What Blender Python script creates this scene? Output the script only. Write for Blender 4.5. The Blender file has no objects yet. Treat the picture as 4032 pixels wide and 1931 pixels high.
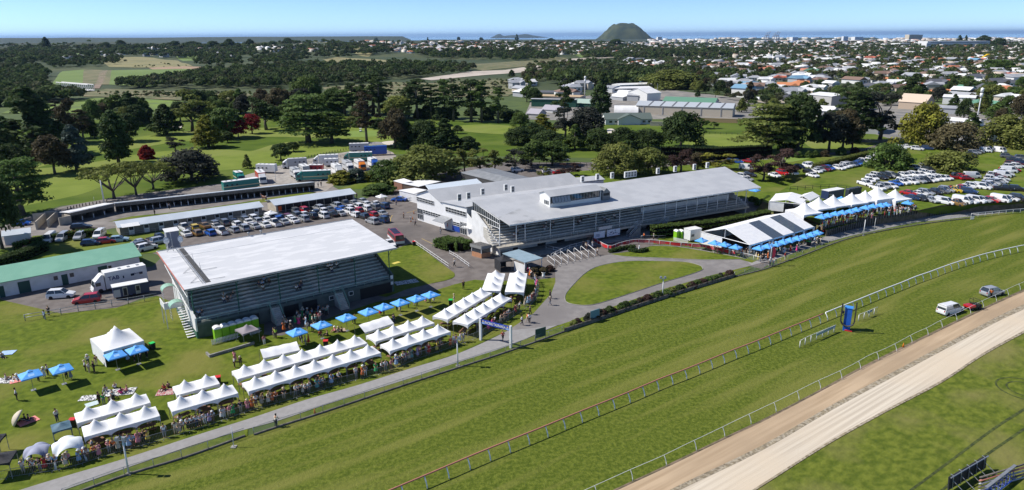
import bpy, bmesh, math, random
import numpy as np
from mathutils import Vector, Matrix, noise
from mathutils.geometry import tessellate_polygon
random.seed(7)
RNG = np.random.default_rng(11)
R = math.radians
SC = bpy.context.scene
COL = SC.collection
# ---------------------------------------------------------------- camera
F, CX, CY, HC = 2750., 2016., 965.5,46.
ROLL = math.atan(23 / 4032.)
PIT = math.atan((CY - 142) / F)
cam = bpy.data.cameras.new('camera'); cam_o = bpy.data.objects.new('camera', cam); COL.objects.link(cam_o)
cam.sensor_fit = 'HORIZONTAL'; cam.sensor_width = 36.; cam.lens = 36. * F / 4032.
cam.clip_start = 1.; cam.clip_end = 400000.
cam_o.matrix_world = Matrix.Translation((0,0, HC)) @ Matrix.Rotation(R(90) - PIT, 4, 'X') @ Matrix.Rotation(-ROLL, 4, 'Z')
SC.camera = cam_o
# ---------------------------------------------------------------- sky, sun, exposure
SUN_EL, SUN_AZ = R(47), R(176)          # direction TO the sun, angle from +X
world = bpy.data.worlds.new('World'); SC.world = world; world.use_nodes = True
wn = world.node_tree; wn.nodes.clear()
sky = wn.nodes.new('ShaderNodeTexSky'); sky.sky_type = 'NISHITA'; sky.sun_disc = False
sky.sun_elevation = SUN_EL; sky.sun_rotation = R(90) - SUN_AZ
sky.altitude = 3500; sky.air_density = 0.65; sky.dust_density = 0.0; sky.ozone_density = 5.0
bg = wn.nodes.new('ShaderNodeBackground'); bg.inputs[1].default_value = 0.125
wo = wn.nodes.new('ShaderNodeOutputWorld')
wn.links.new(sky.outputs[0], bg.inputs[0]); wn.links.new(bg.outputs[0], wo.inputs[0])
sl = bpy.data.lights.new('sun', 'SUN'); sl.energy = 4.3; sl.angle = R(0.53); sl.color = (1,.955,.89)
so = bpy.data.objects.new('sun', sl); COL.objects.link(so)
sd = Vector((math.cos(SUN_AZ) * math.cos(SUN_EL), math.sin(SUN_AZ) * math.cos(SUN_EL), math.sin(SUN_EL)))
so.rotation_euler = sd.to_track_quat('Z', 'Y').to_euler(); so.location = (0,0,200)
SC.view_settings.view_transform = 'Standard'; SC.view_settings.look = 'None'
SC.view_settings.gamma = 1; SC.view_settings.exposure = 0.5
SC.cycles.max_bounces = 6; SC.cycles.diffuse_bounces = 3; SC.cycles.glossy_bounces = 2
SC.cycles.transparent_max_bounces = 12; SC.cycles.volume_bounces = 0
# ---------------------------------------------------------------- photo pixel <-> world
def ray(px, py):
    u, v = (px - CX) / F, (py - CY) / F
    c, s = math.cos(ROLL), math.sin(ROLL)
    u2, v2 = u * c - v * s, u * s + v * c
    return (u2, math.cos(PIT) - math.sin(PIT) * v2,-(math.sin(PIT) + math.cos(PIT) * v2))
def G(px, py, z=0.):
    d = ray(px, py); t = (z - HC) / d[2]
    return Vector((d[0] * t, d[1] * t, z))
def proj(p):
    x, y, z = p[0], p[1], p[2] - HC
    f = y * math.cos(PIT) - z * math.sin(PIT); dn = -z * math.cos(PIT) - y * math.sin(PIT)
    u2, v2 = x / f, dn / f
    c, s = math.cos(ROLL), math.sin(ROLL)
    return ((u2 * c + v2 * s) * F + CX, (-u2 * s + v2 * c) * F + CY)
def sstep(a, b, x):
    t = min(1., max(0., (x - a) / (b - a))); return t * t * (3 - 2 * t)
SEA = -14.
def shore(x, y):     # distance where land falls to the sea
    k = x / max(y, 1.)
    r = 10500. if k > -.12 else 5200.
    if -.2 < k <= -.12: r = 5200 + (k + .2) / .08 * 5300
    if .28 < k < .52: r = 5600 if k < .5 else 5600 + (k - .5) / .02 * 4900
    return r
def H(x, y):
    if y < 650: return 0.
    e = sstep(650,1500, y)
    k = x / y
    left = 1 - sstep(-.1,.12, k)
    n = noise.noise(Vector((x / 420., y / 420., 3.1))) + .5 * noise.noise(Vector((x / 170., y / 170., 7.7)))
    h = e * (n * (6 + 7 * left) + 4 * left) + 17 * sstep(1400,2500, y) * (1 - sstep(3400,4800, y)) * (1 - sstep(.08,.22, k))
    r = math.hypot(x, y); s = shore(x, y)
    f = sstep(s * .82, s, r)
    h = h * (1 - f) + (SEA - 6) * f
    if s < 9000:
        b = sstep(s + 1700, s + 2300, r) if k > 0 else sstep(9800,10600, r)
        hh = 2. if k > 0 else 49 + 12 * noise.noise(Vector((x / 900., y / 900., 1)))
        end = 1 - sstep(10000,10800, r) if k > 0 else 1 - sstep(13500,15000, r)
        h = h + b * end * (hh - SEA + 6)
    return h
def T(px, py):
    z = 0.
    for _ in range(25):
        p = G(px, py, z); z = .5 * z + .5 * H(p.x, p.y)
    p = G(px, py, z); p.z = H(p.x, p.y); return p
def hgt(b, ty):       # height of something standing at b whose top shows at photo row ty
    lo, hi = 0., 90.
    for _ in range(40):
        m = (lo + hi) / 2
        if proj((b[0], b[1], b[2] + m))[1] > ty: lo = m
        else: hi = m
    return m
def ppm(p):           # photo pixels per metre across at p
    return F / (p[1] * math.cos(PIT) + (HC - p[2]) * math.sin(PIT))
# ---------------------------------------------------------------- materials
MATS = {}
def M(name, c, c2=None, scale=1., rough=.7, metal=0., bump=0., stretch=(1,1,1), detail=4., rand=0., rot=0., c3=None, scale3=.05, st3=False, lo=.4, hi=.6, spec=.4, coat=0., alpha=1., trans=0., emis=None, coord='Object', wave=None, attr=None):
    if name in MATS: return MATS[name]
    m = bpy.data.materials.new(name); m.use_nodes = True; t = m.node_tree; b = t.nodes['Principled BSDF']
    b.inputs['Roughness'].default_value = rough; b.inputs['Metallic'].default_value = metal
    b.inputs['Specular IOR Level'].default_value = spec
    if coat: b.inputs['Coat Weight'].default_value = coat; b.inputs['Coat Roughness'].default_value = .08
    b.inputs['Base Color'].default_value = (*c, 1)
    L = t.links.new; src = None
    if c2 or bump or c3:
        tc = t.nodes.new('ShaderNodeTexCoord'); mp = t.nodes.new('ShaderNodeMapping')
        mp.inputs['Scale'].default_value = stretch; mp.inputs['Rotation'].default_value = (0,0, rot)
        if rot:   # rotate first, then stretch
            mp.inputs['Scale'].default_value = (1,1,1)
            mp2 = t.nodes.new('ShaderNodeMapping'); mp2.inputs['Scale'].default_value = stretch
            L(tc.outputs[coord], mp.inputs[0]); L(mp.outputs[0], mp2.inputs[0]); vec = mp2.outputs[0]
        else:
            L(tc.outputs[coord], mp.inputs[0]); vec = mp.outputs[0]
        nz = t.nodes.new('ShaderNodeTexNoise'); nz.inputs['Scale'].default_value = scale; nz.inputs['Detail'].default_value = detail
        L(vec, nz.inputs['Vector'])
        if c2:
            mr = t.nodes.new('ShaderNodeMapRange'); mr.inputs[1].default_value = lo; mr.inputs[2].default_value = hi
            L(nz.outputs[0], mr.inputs[0])
            mx = t.nodes.new('ShaderNodeMix'); mx.data_type = 'RGBA'
            mx.inputs[6].default_value = (*c, 1); mx.inputs[7].default_value = (*c2,1)
            L(mr.outputs[0], mx.inputs[0]); src = mx.outputs[2]
        if c3:
            n3 = t.nodes.new('ShaderNodeTexNoise'); n3.inputs['Scale'].default_value = scale3; n3.inputs['Detail'].default_value = 3
            L(vec if (rot and st3) else tc.outputs[coord], n3.inputs['Vector'])
            m3 = t.nodes.new('ShaderNodeMapRange'); m3.inputs[1].default_value = .48; m3.inputs[2].default_value = .68
            L(n3.outputs[0], m3.inputs[0])
            x3 = t.nodes.new('ShaderNodeMix'); x3.data_type = 'RGBA'; L(m3.outputs[0], x3.inputs[0])
            if src: L(src, x3.inputs[6])
            else: x3.inputs[6].default_value = (*c, 1)
            x3.inputs[7].default_value = (*c3,1); src = x3.outputs[2]
        if bump:
            bp = t.nodes.new('ShaderNodeBump'); bp.inputs['Strength'].default_value = bump; bp.inputs['Distance'].default_value = .2
            L(nz.outputs[0], bp.inputs['Height']); L(bp.outputs[0], b.inputs['Normal'])
    if wave:     # (scale, axis, colour, amount) regular ribs
        tc2 = t.nodes.new('ShaderNodeTexCoord'); w = t.nodes.new('ShaderNodeTexWave')
        w.bands_direction = wave[1]; w.inputs['Scale'].default_value = wave[0]
        L(tc2.outputs['Object'], w.inputs[0])
        mxw = t.nodes.new('ShaderNodeMix'); mxw.data_type = 'RGBA'
        mw = t.nodes.new('ShaderNodeMath'); mw.operation = 'MULTIPLY'; mw.inputs[1].default_value = wave[3]
        L(w.outputs[1], mw.inputs[0]); L(mw.outputs[0], mxw.inputs[0])
        if src: L(src, mxw.inputs[6])
        else: mxw.inputs[6].default_value = (*c, 1)
        mxw.inputs[7].default_value = (*wave[2], 1); src = mxw.outputs[2]
    if attr:     # per-face tint stored on the mesh (leaf to leaf, house to house)
        at = t.nodes.new('ShaderNodeAttribute'); at.attribute_name = attr
        ma = t.nodes.new('ShaderNodeMix'); ma.data_type = 'RGBA'; ma.blend_type = 'MULTIPLY'; ma.inputs[0].default_value = 1
        if src: L(src, ma.inputs[6])
        else: ma.inputs[6].default_value = (*c, 1)
        L(at.outputs['Color'], ma.inputs[7]); src = ma.outputs[2]
    if rand:
        oi = t.nodes.new('ShaderNodeObjectInfo'); mr2 = t.nodes.new('ShaderNodeMapRange')
        mr2.inputs[3].default_value = 1 - rand; mr2.inputs[4].default_value = 1 + rand
        L(oi.outputs['Random'], mr2.inputs[0])
        hs = t.nodes.new('ShaderNodeHueSaturation')
        if src: L(src, hs.inputs['Color'])
        else: hs.inputs['Color'].default_value = (*c, 1)
        L(mr2.outputs[0], hs.inputs['Value'])
        mr3 = t.nodes.new('ShaderNodeMapRange'); mr3.inputs[3].default_value = .5 - rand * .07; mr3.inputs[4].default_value = .5 + rand * .05
        mo = t.nodes.new('ShaderNodeMath'); mo.operation = 'FRACT'; mq = t.nodes.new('ShaderNodeMath'); mq.operation = 'MULTIPLY'; mq.inputs[1].default_value = 7.3
        L(oi.outputs['Random'], mq.inputs[0]); L(mq.outputs[0], mo.inputs[0]); L(mo.outputs[0], mr3.inputs[0]); L(mr3.outputs[0], hs.inputs['Hue'])
        src = hs.outputs[0]
    if src: L(src, b.inputs['Base Color'])
    if trans:
        tb = t.nodes.new('ShaderNodeBsdfTranslucent'); ms = t.nodes.new('ShaderNodeMixShader'); ms.inputs[0].default_value = trans; L(src, tb.inputs[0]); L(b.outputs[0], ms.inputs[1]); L(tb.outputs[0], ms.inputs[2]); L(ms.outputs[0], t.nodes['Material Output'].inputs[0])
    if alpha < 1: b.inputs['Alpha'].default_value = alpha
    MATS[name] = m; return m
# ---------------------------------------------------------------- mesh builder
class MB:
    def __init__(s): s.v = []; s.f = []; s.mi = []; s.smooth = []
    def add(s, vs, fs, mi=0, sm=False):
        o = len(s.v); s.v += [tuple(p) for p in vs]
        for f in fs: s.f.append(tuple(i + o for i in f)); s.mi.append(mi); s.smooth.append(sm)
        return s
    def quad(s, a, b, c, d, mi=0): return s.add([a, b, c, d], [(0,1,2,3)], mi)
    def box(s, c, d, mi=0, rz=0., top=None):
        x, y, z = d[0] / 2, d[1] / 2, d[2] / 2; t = top or (1,1)
        P = [(-x, -y, -z),(x, -y, -z),(x, y, -z),(-x, y, -z),(-x * t[0], -y * t[1], z),(x * t[0], -y * t[1], z),(x * t[0], y * t[1], z),(-x * t[0], y * t[1], z)]
        cs, sn = math.cos(rz), math.sin(rz)
        P = [(c[0] + p[0] * cs - p[1] * sn, c[1] + p[0] * sn + p[1] * cs, c[2] + p[2]) for p in P]
        return s.add(P, [(3,2,1,0),(4,5,6,7),(0,1,5,4),(1,2,6,5),(2,3,7,6),(3,0,4,7)], mi)
    def b2(s, x0, x1, y0, y1, z0, z1, mi=0): return s.box(((x0 + x1) / 2,(y0 + y1) / 2,(z0 + z1) / 2),(abs(x1 - x0), abs(y1 - y0), abs(z1 - z0)), mi)
    def hexa(s, b, t, mi=0):   # 4 bottom + 4 top points (ccw from above)
        return s.add(list(b) + list(t), [(3,2,1,0),(4,5,6,7),(0,1,5,4),(1,2,6,5),(2,3,7,6),(3,0,4,7)], mi)
    def slab(s, q, th, mi=0):  # quad thickened downward
        return s.hexa([(p[0], p[1], p[2] - th) for p in q], q, mi)
    def prism(s, poly, z0, z1, mi=0):
        n = len(poly); a = sum(poly[i][0] * poly[(i + 1) % n][1] - poly[(i + 1) % n][0] * poly[i][1] for i in range(n))
        if a < 0: poly = poly[::-1]
        vs = [(p[0], p[1], z0) for p in poly] + [(p[0], p[1], z1) for p in poly]
        return s.add(vs, [tuple(range(n))[::-1], tuple(range(n, 2 * n))] + [(i, (i + 1) % n, n + (i + 1) % n, n + i) for i in range(n)], mi)
    def tube(s, pts, r, n=6, mi=0, cap=True):
        pts = [Vector(p) for p in pts]; rs = r if isinstance(r, (list, tuple)) else [r] * len(pts)
        vs = []; fs = []
        for i, p in enumerate(pts):
            d = (pts[min(i + 1, len(pts) - 1)] - pts[max(i - 1,0)]).normalized()
            u = d.orthogonal().normalized() if abs(d.z) > .95 else d.cross(Vector((0,0,1))).normalized(); w = d.cross(u)
            for k in range(n):
                a = 2 * math.pi * k / n; vs.append(p + (u * math.cos(a) + w * math.sin(a)) * rs[i])
        for i in range(len(pts) - 1):
            for k in range(n): fs.append((i * n + k, i * n + (k + 1) % n, (i + 1) * n + (k + 1) % n, (i + 1) * n + k))
        if cap: fs += [tuple(range(n))[::-1], tuple(range(len(vs) - n, len(vs)))]
        return s.add(vs, fs, mi, n > 5)
    def lathe(s, prof, c=(0,0,0), n=12, mi=0):
        vs = [(c[0] + r * math.cos(2 * math.pi * k / n), c[1] + r * math.sin(2 * math.pi * k / n), c[2] + z) for r, z in prof for k in range(n)]
        fs = [(i * n + k, i * n + (k + 1) % n, (i + 1) * n + (k + 1) % n, (i + 1) * n + k) for i in range(len(prof) - 1) for k in range(n)]
        fs += [tuple(range(n))[::-1], tuple(range(len(vs) - n, len(vs)))]
        return s.add(vs, fs, mi, True)
    def build(s, name, mats, parent=None, loc=None):
        me = bpy.data.meshes.new(name); me.from_pydata(s.v, [], s.f)
        for m in (mats if isinstance(mats, (list, tuple)) else [mats]): me.materials.append(m)
        me.polygons.foreach_set('material_index', s.mi); me.polygons.foreach_set('use_smooth', s.smooth); me.update()
        o = bpy.data.objects.new(name, me); COL.objects.link(o)
        if parent: o.parent = parent
        if loc: o.location = loc
        return o
def npmesh(name, v, f, mat, parent=None, tint=None, smooth=False):
    me = bpy.data.meshes.new(name); k = f.shape[1]
    me.vertices.add(len(v)); me.vertices.foreach_set('co', v.astype(np.float32).ravel())
    me.loops.add(f.size); me.loops.foreach_set('vertex_index', f.astype(np.int32).ravel())
    me.polygons.add(len(f)); me.polygons.foreach_set('loop_start', np.arange(0, f.size, k, dtype=np.int32))
    me.polygons.foreach_set('loop_total', np.full(len(f), k, np.int32))
    me.update(calc_edges=True)
    if tint is not None:
        a = me.color_attributes.new('tint', 'FLOAT_COLOR', 'CORNER')
        t = np.ones((len(f), k, 4), np.float32); t[:, :, :3] = (tint[:, None, None] if tint.ndim == 1 else tint[:, None, :])
        a.data.foreach_set('color', t.ravel())
    if smooth: me.polygons.foreach_set('use_smooth', np.ones(len(f), bool))
    for m in (mat if isinstance(mat, (list, tuple)) else [mat]): me.materials.append(m)
    o = bpy.data.objects.new(name, me); COL.objects.link(o)
    if parent: o.parent = parent
    return o
# ---------------------------------------------------------------- things
REG = []
def tag(o, label=None, cat=None, group=None, kind=None):
    if label: o['label'] = label
    if cat: o['category'] = cat
    if group: o['group'] = group
    if kind: o['kind'] = kind
    return o
def thing(name, loc, rz=0., label='', cat='', group=None):
    o = bpy.data.objects.new(name, None); o.empty_display_size = .3; COL.objects.link(o)
    o.location = loc; o.rotation_euler = (0,0, rz)
    return reg(o, label, cat, group)
def reg(o, label, cat, group=None):
    tag(o, label, cat, group); REG.append(o); return o
def copytree(o, loc=None, rz=None, parent=None, sc=None):
    c = o.copy(); COL.objects.link(c)
    if parent: c.parent = parent
    for ch in o.children: copytree(ch, parent=c)
    if loc is not None: c.location = loc
    if rz is not None: c.rotation_euler = (0,0, rz)
    if sc is not None: c.scale = sc
    return c
def setmat(o, idx, m):
    s = o.material_slots[idx]; s.link = 'OBJECT'; s.material = m
class Fr:      # local frame of a building: a along the front, n away from the viewer
    def __init__(s, o, ang): s.o = Vector((o[0], o[1], 0)); s.ang = ang; s.c = math.cos(ang); s.s = math.sin(ang)
    def loc(s, px, py, z=0.):
        p = G(px, py, z) - s.o; return (p.x * s.c + p.y * s.s, -p.x * s.s + p.y * s.c)
    def w(s, a, n, z=0.): return Vector((s.o.x + a * s.c - n * s.s, s.o.y + a * s.s + n * s.c, z))
    def zat(s, px, py, n=0.):   # height at which the sight line crosses the vertical plane n
        lo, hi = -2., 40.
        for _ in range(50):
            m = (lo + hi) / 2
            if s.loc(px, py, m)[1] > n: lo = m
            else: hi = m
        return m
def catmull(pts, k=6, closed=True):
    n = len(pts); out = []
    for i in range(n if closed else n - 1):
        p = [pts[(i + j) % n] if closed else pts[min(max(i + j, 0), n - 1)] for j in (-1,0,1,2)]
        for q in range(k):
            t = q / k
            out.append(tuple(.5 * (2 * p[1][d] + (-p[0][d] + p[2][d]) * t + (2 * p[0][d] - 5 * p[1][d] + 4 * p[2][d] - p[3][d]) * t * t + (-p[0][d] + 3 * p[1][d] - 3 * p[2][d] + p[3][d]) * t ** 3) for d in range(len(p[0]))))
    if not closed: out.append(tuple(pts[-1]))
    return out
def patch(name, pts, z, mat, smooth=False, k=6):     # a ground sheet whose outline is given in photo pixels
    P = [G(*p, z) for p in (catmull(pts, k) if smooth else pts)]
    tri = tessellate_polygon([P]); mb = MB()
    fs = []
    for t in tri:
        a, b, c = (P[i] for i in t)
        fs.append(t if (b - a).cross(c - a).z > 0 else (t[0], t[2], t[1]))
    mb.add(P, fs)
    o = mb.build(name, mat); o['kind'] = 'structure'; return o
def drape(name, pts, off, mat, cuts=5):
    P = [T(*p) for p in pts]; bm = bmesh.new()
    vs = [bm.verts.new(p) for p in P]; f = bm.faces.new(vs); bmesh.ops.triangulate(bm, faces=[f])
    for _ in range(cuts):
        bmesh.ops.subdivide_edges(bm, edges=[e for e in bm.edges if e.calc_length() > 25], cuts=1, use_grid_fill=True)
        bmesh.ops.triangulate(bm, faces=bm.faces[:])
    for v in bm.verts: v.co.z = H(v.co.x, v.co.y) + off
    for f in bm.faces:
        if f.normal.z < 0: f.normal_flip()
    me = bpy.data.meshes.new(name); bm.normal_update()
    bmesh.ops.recalc_face_normals(bm, faces=bm.faces); bm.to_mesh(me); bm.free(); me.materials.append(mat)
    o = bpy.data.objects.new(name, me); COL.objects.link(o); o['kind'] = 'structure'; return o
def resample(pts, step):
    out = []; acc = 0.; out.append(pts[0].copy())
    for a, b in zip(pts, pts[1:]):
        L = (b - a).length
        if L < 1e-6: continue
        d = step - acc
        while d <= L: out.append(a.lerp(b, d / L)); d += step
        acc = L - (d - step)
    return out
def pxline(pts, z=0., smooth=True, k=5): return [G(*p, z) for p in (catmull(pts, k, False) if smooth else pts)]
def pip(x, y, poly):
    ins = False; n = len(poly)
    for i in range(n):
        x1, y1 = poly[i]; x2, y2 = poly[(i + 1) % n]
        if (y1 > y) != (y2 > y) and x < (x2 - x1) * (y - y1) / (y2 - y1) + x1: ins = not ins
    return ins
def textpart(s, name, size, m, parent, mat4, ext=.01, align='CENTER', bold=0.):
    cu = bpy.data.curves.new(name, 'FONT'); cu.body = s; cu.size = size; cu.extrude = ext; cu.align_x = align; cu.align_y = 'CENTER'; cu.offset = bold
    o = bpy.data.objects.new(name, cu); COL.objects.link(o)
    dg = bpy.context.evaluated_depsgraph_get(); me = bpy.data.meshes.new_from_object(o.evaluated_get(dg))
    bpy.data.objects.remove(o); me.materials.clear(); me.materials.append(m)
    o = bpy.data.objects.new(name, me); COL.objects.link(o); o.parent = parent; o.matrix_local = mat4
    return o
def facing(loc, xdir, up=(0,0,1)):    # matrix: text runs along xdir, stands up
    x = Vector(xdir).normalized(); u = Vector(up).normalized(); n = x.cross(u).normalized(); u = n.cross(x)
    m = Matrix((x, u, n)).transposed().to_4x4(); m.translation = Vector(loc); return m
# common materials
WHITE = M('white_paint', (.74,.74,.73),(.66,.66,.65),.6,.5)
WHITEM = M('white_fabric', (.76,.76,.75),(.7,.705,.715),1.2,.75)
GREYM = M('galvanised_metal', (.36,.37,.38),(.28,.29,.3),3., .45,.5)
DARK = M('dark_opening', (.012,.013,.016), rough=.6)
GLASS = M('window_glass', (.03,.04,.05), rough=.06, spec=.8)
TIMBER = M('dark_timber', (.05,.042,.034),(.09,.075,.055),2., .85)
BLACK = M('black_cloth', (.018,.019,.022),(.03,.03,.034),3., .8)
CONC = M('concrete', (.3,.29,.27),(.22,.215,.2),.8,.85, bump=.1)
RUBBER = M('tyre_rubber', (.016,.016,.017), rough=.8)
RED = M('red_cloth', (.55,.025,.03), rough=.6)
BLUE = M('blue_cloth', (.09,.34,.8),(.11,.4,.85),2., .6)
# ================================================================ ground, water, far land
def ground_sheet():
    ys = [-250,-120,-40,0,20] + [20 + 12 * i for i in range(1,54)]
    while ys[-1] < 17000: ys.append(ys[-1] + max(12, ys[-1] * .022))
    nx = 150; V = []; fs = []
    for y in ys:
        w = abs(y) * .95 + 160
        for i in range(nx):
            x = (i / (nx - 1) * 2 - 1) * w; V.append((x, y, H(x, y)))
    for j in range(len(ys) - 1):
        for i in range(nx - 1):
            a = j * nx + i; fs.append((a, a + 1, a + nx + 1, a + nx))
    m = M('land', (.055,.085,.018),(.075,.11,.022),.09,.95, detail=6, bump=.15)
    t = m.node_tree; b = t.nodes['Principled BSDF']; src = b.inputs['Base Color'].links[0].from_socket
    L = t.links.new; ge = t.nodes.new('ShaderNodeNewGeometry'); sx = t.nodes.new('ShaderNodeSeparateXYZ'); L(ge.outputs['Position'], sx.inputs[0])
    def rng(a, c):
        q = t.nodes.new('ShaderNodeMapRange'); q.inputs[1].default_value = a; q.inputs[2].default_value = c; L(sx.outputs[1], q.inputs[0]); return q.outputs[0]
    def mixc(f, a, c):
        q = t.nodes.new('ShaderNodeMix'); q.data_type = 'RGBA'; L(f, q.inputs[0])
        if isinstance(a, tuple): q.inputs[6].default_value = (*a, 1)
        else: L(a, q.inputs[6])
        if isinstance(c, tuple): q.inputs[7].default_value = (*c, 1)
        else: L(c, q.inputs[7])
        return q.outputs[2]
    n1 = t.nodes.new('ShaderNodeTexNoise'); n1.inputs['Scale'].default_value = .006; n1.inputs['Detail'].default_value = 8; L(ge.outputs['Position'], n1.inputs[0])
    r1 = t.nodes.new('ShaderNodeMapRange'); r1.inputs[1].default_value = .42; r1.inputs[2].default_value = .6; L(n1.outputs[0], r1.inputs[0])
    n2 = t.nodes.new('ShaderNodeTexNoise'); n2.inputs['Scale'].default_value = .03; n2.inputs['Detail'].default_value = 6; L(ge.outputs['Position'], n2.inputs[0])
    r2 = t.nodes.new('ShaderNodeMapRange'); r2.inputs[1].default_value = .4; r2.inputs[2].default_value = .62; L(n2.outputs[0], r2.inputs[0])
    mid = mixc(r2.outputs[0], mixc(r1.outputs[0], (.03,.05,.016),(.075,.085,.03)),(.04,.06,.02))
    far = mixc(r2.outputs[0], (.028,.045,.02),(.05,.06,.035))
    c = mixc(rng(520,640), src, mid); c = mixc(rng(1500,2600), c, far); L(c, b.inputs['Base Color'])
    mb = MB(); mb.add(V, fs, 0, True); o = mb.build('ground', m); o['kind'] = 'structure'
ground_sheet()
WATER = M('sea_water', (.006,.035,.11), rough=.12, bump=.05, scale=.02, spec=.5)
mb = MB(); Rw = 150000
mb.quad((-Rw, 3500, SEA),(Rw, 3500, SEA),(Rw, Rw, SEA),(-Rw, Rw, SEA)); mb.build('sea', WATER)['kind'] = 'structure'
# the volcanic cone by the harbour, the islands and the low dark coast
def landmark(name, prof, dist, depth, mat, label):   # prof: photo outline (x, y) of the skyline, west to east
    V = []; n = len(prof) * 4 - 3; pr = catmull(prof, 4, False); nd = 18
    hz0 = lambda px: 153 - 23 * px / 4032.
    for j in range(nd):
        q = j / (nd - 1) * 2 - 1; s = (1 - q * q) ** .62
        for i, (px, py) in enumerate(pr):
            x = (px - CX) / F * dist; h = max(0,(hz0(px) - py) / F * dist / math.cos(PIT) ** 0 + HC - SEA)
            fr = i / (len(pr) - 1) * 2 - 1
            z = SEA - 3 + h * s * (1 + .06 * noise.noise(Vector((i * .35, j * .5,2)))) * (1 - .12 * abs(noise.noise(Vector((i * .8, q * 3,5)))))
            V.append((x + noise.noise(Vector((i * .4, j * .4,9))) * depth * .02, dist + q * depth * (1 - .5 * fr * fr), z))
    m = len(pr); fs = [(j * m + i, j * m + i + 1,(j + 1) * m + i + 1,(j + 1) * m + i) for j in range(nd - 1) for i in range(m - 1)]
    mb = MB(); mb.add(V, fs, 0, True); o = mb.build(name, mat); o['kind'] = 'structure'; return o
landmark('mount', [(2330,160),(2345,148),(2356,141),(2372,124),(2381,118),(2390,107),(2401,99),(2420,95),(2455,93.5),(2475,95),(2487,101),(2500,111),(2513,122),(2524,132),(2532,141),(2542,146),(2556,152),(2570,160)],
         9500,420, M('hill_bush', (.02,.032,.014),(.04,.052,.022),.012,.95, bump=.6, detail=8, c3=(.075,.085,.035), scale3=.004), '')
landmark('island', [(1925,158),(1938,150),(1955,141),(1972,134),(1990,141),(2010,139),(2040,138),(2069,134),(2100,139),(2135,144),(2165,149),(2185,158)], 23000,1400, M('far_island', (.03,.04,.025), rough=1), '')
landmark('island', [(1395,158),(1408,152),(1421,145),(1430,149),(1445,158)], 21000,500, MATS['far_island'], '')
landmark('island', [(-40,158),(0,148),(20,149),(60,157)], 12600,500, MATS['far_island'], '')
# ---------------------------------------------------------------- racecourse ground sheets
TD = R(36.5)    # direction of the straight
def grass(name, c1, c2, c3=None, sc=.55, stretch=(1,1,1), rot=0, s3=.05, bump=.5, lo=.36, hi=.64): return M(name, c1, c2, sc, .95, bump=bump, stretch=stretch, rot=rot, detail=9, c3=c3, scale3=s3, lo=lo, hi=hi, spec=.1)
TURF = M('turf', (.066,.094,.010),(.138,.166,.024),1.9,.95, bump=.9, stretch=(.12,1.3,1), rot=-TD, detail=5, c3=(.165,.172,.038), scale3=.25, st3=True, lo=.42, hi=.6, spec=.1)
for n_ in TURF.node_tree.nodes:
    if n_.type == 'TEX_NOISE' and n_.inputs['Scale'].default_value > 1: TURF.node_tree.links.remove(n_.inputs['Vector'].links[0]); TURF.node_tree.links.new(next(q for q in TURF.node_tree.nodes if q.type == 'TEX_COORD').outputs['Object'], n_.inputs['Vector']); n_.inputs['Roughness'].default_value = .75
LAWN = grass('lawn_grass', (.074,.106,.011),(.125,.16,.018),(.165,.165,.038),.9, s3=.09, bump=.8)
PARKG = grass('parking_grass', (.075,.115,.012),(.12,.165,.02),(.155,.165,.04),.35, s3=.06)
INFG = grass('infield_grass', (.07,.098,.012),(.14,.165,.024),(.17,.165,.05),1.1,(.7,1,1),-TD, .1,1.)
GOLF = grass('fairway_grass', (.14,.185,.03),(.175,.22,.04),(.2,.22,.065),.12, s3=.02, bump=.1)
ROUGH = grass('rough_grass', (.06,.1,.012),(.09,.135,.016),(.12,.155,.03),.1, s3=.03, bump=.3)
GREENP = grass('putting_grass', (.16,.23,.05),(.18,.25,.06), sc=.2, bump=0)
PATHM = M('concrete_path', (.26,.252,.246),(.29,.282,.276),1.4,.9, detail=10, c3=(.235,.225,.218), scale3=.12, spec=.2)
ASPH = M('asphalt', (.135,.118,.108),(.175,.155,.143),.5,.92, detail=9, c3=(.115,.103,.097), scale3=.06, spec=.2)
GRAV = M('gravel', (.36,.335,.3),(.26,.24,.215),.6,.95, detail=9, c3=(.3,.25,.2), scale3=.08)
DIRT = M('tan_dirt', (.36,.26,.16),(.47,.35,.225),.8,.95, stretch=(.08,1.6,1), rot=-TD, detail=8, c3=(.34,.25,.16), scale3=.05, bump=.2)
SAND = M('pale_sand', (.47,.405,.315),(.6,.53,.42),1.1,.95, stretch=(.03,2.2,1), rot=-TD, detail=8, c3=(.56,.47,.35), scale3=.05, bump=.25)
VERGE = M('weedy_verge', (.36,.31,.23),(.16,.13,.085),2.2,.95, detail=12, bump=.6, c3=(.27,.22,.14), scale3=1.1, lo=.42, hi=.6)
BARE = M('bare_soil', (.2,.145,.1),(.12,.1,.055),.8,.95, detail=8)
FENCE_TRACK = [(200,1980),(336,1931),(506,1871),(729,1804),(972,1717),(1093,1682),(1284,1621),(1608,1512),(1810,1447),(2000,1385),(2223,1306),(2506,1213),(2700,1150),(2891,1090),(3000,1063),(3061,1042),(3154,1008),(3356,935),(3608,886),(3822,858),(4032,840),(4250,832)]
DIRT_UP = [(2150,2060),(2421,1931),(2608,1844),(2851,1727),(3000,1658),(3227,1540),(3385,1453),(3608,1343),(3810,1246),(4032,1144),(4300,1040)]
MIDL = [(2460,2040),(2664,1931),(3000,1769),(3284,1605),(3608,1431),(3912,1270),(4032,1213),(4300,1090)]
SAND_DN = [(2700,2090),(2960,1935),(3251,1751),(3490,1617),(3705,1504),(3863,1400),(4032,1307),(4300,1170)]
def band(name, up, dn, z, mat): return patch(name, catmull(up, 4, False) + catmull(dn, 4, False)[::-1], z, mat)
band('race_track', FENCE_TRACK, DIRT_UP, .03, TURF)
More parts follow.
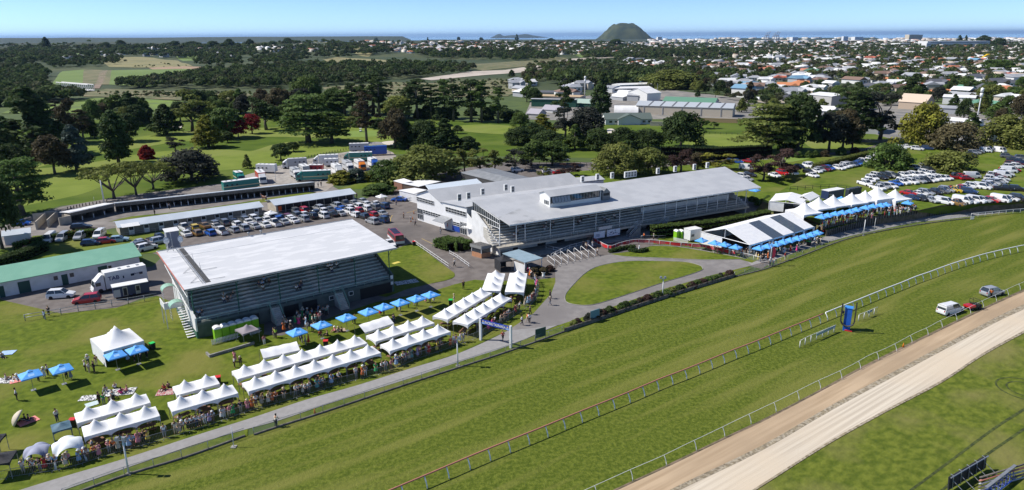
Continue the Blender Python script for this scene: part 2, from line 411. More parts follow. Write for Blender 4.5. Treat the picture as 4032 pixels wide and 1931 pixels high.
def shift(l, d): return [(x, y + d) for x, y in l]
band('verge', shift(DIRT_UP, -5), shift(DIRT_UP, 12),.045, BARE)
band('dirt_track', shift(DIRT_UP, 5), MIDL, .06, DIRT)
band('sand_track', MIDL, SAND_DN, .075, SAND)
band('verge', shift(MIDL, -15), shift(MIDL, 5),.09, VERGE)
patch('infield', catmull(shift(SAND_DN, 0),4, False) + [(4500,2200),(2700,2200)], .03, INFG)
band('verge', shift(SAND_DN, -5), shift(SAND_DN, 5),.09, VERGE)
# lawns in front of the stands
patch('lawn', [(-150,1200),(0,1180),(240,1235),(460,1212),(620,1165),(700,1200),(790,1330),(1550,1160),(1700,1140),(1723,1141),(1790,1120),(1868,1102),(1913,1105),(2010,1106),(2068,1096),(2104,1103),(2150,1098),(2186,1094),(2187,1112),(2170,1157),(2101,1234),(2000,1302),(1810,1390),(1620,1450),(1405,1518),(1203,1575),(1000,1643),(770,1715),(600,1771),(446,1820),(284,1867),(87,1927),(-200,2020),(-300,1500)], .03, LAWN)
PATH_UP = [(-200,2020),(87,1927),(284,1867),(446,1820),(600,1771),(770,1715),(1000,1643),(1203,1575),(1405,1518),(1620,1450),(1810,1390),(2000,1302),(2101,1234),(2200,1170),(2500,1120),(2750,1060),(2950,1010),(3100,975),(3252,931),(3400,895),(3615,859),(3730,842),(3860,825),(4032,815),(4250,805)]
PATH_DN = [(60,1995),(259,1927),(506,1840),(754,1755),(935,1700),(1101,1655),(1284,1593),(1608,1492),(1790,1431),(2000,1363),(2203,1278),(2405,1209),(2608,1138),(2810,1080),(2944,1049),(3060,1020),(3162,985),(3324,936),(3480,902),(3608,876),(3709,866),(4032,829),(4250,818)]
patch('asphalt_yard', [(300,900),(475,940),(700,985),(690,930),(1100,840),(1400,800),(1640,700),(1950,640),(2560,640),(3050,800),(3080,900),(3200,930),(3120,975),(3000,1060),(2944,1046),(2900,1000),(2300,1180),(2170,1170),(2187,1112),(2186,1094),(2104,1103),(2010,1106),(1913,1105),(1868,1102),(1790,1120),(1723,1141),(1560,1160),(790,1335),(600,1160),(460,1212),(240,1240),(0,1185),(-150,1200),(-200,1130),(600,1050),(640,1010)], .02, ASPH)
patch('path', catmull(PATH_UP, 4, False) + catmull(PATH_DN, 4, False)[::-1], .05, PATHM)
patch('mounting_yard', [(2000,1302),(2101,1234),(2170,1157),(2187,1112),(2186,1070),(2200,1040),(2350,1010),(2420,1000),(2560,1010),(2930,1020),(2960,1046),(2810,1082),(2608,1140),(2405,1211),(2203,1280)], .06, M('yard_asphalt', (.185,.172,.165),(.225,.21,.2),.6,.92, detail=9, c3=(.165,.152,.146), scale3=.07))
def kerbed(name, pts, z=.09):
    o = patch(name, pts, z, LAWN, True, 5)
    L = [G(*p, z + .02) for p in catmull(pts, 5)]; L.append(L[0]); mb = MB(); mb.tube(L, .07,4); k = mb.build('kerb', CONC); k['kind'] = 'structure'
kerbed('oval_lawn', [(2225,1168),(2230,1189),(2258,1199),(2304,1203),(2365,1193),(2506,1148),(2608,1114),(2709,1084),(2762,1065),(2766,1055),(2754,1045),(2709,1033),(2648,1029),(2527,1027),(2466,1029),(2405,1037),(2344,1053),(2300,1080),(2263,1116),(2235,1148)])
kerbed('garden_lawn', [(2401,1000),(2409,1003),(2466,1011),(2608,1017),(2750,1023),(2851,1023),(2932,1020),(2908,1013),(2770,988),(2668,972),(2579,968),(2547,974),(2498,988)])
patch('lawn', [(259,1930),(506,1842),(754,1757),(975,1690),(975,1715),(729,1803),(506,1870),(336,1930)], .08, LAWN)
patch('lawn', [(1093,1660),(1284,1595),(1608,1493),(1790,1432),(2000,1365),(2203,1280),(2405,1211),(2608,1140),(2810,1082),(2944,1050),(2960,1058),(2891,1088),(2700,1148),(2506,1212),(2223,1305),(2000,1384),(1810,1446),(1608,1511),(1284,1620),(1093,1681)], .08, LAWN)
patch('lawn', [(3060,1020),(3162,985),(3324,936),(3480,902),(3608,876),(3709,866),(4032,829),(4250,818),(4250,831),(4032,839),(3822,857),(3608,885),(3356,934),(3154,1007),(3061,1041)], .08, LAWN)
patch('lawn', catmull([(1460,1010),(1560,980),(1636,958),(1700,1008),(1768,1060),(1789,1076),(1786,1092),(1760,1103),(1697,1117),(1600,1140),(1490,1165)], 3),.08, LAWN)
patch('lawn', [(-150,975),(60,985),(130,930),(420,905),(450,930),(690,915),(700,985),(560,1000),(560,1050),(-150,1180)], .05, PARKG)
patch('lawn', catmull([(443,870),(520,852),(700,835),(940,800),(1215,755),(1225,768),(1090,790),(900,815),(640,845),(445,872)], 2),.05, PARKG)
patch('lawn', [(1330,745),(1400,725),(1560,710),(1620,735),(1500,745),(1400,745)], .05, PARKG)
patch('gravel_yard', catmull([(900,745),(940,700),(1060,665),(1150,640),(1300,610),(1480,585),(1560,615),(1500,670),(1400,690),(1330,720),(1300,740),(1250,760),(1050,745)], 3),.05, GRAV)
patch('gravel_yard', [(-60,920),(60,870),(240,815),(500,770),(900,720),(1250,700),(1330,745),(1420,790),(1090,830),(690,870),(440,900),(300,930),(160,960),(-60,985)], .03, M('dark_gravel', (.2,.18,.165),(.145,.13,.12),.5,.95, detail=9, c3=(.25,.23,.21), scale3=.09))
patch('lawn', [(2150,730),(2180,690),(2330,665),(2760,640),(3240,610),(3400,640),(3300,700),(2980,790),(2700,740),(2380,720)], .04, PARKG)
patch('road', [(1640,700),(2000,668),(2380,650),(2560,648),(2560,662),(2380,668),(2000,690),(1800,720)], .05, ASPH)
patch('road', [(2560,640),(2900,622),(3170,608),(3300,590),(3500,560),(3500,578),(3330,606),(3170,622),(2900,634),(2560,662)], .06, ASPH)
# golf course
patch('golf_course', [(-500,1020),(-500,560),(0,520),(400,470),(700,440),(1300,455),(1900,480),(2350,490),(3000,470),(3700,540),(3900,600),(3240,600),(2700,630),(1650,610),(1300,600),(1050,660),(800,760),(240,810),(0,880)], .01, ROUGH)
for pts in ([(-300,900),(0,830),(300,770),(420,730),(600,690),(1000,660),(1100,620),(900,590),(600,600),(300,650),(-300,720)],
            [(330,580),(420,560),(700,520),(1000,505),(1330,500),(1560,520),(1540,560),(1300,545),(1000,540),(700,560),(450,600),(340,610)],
            [(-200,640),(0,620),(200,600),(260,620),(150,660),(0,690),(-200,710)],
            [(560,620),(760,585),(960,600),(1130,560),(1400,565),(1500,585),(1300,600),(1080,640),(800,660),(600,650)],
            [(1760,505),(1900,490),(2090,500),(2300,495),(2340,520),(2100,530),(1900,525)], [(2700,580),(2740,535),(2900,530),(3000,545),(3020,580),(2900,600)],
            [(3170,560),(3300,545),(3450,560),(3400,585),(3250,600)]):
    ZF = globals().get('ZF', .02) + .008; patch('fairway', pts, ZF, GOLF, True)
for pts in ([(380,545),(430,535),(470,545),(430,558)], [(3020,620),(3100,585),(3250,590),(3240,610),(3100,640)], [(1360,520),(1480,515),(1500,535),(1380,540)]):
    patch('putting_green', pts, .1, GREENP, True)
for pts in ([(690,490),(716,492),(712,504),(680,503)], [(2390,510),(2415,508),(2428,520),(2400,530)], [(3000,585),(3035,585),(3030,605),(3000,612)], [(1505,560),(1560,555),(1600,566),(1530,572)]):
    patch('bunker', pts, .12, M('bunker_sand', (.55,.5,.42), rough=.95), True)
patch('path', [(1440,562),(1530,556),(1570,560),(1560,570),(1450,572)], .03, PATHM)
# far fields, laid over the land
FLD = M('far_green_field', (.12,.18,.04),(.14,.2,.05),.02,.95)
TAN = M('far_tan_field', (.25,.22,.1),(.19,.18,.08),.03,.95, detail=8)
BANK = M('weedy_bank', (.19,.165,.085),(.1,.115,.045),.06,.95, detail=8)
for nm, pts, m in (('field', [(200,335),(245,282),(330,275),(325,335)], FLD),('field', [(430,335),(440,278),(560,276),(795,272),(760,295),(640,310),(600,345)], FLD),
                   ('field', [(130,400),(500,385),(760,400),(900,430),(500,445),(0,450)], M('marsh', (.15,.22,.03),(.1,.14,.035),.05,.95, detail=8)),
                   ('bank', [(320,370),(420,352),(700,362),(980,370),(1000,390),(700,400),(500,385),(330,382)], BANK),('bank', [(325,335),(330,275),(440,278),(430,335)], BANK),
                   ('dirt_strip', [(366,350),(395,285),(404,279),(424,278),(410,320),(392,350)], M('far_soil', (.26,.19,.14),(.2,.15,.11),.1,.95)),
                   ('field', [(470,225),(600,228),(700,240),(760,262),(560,268),(430,265),(400,250)], TAN),('earthworks', [(585,268),(700,262),(790,264),(795,272),(600,275)], M('far_clay', (.36,.24,.15),(.28,.2,.13),.1,.95)),
                   ('field', [(690,222),(780,220),(775,240),(720,242)], FLD),('field', [(940,272),(1100,262),(1500,248),(1600,252),(1350,262),(960,278)], TAN),
                   ('field', [(1270,235),(1330,226),(1430,232),(1540,240),(1450,250),(1300,248)], TAN),('field', [(1190,178),(1250,176),(1330,190),(1320,200)], TAN),
                   ('field', [(1390,188),(1440,184),(1470,205),(1450,225),(1400,215)], TAN),('field', [(230,225),(330,212),(420,205),(400,216),(260,228)], FLD),
                   ('river_flat', [(1270,345),(1560,325),(1700,330),(1950,315),(2100,330),(2000,380),(1700,385),(1300,380)], BANK),
                   ('field', [(2250,215),(2330,205),(2390,200),(2370,215),(2290,228)], FLD),('field', [(3440,240),(3500,232),(3490,245),(3450,250)], TAN),
                   ('sand_works', [(1655,312),(1760,297),(1850,283),(1990,277),(2100,262),(2200,240),(2250,232),(2330,228),(2450,225),(2350,232),(2230,245),(2160,265),(2080,285),(1900,298),(1760,312),(1700,318)], M('far_sand', (.5,.44,.37),(.38,.33,.28),.04,.95, detail=8)),
                   ('field', [(1810,260),(1990,245),(2180,225),(2240,230),(2190,240),(2080,262),(1900,280)], BANK)):
    drape(nm, pts, .35, m)
patch('asphalt_yard', [(2060,470),(2090,400),(2300,380),(2420,362),(2600,350),(2900,385),(3180,400),(3560,400),(4060,440),(4060,540),(3860,560),(3500,545),(3150,440),(2920,470),(2520,470),(2380,480)], .03, M('town_tarmac', (.17,.165,.155),(.26,.24,.21),.12,.9, detail=8))
VERGE.node_tree.nodes['Principled BSDF'].inputs['Roughness'].default_value = .95
patch('asphalt_strip', [(1040,1318),(1110,1322),(1200,1290),(1330,1240),(1480,1190),(1723,1143),(1700,1116),(1550,1150),(1300,1210),(1040,1270)], .055, ASPH)
TYRE = M('tyre_marked_grass', (.03,.042,.01),(.07,.09,.015),1.5,.95, detail=8)
for pts in ([(3540,1965),(3587,1931),(3737,1820),(3912,1690),(4032,1613),(4300,1440)], [(3670,1962),(3709,1931),(3851,1816),(4032,1690),(4300,1500)]): band('tyre_track', shift(pts, -7), shift(pts, 6),.05, TYRE)
mb = MB()
for r_ in (2.2,3.4):
    c = G(4040,1535); L = [c + Vector((math.cos(a) * r_, math.sin(a) * r_, .05)) for a in [2 * math.pi * k / 32 for k in range(33)]]
    for a, b in zip(L, L[1:]): d = (b - a).normalized(); s = Vector((-d.y, d.x, 0)) * .12; mb.quad(a - s, b - s, b + s, a + s)
mb.build('tyre_track', TYRE)['kind'] = 'structure'
# ================================================================ the near stand (white roof over green benches)
ROOFW = M('white_roof', (.6,.605,.61),(.7,.7,.7),.42,.5, detail=10, lo=.5, hi=.56, stretch=(.5,1.7,1), wave=(2.2, 'X', (.52,.525,.53),.45))
ROOFG = M('pale_grey_roof', (.47,.475,.48),(.41,.417,.425),.3,.45, wave=(1.5, 'X', (.4,.41,.42),.3))
BENCHG = M('green_bench', (.34,.44,.42),(.44,.54,.5),2., .6)
STEPC = M('stepped_concrete', (.5,.48,.43),(.4,.385,.35),1., .9)
WALLD = M('dark_green_wall', (.08,.1,.092),(.11,.13,.12),.8,.8)
GREENP2 = M('green_paint', (.03,.12,.08), rough=.6)
REDTR = M('faded_red_trim', (.5,.17,.13), rough=.7)
PALEG = M('pale_green_paint', (.25,.42,.33), rough=.6)
def rail(mb, pts, h=1.0, sp=2., rr=.03, mid=True, mi=0):
    P = resample(pts, sp); 
    for p in P: mb.tube([p, p + Vector((0,0, h))], rr, 5, mi)
    mb.tube([p + Vector((0,0, h)) for p in P], rr, 5, mi)
    if mid: mb.tube([p + Vector((0,0, h * .5)) for p in P], rr * .8,5, mi)
def V3(*a): return Vector(a)
A0 = G(785,1335); B0 = G(1550,1152); S1 = Fr(A0, math.atan2(B0.y - A0.y, B0.x - A0.x)); LS = (B0 - A0).length
ZF = .5 * (S1.zat(753,1134,-.4) + S1.zat(1560,977,-.4)); ZB = ZF + 1.5
DB = .5 * (S1.loc(600,992, ZB)[1] + S1.loc(1415,862, ZB)[1])
AL, AR = -1.2, LS + .9
t1 = thing('grandstand', A0, S1.ang, 'small open grandstand with a white patched iron roof over green benches', 'grandstand')
NT, N0, RD, RH, Z0 = 13,.6,.82,.375,2.75
DT = N0 + NT * RD
mb = MB()      # body: stepped terrace, front and side walls
for i in range(NT): mb.b2(0, LS, N0 + i * RD, DT, Z0 - .4 if i == 0 else Z0 + (i - 1) * RH, Z0 + i * RH - (.002 * i),0)
mb.build('terrace', STEPC, t1)
mb = MB(); mb.b2(0, LS, .15,.55,0, Z0 + .0,0); mb.b2(0, LS, -.1,.15, Z0 - .5, Z0 - .05,0)
mb.build('front_wall', WALLD, t1)
zt = Z0 + NT * RH
for x0, x1 in ((-.25,0),(LS, LS + .25)):
    mb = MB()
    m = 0 if x0 < 0 else 1
    P = [(.15,1.2),(DT + 3.2,1.2),(DT + 3.2, zt + .2),(DT, zt + .2),(N0, Z0 + .9),(.15, Z0 + .7)]
    n = len(P); vs = [(x0, p[0], p[1]) for p in P] + [(x1, p[0], p[1]) for p in P]
    mb.add(vs, [tuple(range(n)), tuple(range(2 * n - 1, n - 1,-1))] + [(i, n + i, n + (i + 1) % n, (i + 1) % n) for i in range(n)], m)
    mb.b2(x0, x1,.15, DT + 3.2,0,1.2,2)
    mb.build('side_wall', [WHITE, WALLD, GREENP2], t1)
mb = MB(); mb.b2(.0, LS, DT + 3.0, DT + 3.2,0, ZB - .3); mb.b2(0, LS, DT, DT + 3.0, zt - .5, zt - .35); mb.build('back_wall', WHITE, t1)
AIS = [(.0,.0),(8.6,9.9),(20.3,21.6)]
segs = [(.35,8.4),(10.1,20.1),(21.8, LS - .4)]
for i in range(NT):
    mb = MB()
    for a, b in segs:
        z = Z0 + i * RH + .36; n = N0 + i * RD + .42
        mb.b2(a, b, n, n + .3, z, z + .05)
        k = a + .3
        while k < b: mb.b2(k, k + .06, n + .05, n + .2, z - .38, z - .01); k += 1.6
    mb.build('bench', BENCHG, t1)
mb = MB(); rail(mb, [V3(0,.05, Z0 - .1), V3(LS, .05, Z0 - .1)], .75,1.6,.025); mb.build('handrail', PALEG, t1)
for a in [LS * k / 5 for k in range(6)]:
    mb = MB(); zr = lambda n: ZF + (ZB - ZF) * (n + .4) / (DB + .4) - .3
    mb.tube([(a, 1.2, Z0),(a, 1.2, zr(1.2))], .09,6); mb.tube([(a, 1.2, zr(1.2) - 1.6),(a, -.3, zr(-.3))], .05,4); mb.build('roof_post', GREENP2, t1)
    mb = MB(); mb.tube([(a, 7.2, Z0 + 8 * RH),(a, 7.2, zr(7.2))], .09,6); mb.build('roof_post', GREENP2, t1)
mb = MB()
q = [(AL, -.4, ZF),(AR, -.4, ZF),(AR, DB, ZB),(AL, DB, ZB)]; mb.slab(q, .12,0)
mb.slab([(AL, DB + .003, ZB + .14),(AR, DB + .003, ZB + .14),(AR, DB + 1.1, ZB - .2),(AL, DB + 1.1, ZB - .2)], .1,1)
rf = mb.build('roof', [ROOFW, WHITE], t1)
mb = MB(); mb.b2(AL, AR, -.5,-.405, ZF - .3, ZF - .02); mb.build('gutter', GREYM, rf)
mb = MB(); mb.hexa([(AL - .1,-.4, ZF - .2),(AL - .003,-.4, ZF - .2),(AL - .003, DB, ZB - .2),(AL - .1, DB, ZB - .2)], [(AL - .1,-.4, ZF + .03),(AL - .003,-.4, ZF + .03),(AL - .003, DB, ZB + .03),(AL - .1, DB, ZB + .03)]); mb.build('bargeboard', REDTR, rf)
zz = lambda n: ZF + (ZB - ZF) * (n + .4) / (DB + .4)
am0 = S1.loc(705,978, ZB)[0]; am1 = S1.loc(795,1105, ZF)[0]; am = (am0 + am1) / 2
mb = MB(); mb.slab([(am, .6, zz(.6) + .03),(am + .8,.6, zz(.6) + .03),(am + .8, DB - .4, zz(DB - .4) + .03),(am, DB - .4, zz(DB - .4) + .03)], .02); mb.build('walkway_mat', M('dark_mat', (.045,.047,.05),(.09,.09,.09),6,.9), rf)
mb = MB()      # aerial mast lying along the roof
for dx, dz in ((-.55,.15),(-.2,.15),(-.38,.42)): mb.tube([(am + dx, .5, zz(.5) + dz),(am + dx, DB - .8, zz(DB - .8) + dz)], .03,4)
n = .6
while n < DB - 1:
    mb.tube([(am - .55, n, zz(n) + .15),(am - .2, n + .25, zz(n) + .15),(am - .38, n + .5, zz(n) + .42),(am - .55, n + .5, zz(n) + .15)], .02,3); n += .5
for n in (1.6,6.2):
    mb.tube([(am - .4, n + 2, zz(n) + .3),(am - 2., n, zz(n) + .05),(am - .4, n - .6, zz(n) + .25),(am + 3.2, n - .2, zz(n) + .05)], .03,4)
    mb.tube([(am + .5, n + 3, zz(n) + .1),(am + .3, n + 3.1, zz(n) + 2.2)], .03,4)
mb.build('aerial_mast', GREYM, rf)
for a in (14.6,16.9): MB().lathe([(.13,0),(.13,.55),(.24,.55),(.24,.75),(.05,.8)], (a, DB + .2, ZB),8).build('roof_vent', GREYM, rf)
# louvred gable screen under the left end of the roof
zl = lambda n: ZF - .25 + (ZB - ZF) * (n + .4) / (DB + .4)
mb = MB(); mb2 = MB(); n = 2.2
mb2.hexa([(-.34,2.2, Z0 + 1.6),(-.3,2.2, Z0 + 1.6),(-.3, DB - .6, zt + .2),(-.34, DB - .6, zt + .2)], [(-.34,2.2, zl(2.2)),(-.3,2.2, zl(2.2)),(-.3, DB - .6, zl(DB - .6)),(-.34, DB - .6, zl(DB - .6))])
mb2.build('screen_panel', M('dark_screen', (.09,.1,.105),(.18,.19,.19),1.5,.4), t1)
while n < DB - .5:
    zb_ = Z0 + 1.6 + (zt + .2 - Z0 - 1.6) * (n - 2.2) / (DB - 2.8); mb.b2(-.42,-.345, n, n + .07, zb_, zl(n)); n += 1.05
for f in (0,.5,1):
    a_ = Z0 + 1.6 + (zl(2.2) - Z0 - 1.6) * f; b_ = zt + .2 + (zl(DB - .6) - zt - .2) * f
    mb.tube([(-.45,2.2, a_),(-.45, DB - .6, b_)], .06,4)
mb.build('screen_frame', WHITE, t1)
# openings, stairs, signs on the front
for a0, a1 in ((S1.loc(1132,1262)[0], S1.loc(1192,1250)[0]),(S1.loc(1205,1245)[0], S1.loc(1262,1230)[0]),(S1.loc(1425,1185)[0], S1.loc(1540,1150)[0])):
    mb = MB(); mb.b2(a0, a1,.1,.148,.05,2.1); mb.build('opening', DARK, t1)
for a0 in (S1.loc(1027,1300)[0],): mb = MB(); mb.b2(a0, a0 + .7,.1,.148,.05,2.); mb.build('door', DARK, t1)
for px, py in ((1290,1177),(1363,1157)):
    a, z = S1.loc(px, py, 1.4)[0], 1.3; mb = MB(); mb.b2(a, a + .9,.08,.14, z, z + .8,0); mb.b2(a + .1, a + .8,.05,.078, z + .1, z + .7,1); mb.build('window', [WHITE, GLASS], t1)
for px in (1078,1338):
    a = S1.loc(px, 1255 if px < 1200 else 1205)[0]; mb = MB()
    for i in range(11): mb.b2(a - .75, a + .75,-2.6 + i * .25,-2.35 + i * .25 + (10 - i) * .0,0,.24 + i * .24)
    mb.build('staircase', STEPC, t1)
    mb = MB()
    for s in (-.8,.8): mb.tube([(a + s, -2.7,0),(a + s, -2.7,1.0),(a + s, .1, Z0 + 1.),(a + s, .1, Z0)], .035,5); mb.tube([(a + s, -2.7,.5),(a + s, .1, Z0 + .5)], .03,4)
    mb.build('handrail', PALEG, t1)
mb = MB(); mb.b2(LS - .45, LS + .05,.02,.09,1.6,3.4); mb.build('sign_board', WHITE, t1)
# access stairs and landing with green hoods on the left end
mb = MB()
for i in range(12): mb.b2(-1.5,-.3,1 + i * .5,1.5 + i * .5,.2 + i * .27,.27 + i * .27)
mb.b2(-3.2,-.3,7.2,10.5,3.4,3.55); mb.b2(-3.2,-3.1,7.2,10.5,3.55,4.5); mb.b2(-3.1,-.3,7.2,7.3,3.55,4.5)
for n in (7.3,10.4): mb.tube([(-3.1, n, 0),(-3.1, n, 3.4)], .07,5)
mb.build('side_landing', WHITE, t1)
for n, z in ((9.2,5.9),(4.2,4.6)):
    mb = MB(); P = [(math.cos(a) * 1.1, math.sin(a) * .8) for a in [math.pi * k / 8 for k in range(9)]]
    for (x0, z0),(x1, z1) in zip(P, P[1:]): mb.slab([(-1.7 + x0, n, z + z0),(-1.7 + x0, n + 1.7, z + z0),(-1.7 + x1, n + 1.7, z + z1),(-1.7 + x1, n, z + z1)], .04)
    mb.build('hood', PALEG, t1)
    for x in (-2.7,-.7):
        for y in (n + .1, n + 1.6): MB().tube([(x, y, z - 2.2),(x, y, z)], .04,4).build('hood_post', GREYM, t1)
    for k in range(4): MB().tube([(-2.7, n + .1, z - 2 + k * .5),(-2.7, n + 1.6, z - 2 + k * .5)], .025,4).build('hood_rail', GREYM, t1)
# ================================================================ the main stand
FLp, FRp, BRp, BLp = (2005,886),(2995,737),(2855,657),(1860,792)
zF, zB = 7.3,9.3
fl, fr, br, bl = G(*FLp, zF), G(*FRp, zF), G(*BRp, zB), G(*BLp, zB)
S2 = Fr(fl, math.atan2(fr.y - fl.y, fr.x - fl.x)); LM = (Vector((fr.x, fr.y)) - Vector((fl.x, fl.y))).length
def L2(p): d = p - S2.o; return V3(d.x * S2.c + d.y * S2.s, -d.x * S2.s + d.y * S2.c, p.z)
t2 = thing('grandstand', (fl.x, fl.y, 0), S2.ang, 'long white main grandstand with a huge pale grey roof, commentary box and stepped seating', 'grandstand')
lf, lr, lbr, lbl = L2(fl), L2(fr), L2(br), L2(bl)
DM = (lbr.y + lbl.y) / 2
mb = MB(); q = [lf, lr, lbr, lbl]; mb.slab(q, .15)
rf2 = mb.build('roof', [ROOFG], t2)
bk = [lbl, lbr, lbr + V3(.5,3.5,-.9), lbl + V3(-.2,3.5,-.9)]
mb = MB(); mb.slab([p + V3(0,.01,0) for p in bk], .12); mb.build('roof', [ROOFG], t2)
mb = MB(); mb.hexa([lf + V3(0,-.12,-.32), lr + V3(0,-.12,-.32), lr + V3(0,-.004,-.32), lf + V3(0,-.004,-.32)], [lf + V3(0,-.12,.03), lr + V3(0,-.12,.03), lr + V3(0,-.004,.03), lf + V3(0,-.004,.03)]); mb.build('gutter', WHITE, rf2)
roofz = lambda a, n: zF + (zB - zF) * max(0, n) / DM
# stained panel of old iron on the left end
ROOFS = M('stained_roof', (.43,.435,.44),(.26,.265,.265),.35,.55, detail=10, lo=.52, hi=.68, wave=(1.5, 'X', (.4,.41,.42),.3))
sa = [(0.05,.02),(9.8,.02),(4.5, DM - 1.5),(lbl.x + .6, DM - .1)]
mb = MB(); mb.slab([V3(a, n, roofz(a, n) + .035) for a, n in sa], .03); mb.build('stained_sheet', ROOFS, rf2)
# stepped seating
NR, r0, rd, rh, zb0 = 12,2.2,.92,.38,2.75
ABOX = S2.loc(2618,850,5)[0]          # where the enclosed boxes start
AEND = S2.loc(2960,800,3.5)[0]
mb = MB()
for i in range(NR): mb.b2(-1.2 + i * .1, ABOX if i > 2 else AEND, r0 + i * rd, r0 + NR * rd + 2,(zb0 - .35) if i == 0 else zb0 + (i - 1) * rh, zb0 + i * rh - .002 * i)
mb.build('terrace', STEPC, t2)
SEATW = M('weathered_bench', (.62,.62,.6),(.5,.5,.49),1.5,.7); REDS = M('red_seat', (.65,.05,.03), rough=.5)
gaps = [9.5,19.5,30.2, ABOX - 2.5]
for i in range(NR):
    mb = MB(); mbr = MB(); a = .2; z = zb0 + i * rh + .37; n = r0 + i * rd + .45
    end = (ABOX - 1) if i > 2 else AEND - 1.5 - i * .3
    st = sorted([g + (i * .12) for g in gaps] + ([ABOX + 9, ABOX + 19] if i <= 2 else []) + [end])
    for g in st:
        g = min(g, end)
        tgt = mbr if (i in (9,10) and a < ABOX - 6) else mb
        if g - a > 1: tgt.b2(a, g - .6, n, n + .32, z, z + .06); (tgt.b2(a, g - .6, n + .33, n + .38, z, z + .42) if tgt is mbr else None)
        a = g + .6
    if mb.v: mb.build('bench', SEATW, t2)
    if mbr.v: mbr.build('red_bench', REDS, t2)
mb = MB()
for i in range(7):     # the sunny uncovered corner of seats at the left end
    mb.b2(-3.2 + i * .25,-1.3,1.6 + i * rd, 2.6 + i * rd + .8,2.6, zb0 + i * rh, 2)
    mb.b2(-3.1 + i * .25,-1.3,1.9 + i * rd, 2.2 + i * rd, zb0 + i * rh + .35, zb0 + i * rh + .41,1)
mb.build('corner_seating', [WHITE, SEATW, STEPC], t2)
mb = MB(); Q = [(r0,0),(r0 + NR * rd + 2,0),(r0 + NR * rd + 2, zb0 + NR * rh + .2),(r0 + NR * rd, zb0 + NR * rh + .2),(r0, zb0 + .2)]; mb.add([(x, a, b) for x in (-1.5,-1.25) for a, b in Q], [tuple(range(5)), tuple(range(9,4,-1))] + [(i, 5 + i, 5 + (i + 1) % 5,(i + 1) % 5) for i in range(5)]); mb.build('end_wall', WHITE, t2)
# balcony, posts, rails
mb = MB(); mb.b2(-2.5, AEND, .2, r0, zb0 - .45, zb0 - .35); mb.b2(-2.5, AEND, .1,.198, zb0 - .75, zb0 - .3); mb.build('balcony', M('cream_trim', (.4,.37,.31), rough=.8), t2)
mb = MB(); rail(mb, [V3(-2.4,.3, zb0 - .35), V3(AEND, .3, zb0 - .35)], .95,1.7,.035); mb.build('handrail', M('cream_rail', (.55,.52,.46), rough=.6), t2)
for px in (2067,2162,2251,2336,2428,2520,2608,2652,2694,2737,2779,2821,2861,2901,2940):
    a = S2.loc(px, 0.0 + proj(S2.w((px - 2005) / 990 * LM, 1.2,5))[1], 5)[0]
    mb = MB(); mb.tube([(a, 1.2, zb0 - .35),(a, 1.2, roofz(a, 1.2) - .15)], .1,8); mb.build('roof_post', WHITE, t2)
for a in (-.6,3.5): mb = MB(); mb.tube([(a - 1.2,1., 0 if a < 0 else zb0),(a - 1.2,1., roofz(a, 1.2) - .15)], .1,8); mb.build('roof_post', WHITE, t2)
# back wall of the seating, dark under the roof, and end wall
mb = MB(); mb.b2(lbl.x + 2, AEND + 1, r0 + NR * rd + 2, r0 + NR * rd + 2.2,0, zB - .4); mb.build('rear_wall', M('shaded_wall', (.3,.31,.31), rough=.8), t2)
mb = MB(); mb.b2(AEND, AEND + .2,1.2, r0 + NR * rd + 2,0, zb0 + .2)
for i in range(6): mb.b2(AEND, AEND + .2,2 + i * .9, r0 + NR * rd + 2, zb0 + .2 + i * .4, zb0 + .6 + i * .4)
mb.build('end_wall', WHITE, t2)
# enclosed boxes on the right
bn = r0 + 3 * rd + .1; bz = zb0 + 2 * rh
mb = MB(); mb.b2(ABOX, AEND - 2.5, bn, bn + .15, bz, bz + 1.55); mb.b2(ABOX, ABOX + .15, bn, r0 + NR * rd + 2, bz, bz + 1.7); mb.build('box_parapet', M('grey_panel', (.55,.57,.57),(.47,.49,.5),2,.7), t2)
mb = MB(); mb.b2(ABOX, AEND - 1, bn + 3.2, bn + 3.35, bz + .4, roofz(0, bn + 3.2) - .2); mb.build('box_rear_wall', MATS['grey_panel'], t2)
for k in range(6): a = ABOX + 3 + k * 6.; mb = MB(); mb.b2(a, a + 1, bn + 3.12, bn + 3.19, bz + .42, bz + 2.4); mb.build('door', DARK, t2)
mb = MB(); mb.b2(ABOX, AEND - 2.5, bn + .15, bn + 3.2, bz + .3, bz + .4); mb.build('box_floor', CONC, t2)
# concourse wall below the balcony
cw = 3.8
mb = MB(); mb.b2(-2.2, ABOX + 1, cw, cw + .2,0, zb0 - .45); mb.build('concourse_wall', M('cream_wall', (.6,.6,.55),(.52,.51,.48),.7,.8), t2)
for a0, a1, z0, z1 in ((3,4.3,0,2.1),(6.2,8.6,.8,2.1),(9.4,11.6,0,2.2),(12.4,13.6,.9,2.),(14.6,16.8,0,2.2),(18,20.2,.8,2.1),(31,35.5,0,2.3)):
    mb = MB(); mb.b2(a0, a1, cw - .05, cw - .003, z0 + .02, z1); mb.build('door' if z0 == 0 else 'window', DARK if z0 == 0 else GLASS, t2)
for a0, a1, lab in ((22.3,25.4, 'white banner with pale blue marks'),(26,29.8, 'banner with dark figures of riders')):
    mb = MB(); mb.b2(a0, a1,-.15,-.08,.9,2.5,0)
    if lab[0] == 'b':
        for k in range(14): x = a0 + .3 + random.random() * 3; z = 1.1 + random.random() * 1.; mb.b2(x, x + .1 + random.random() * .5,-.165,-.153, z, z + .1 + random.random() * .25,1)
    else:
        for k in range(3): mb.b2(a0 + .4, a0 + 1.6,-.165,-.153,1.3 + k * .25,1.42 + k * .25,1)
    o = mb.build('banner', [M('banner_white', (.6,.66,.7), rough=.6), M('banner_dark', (.08,.13,.2), rough=.6)], t2); o['label'] = lab
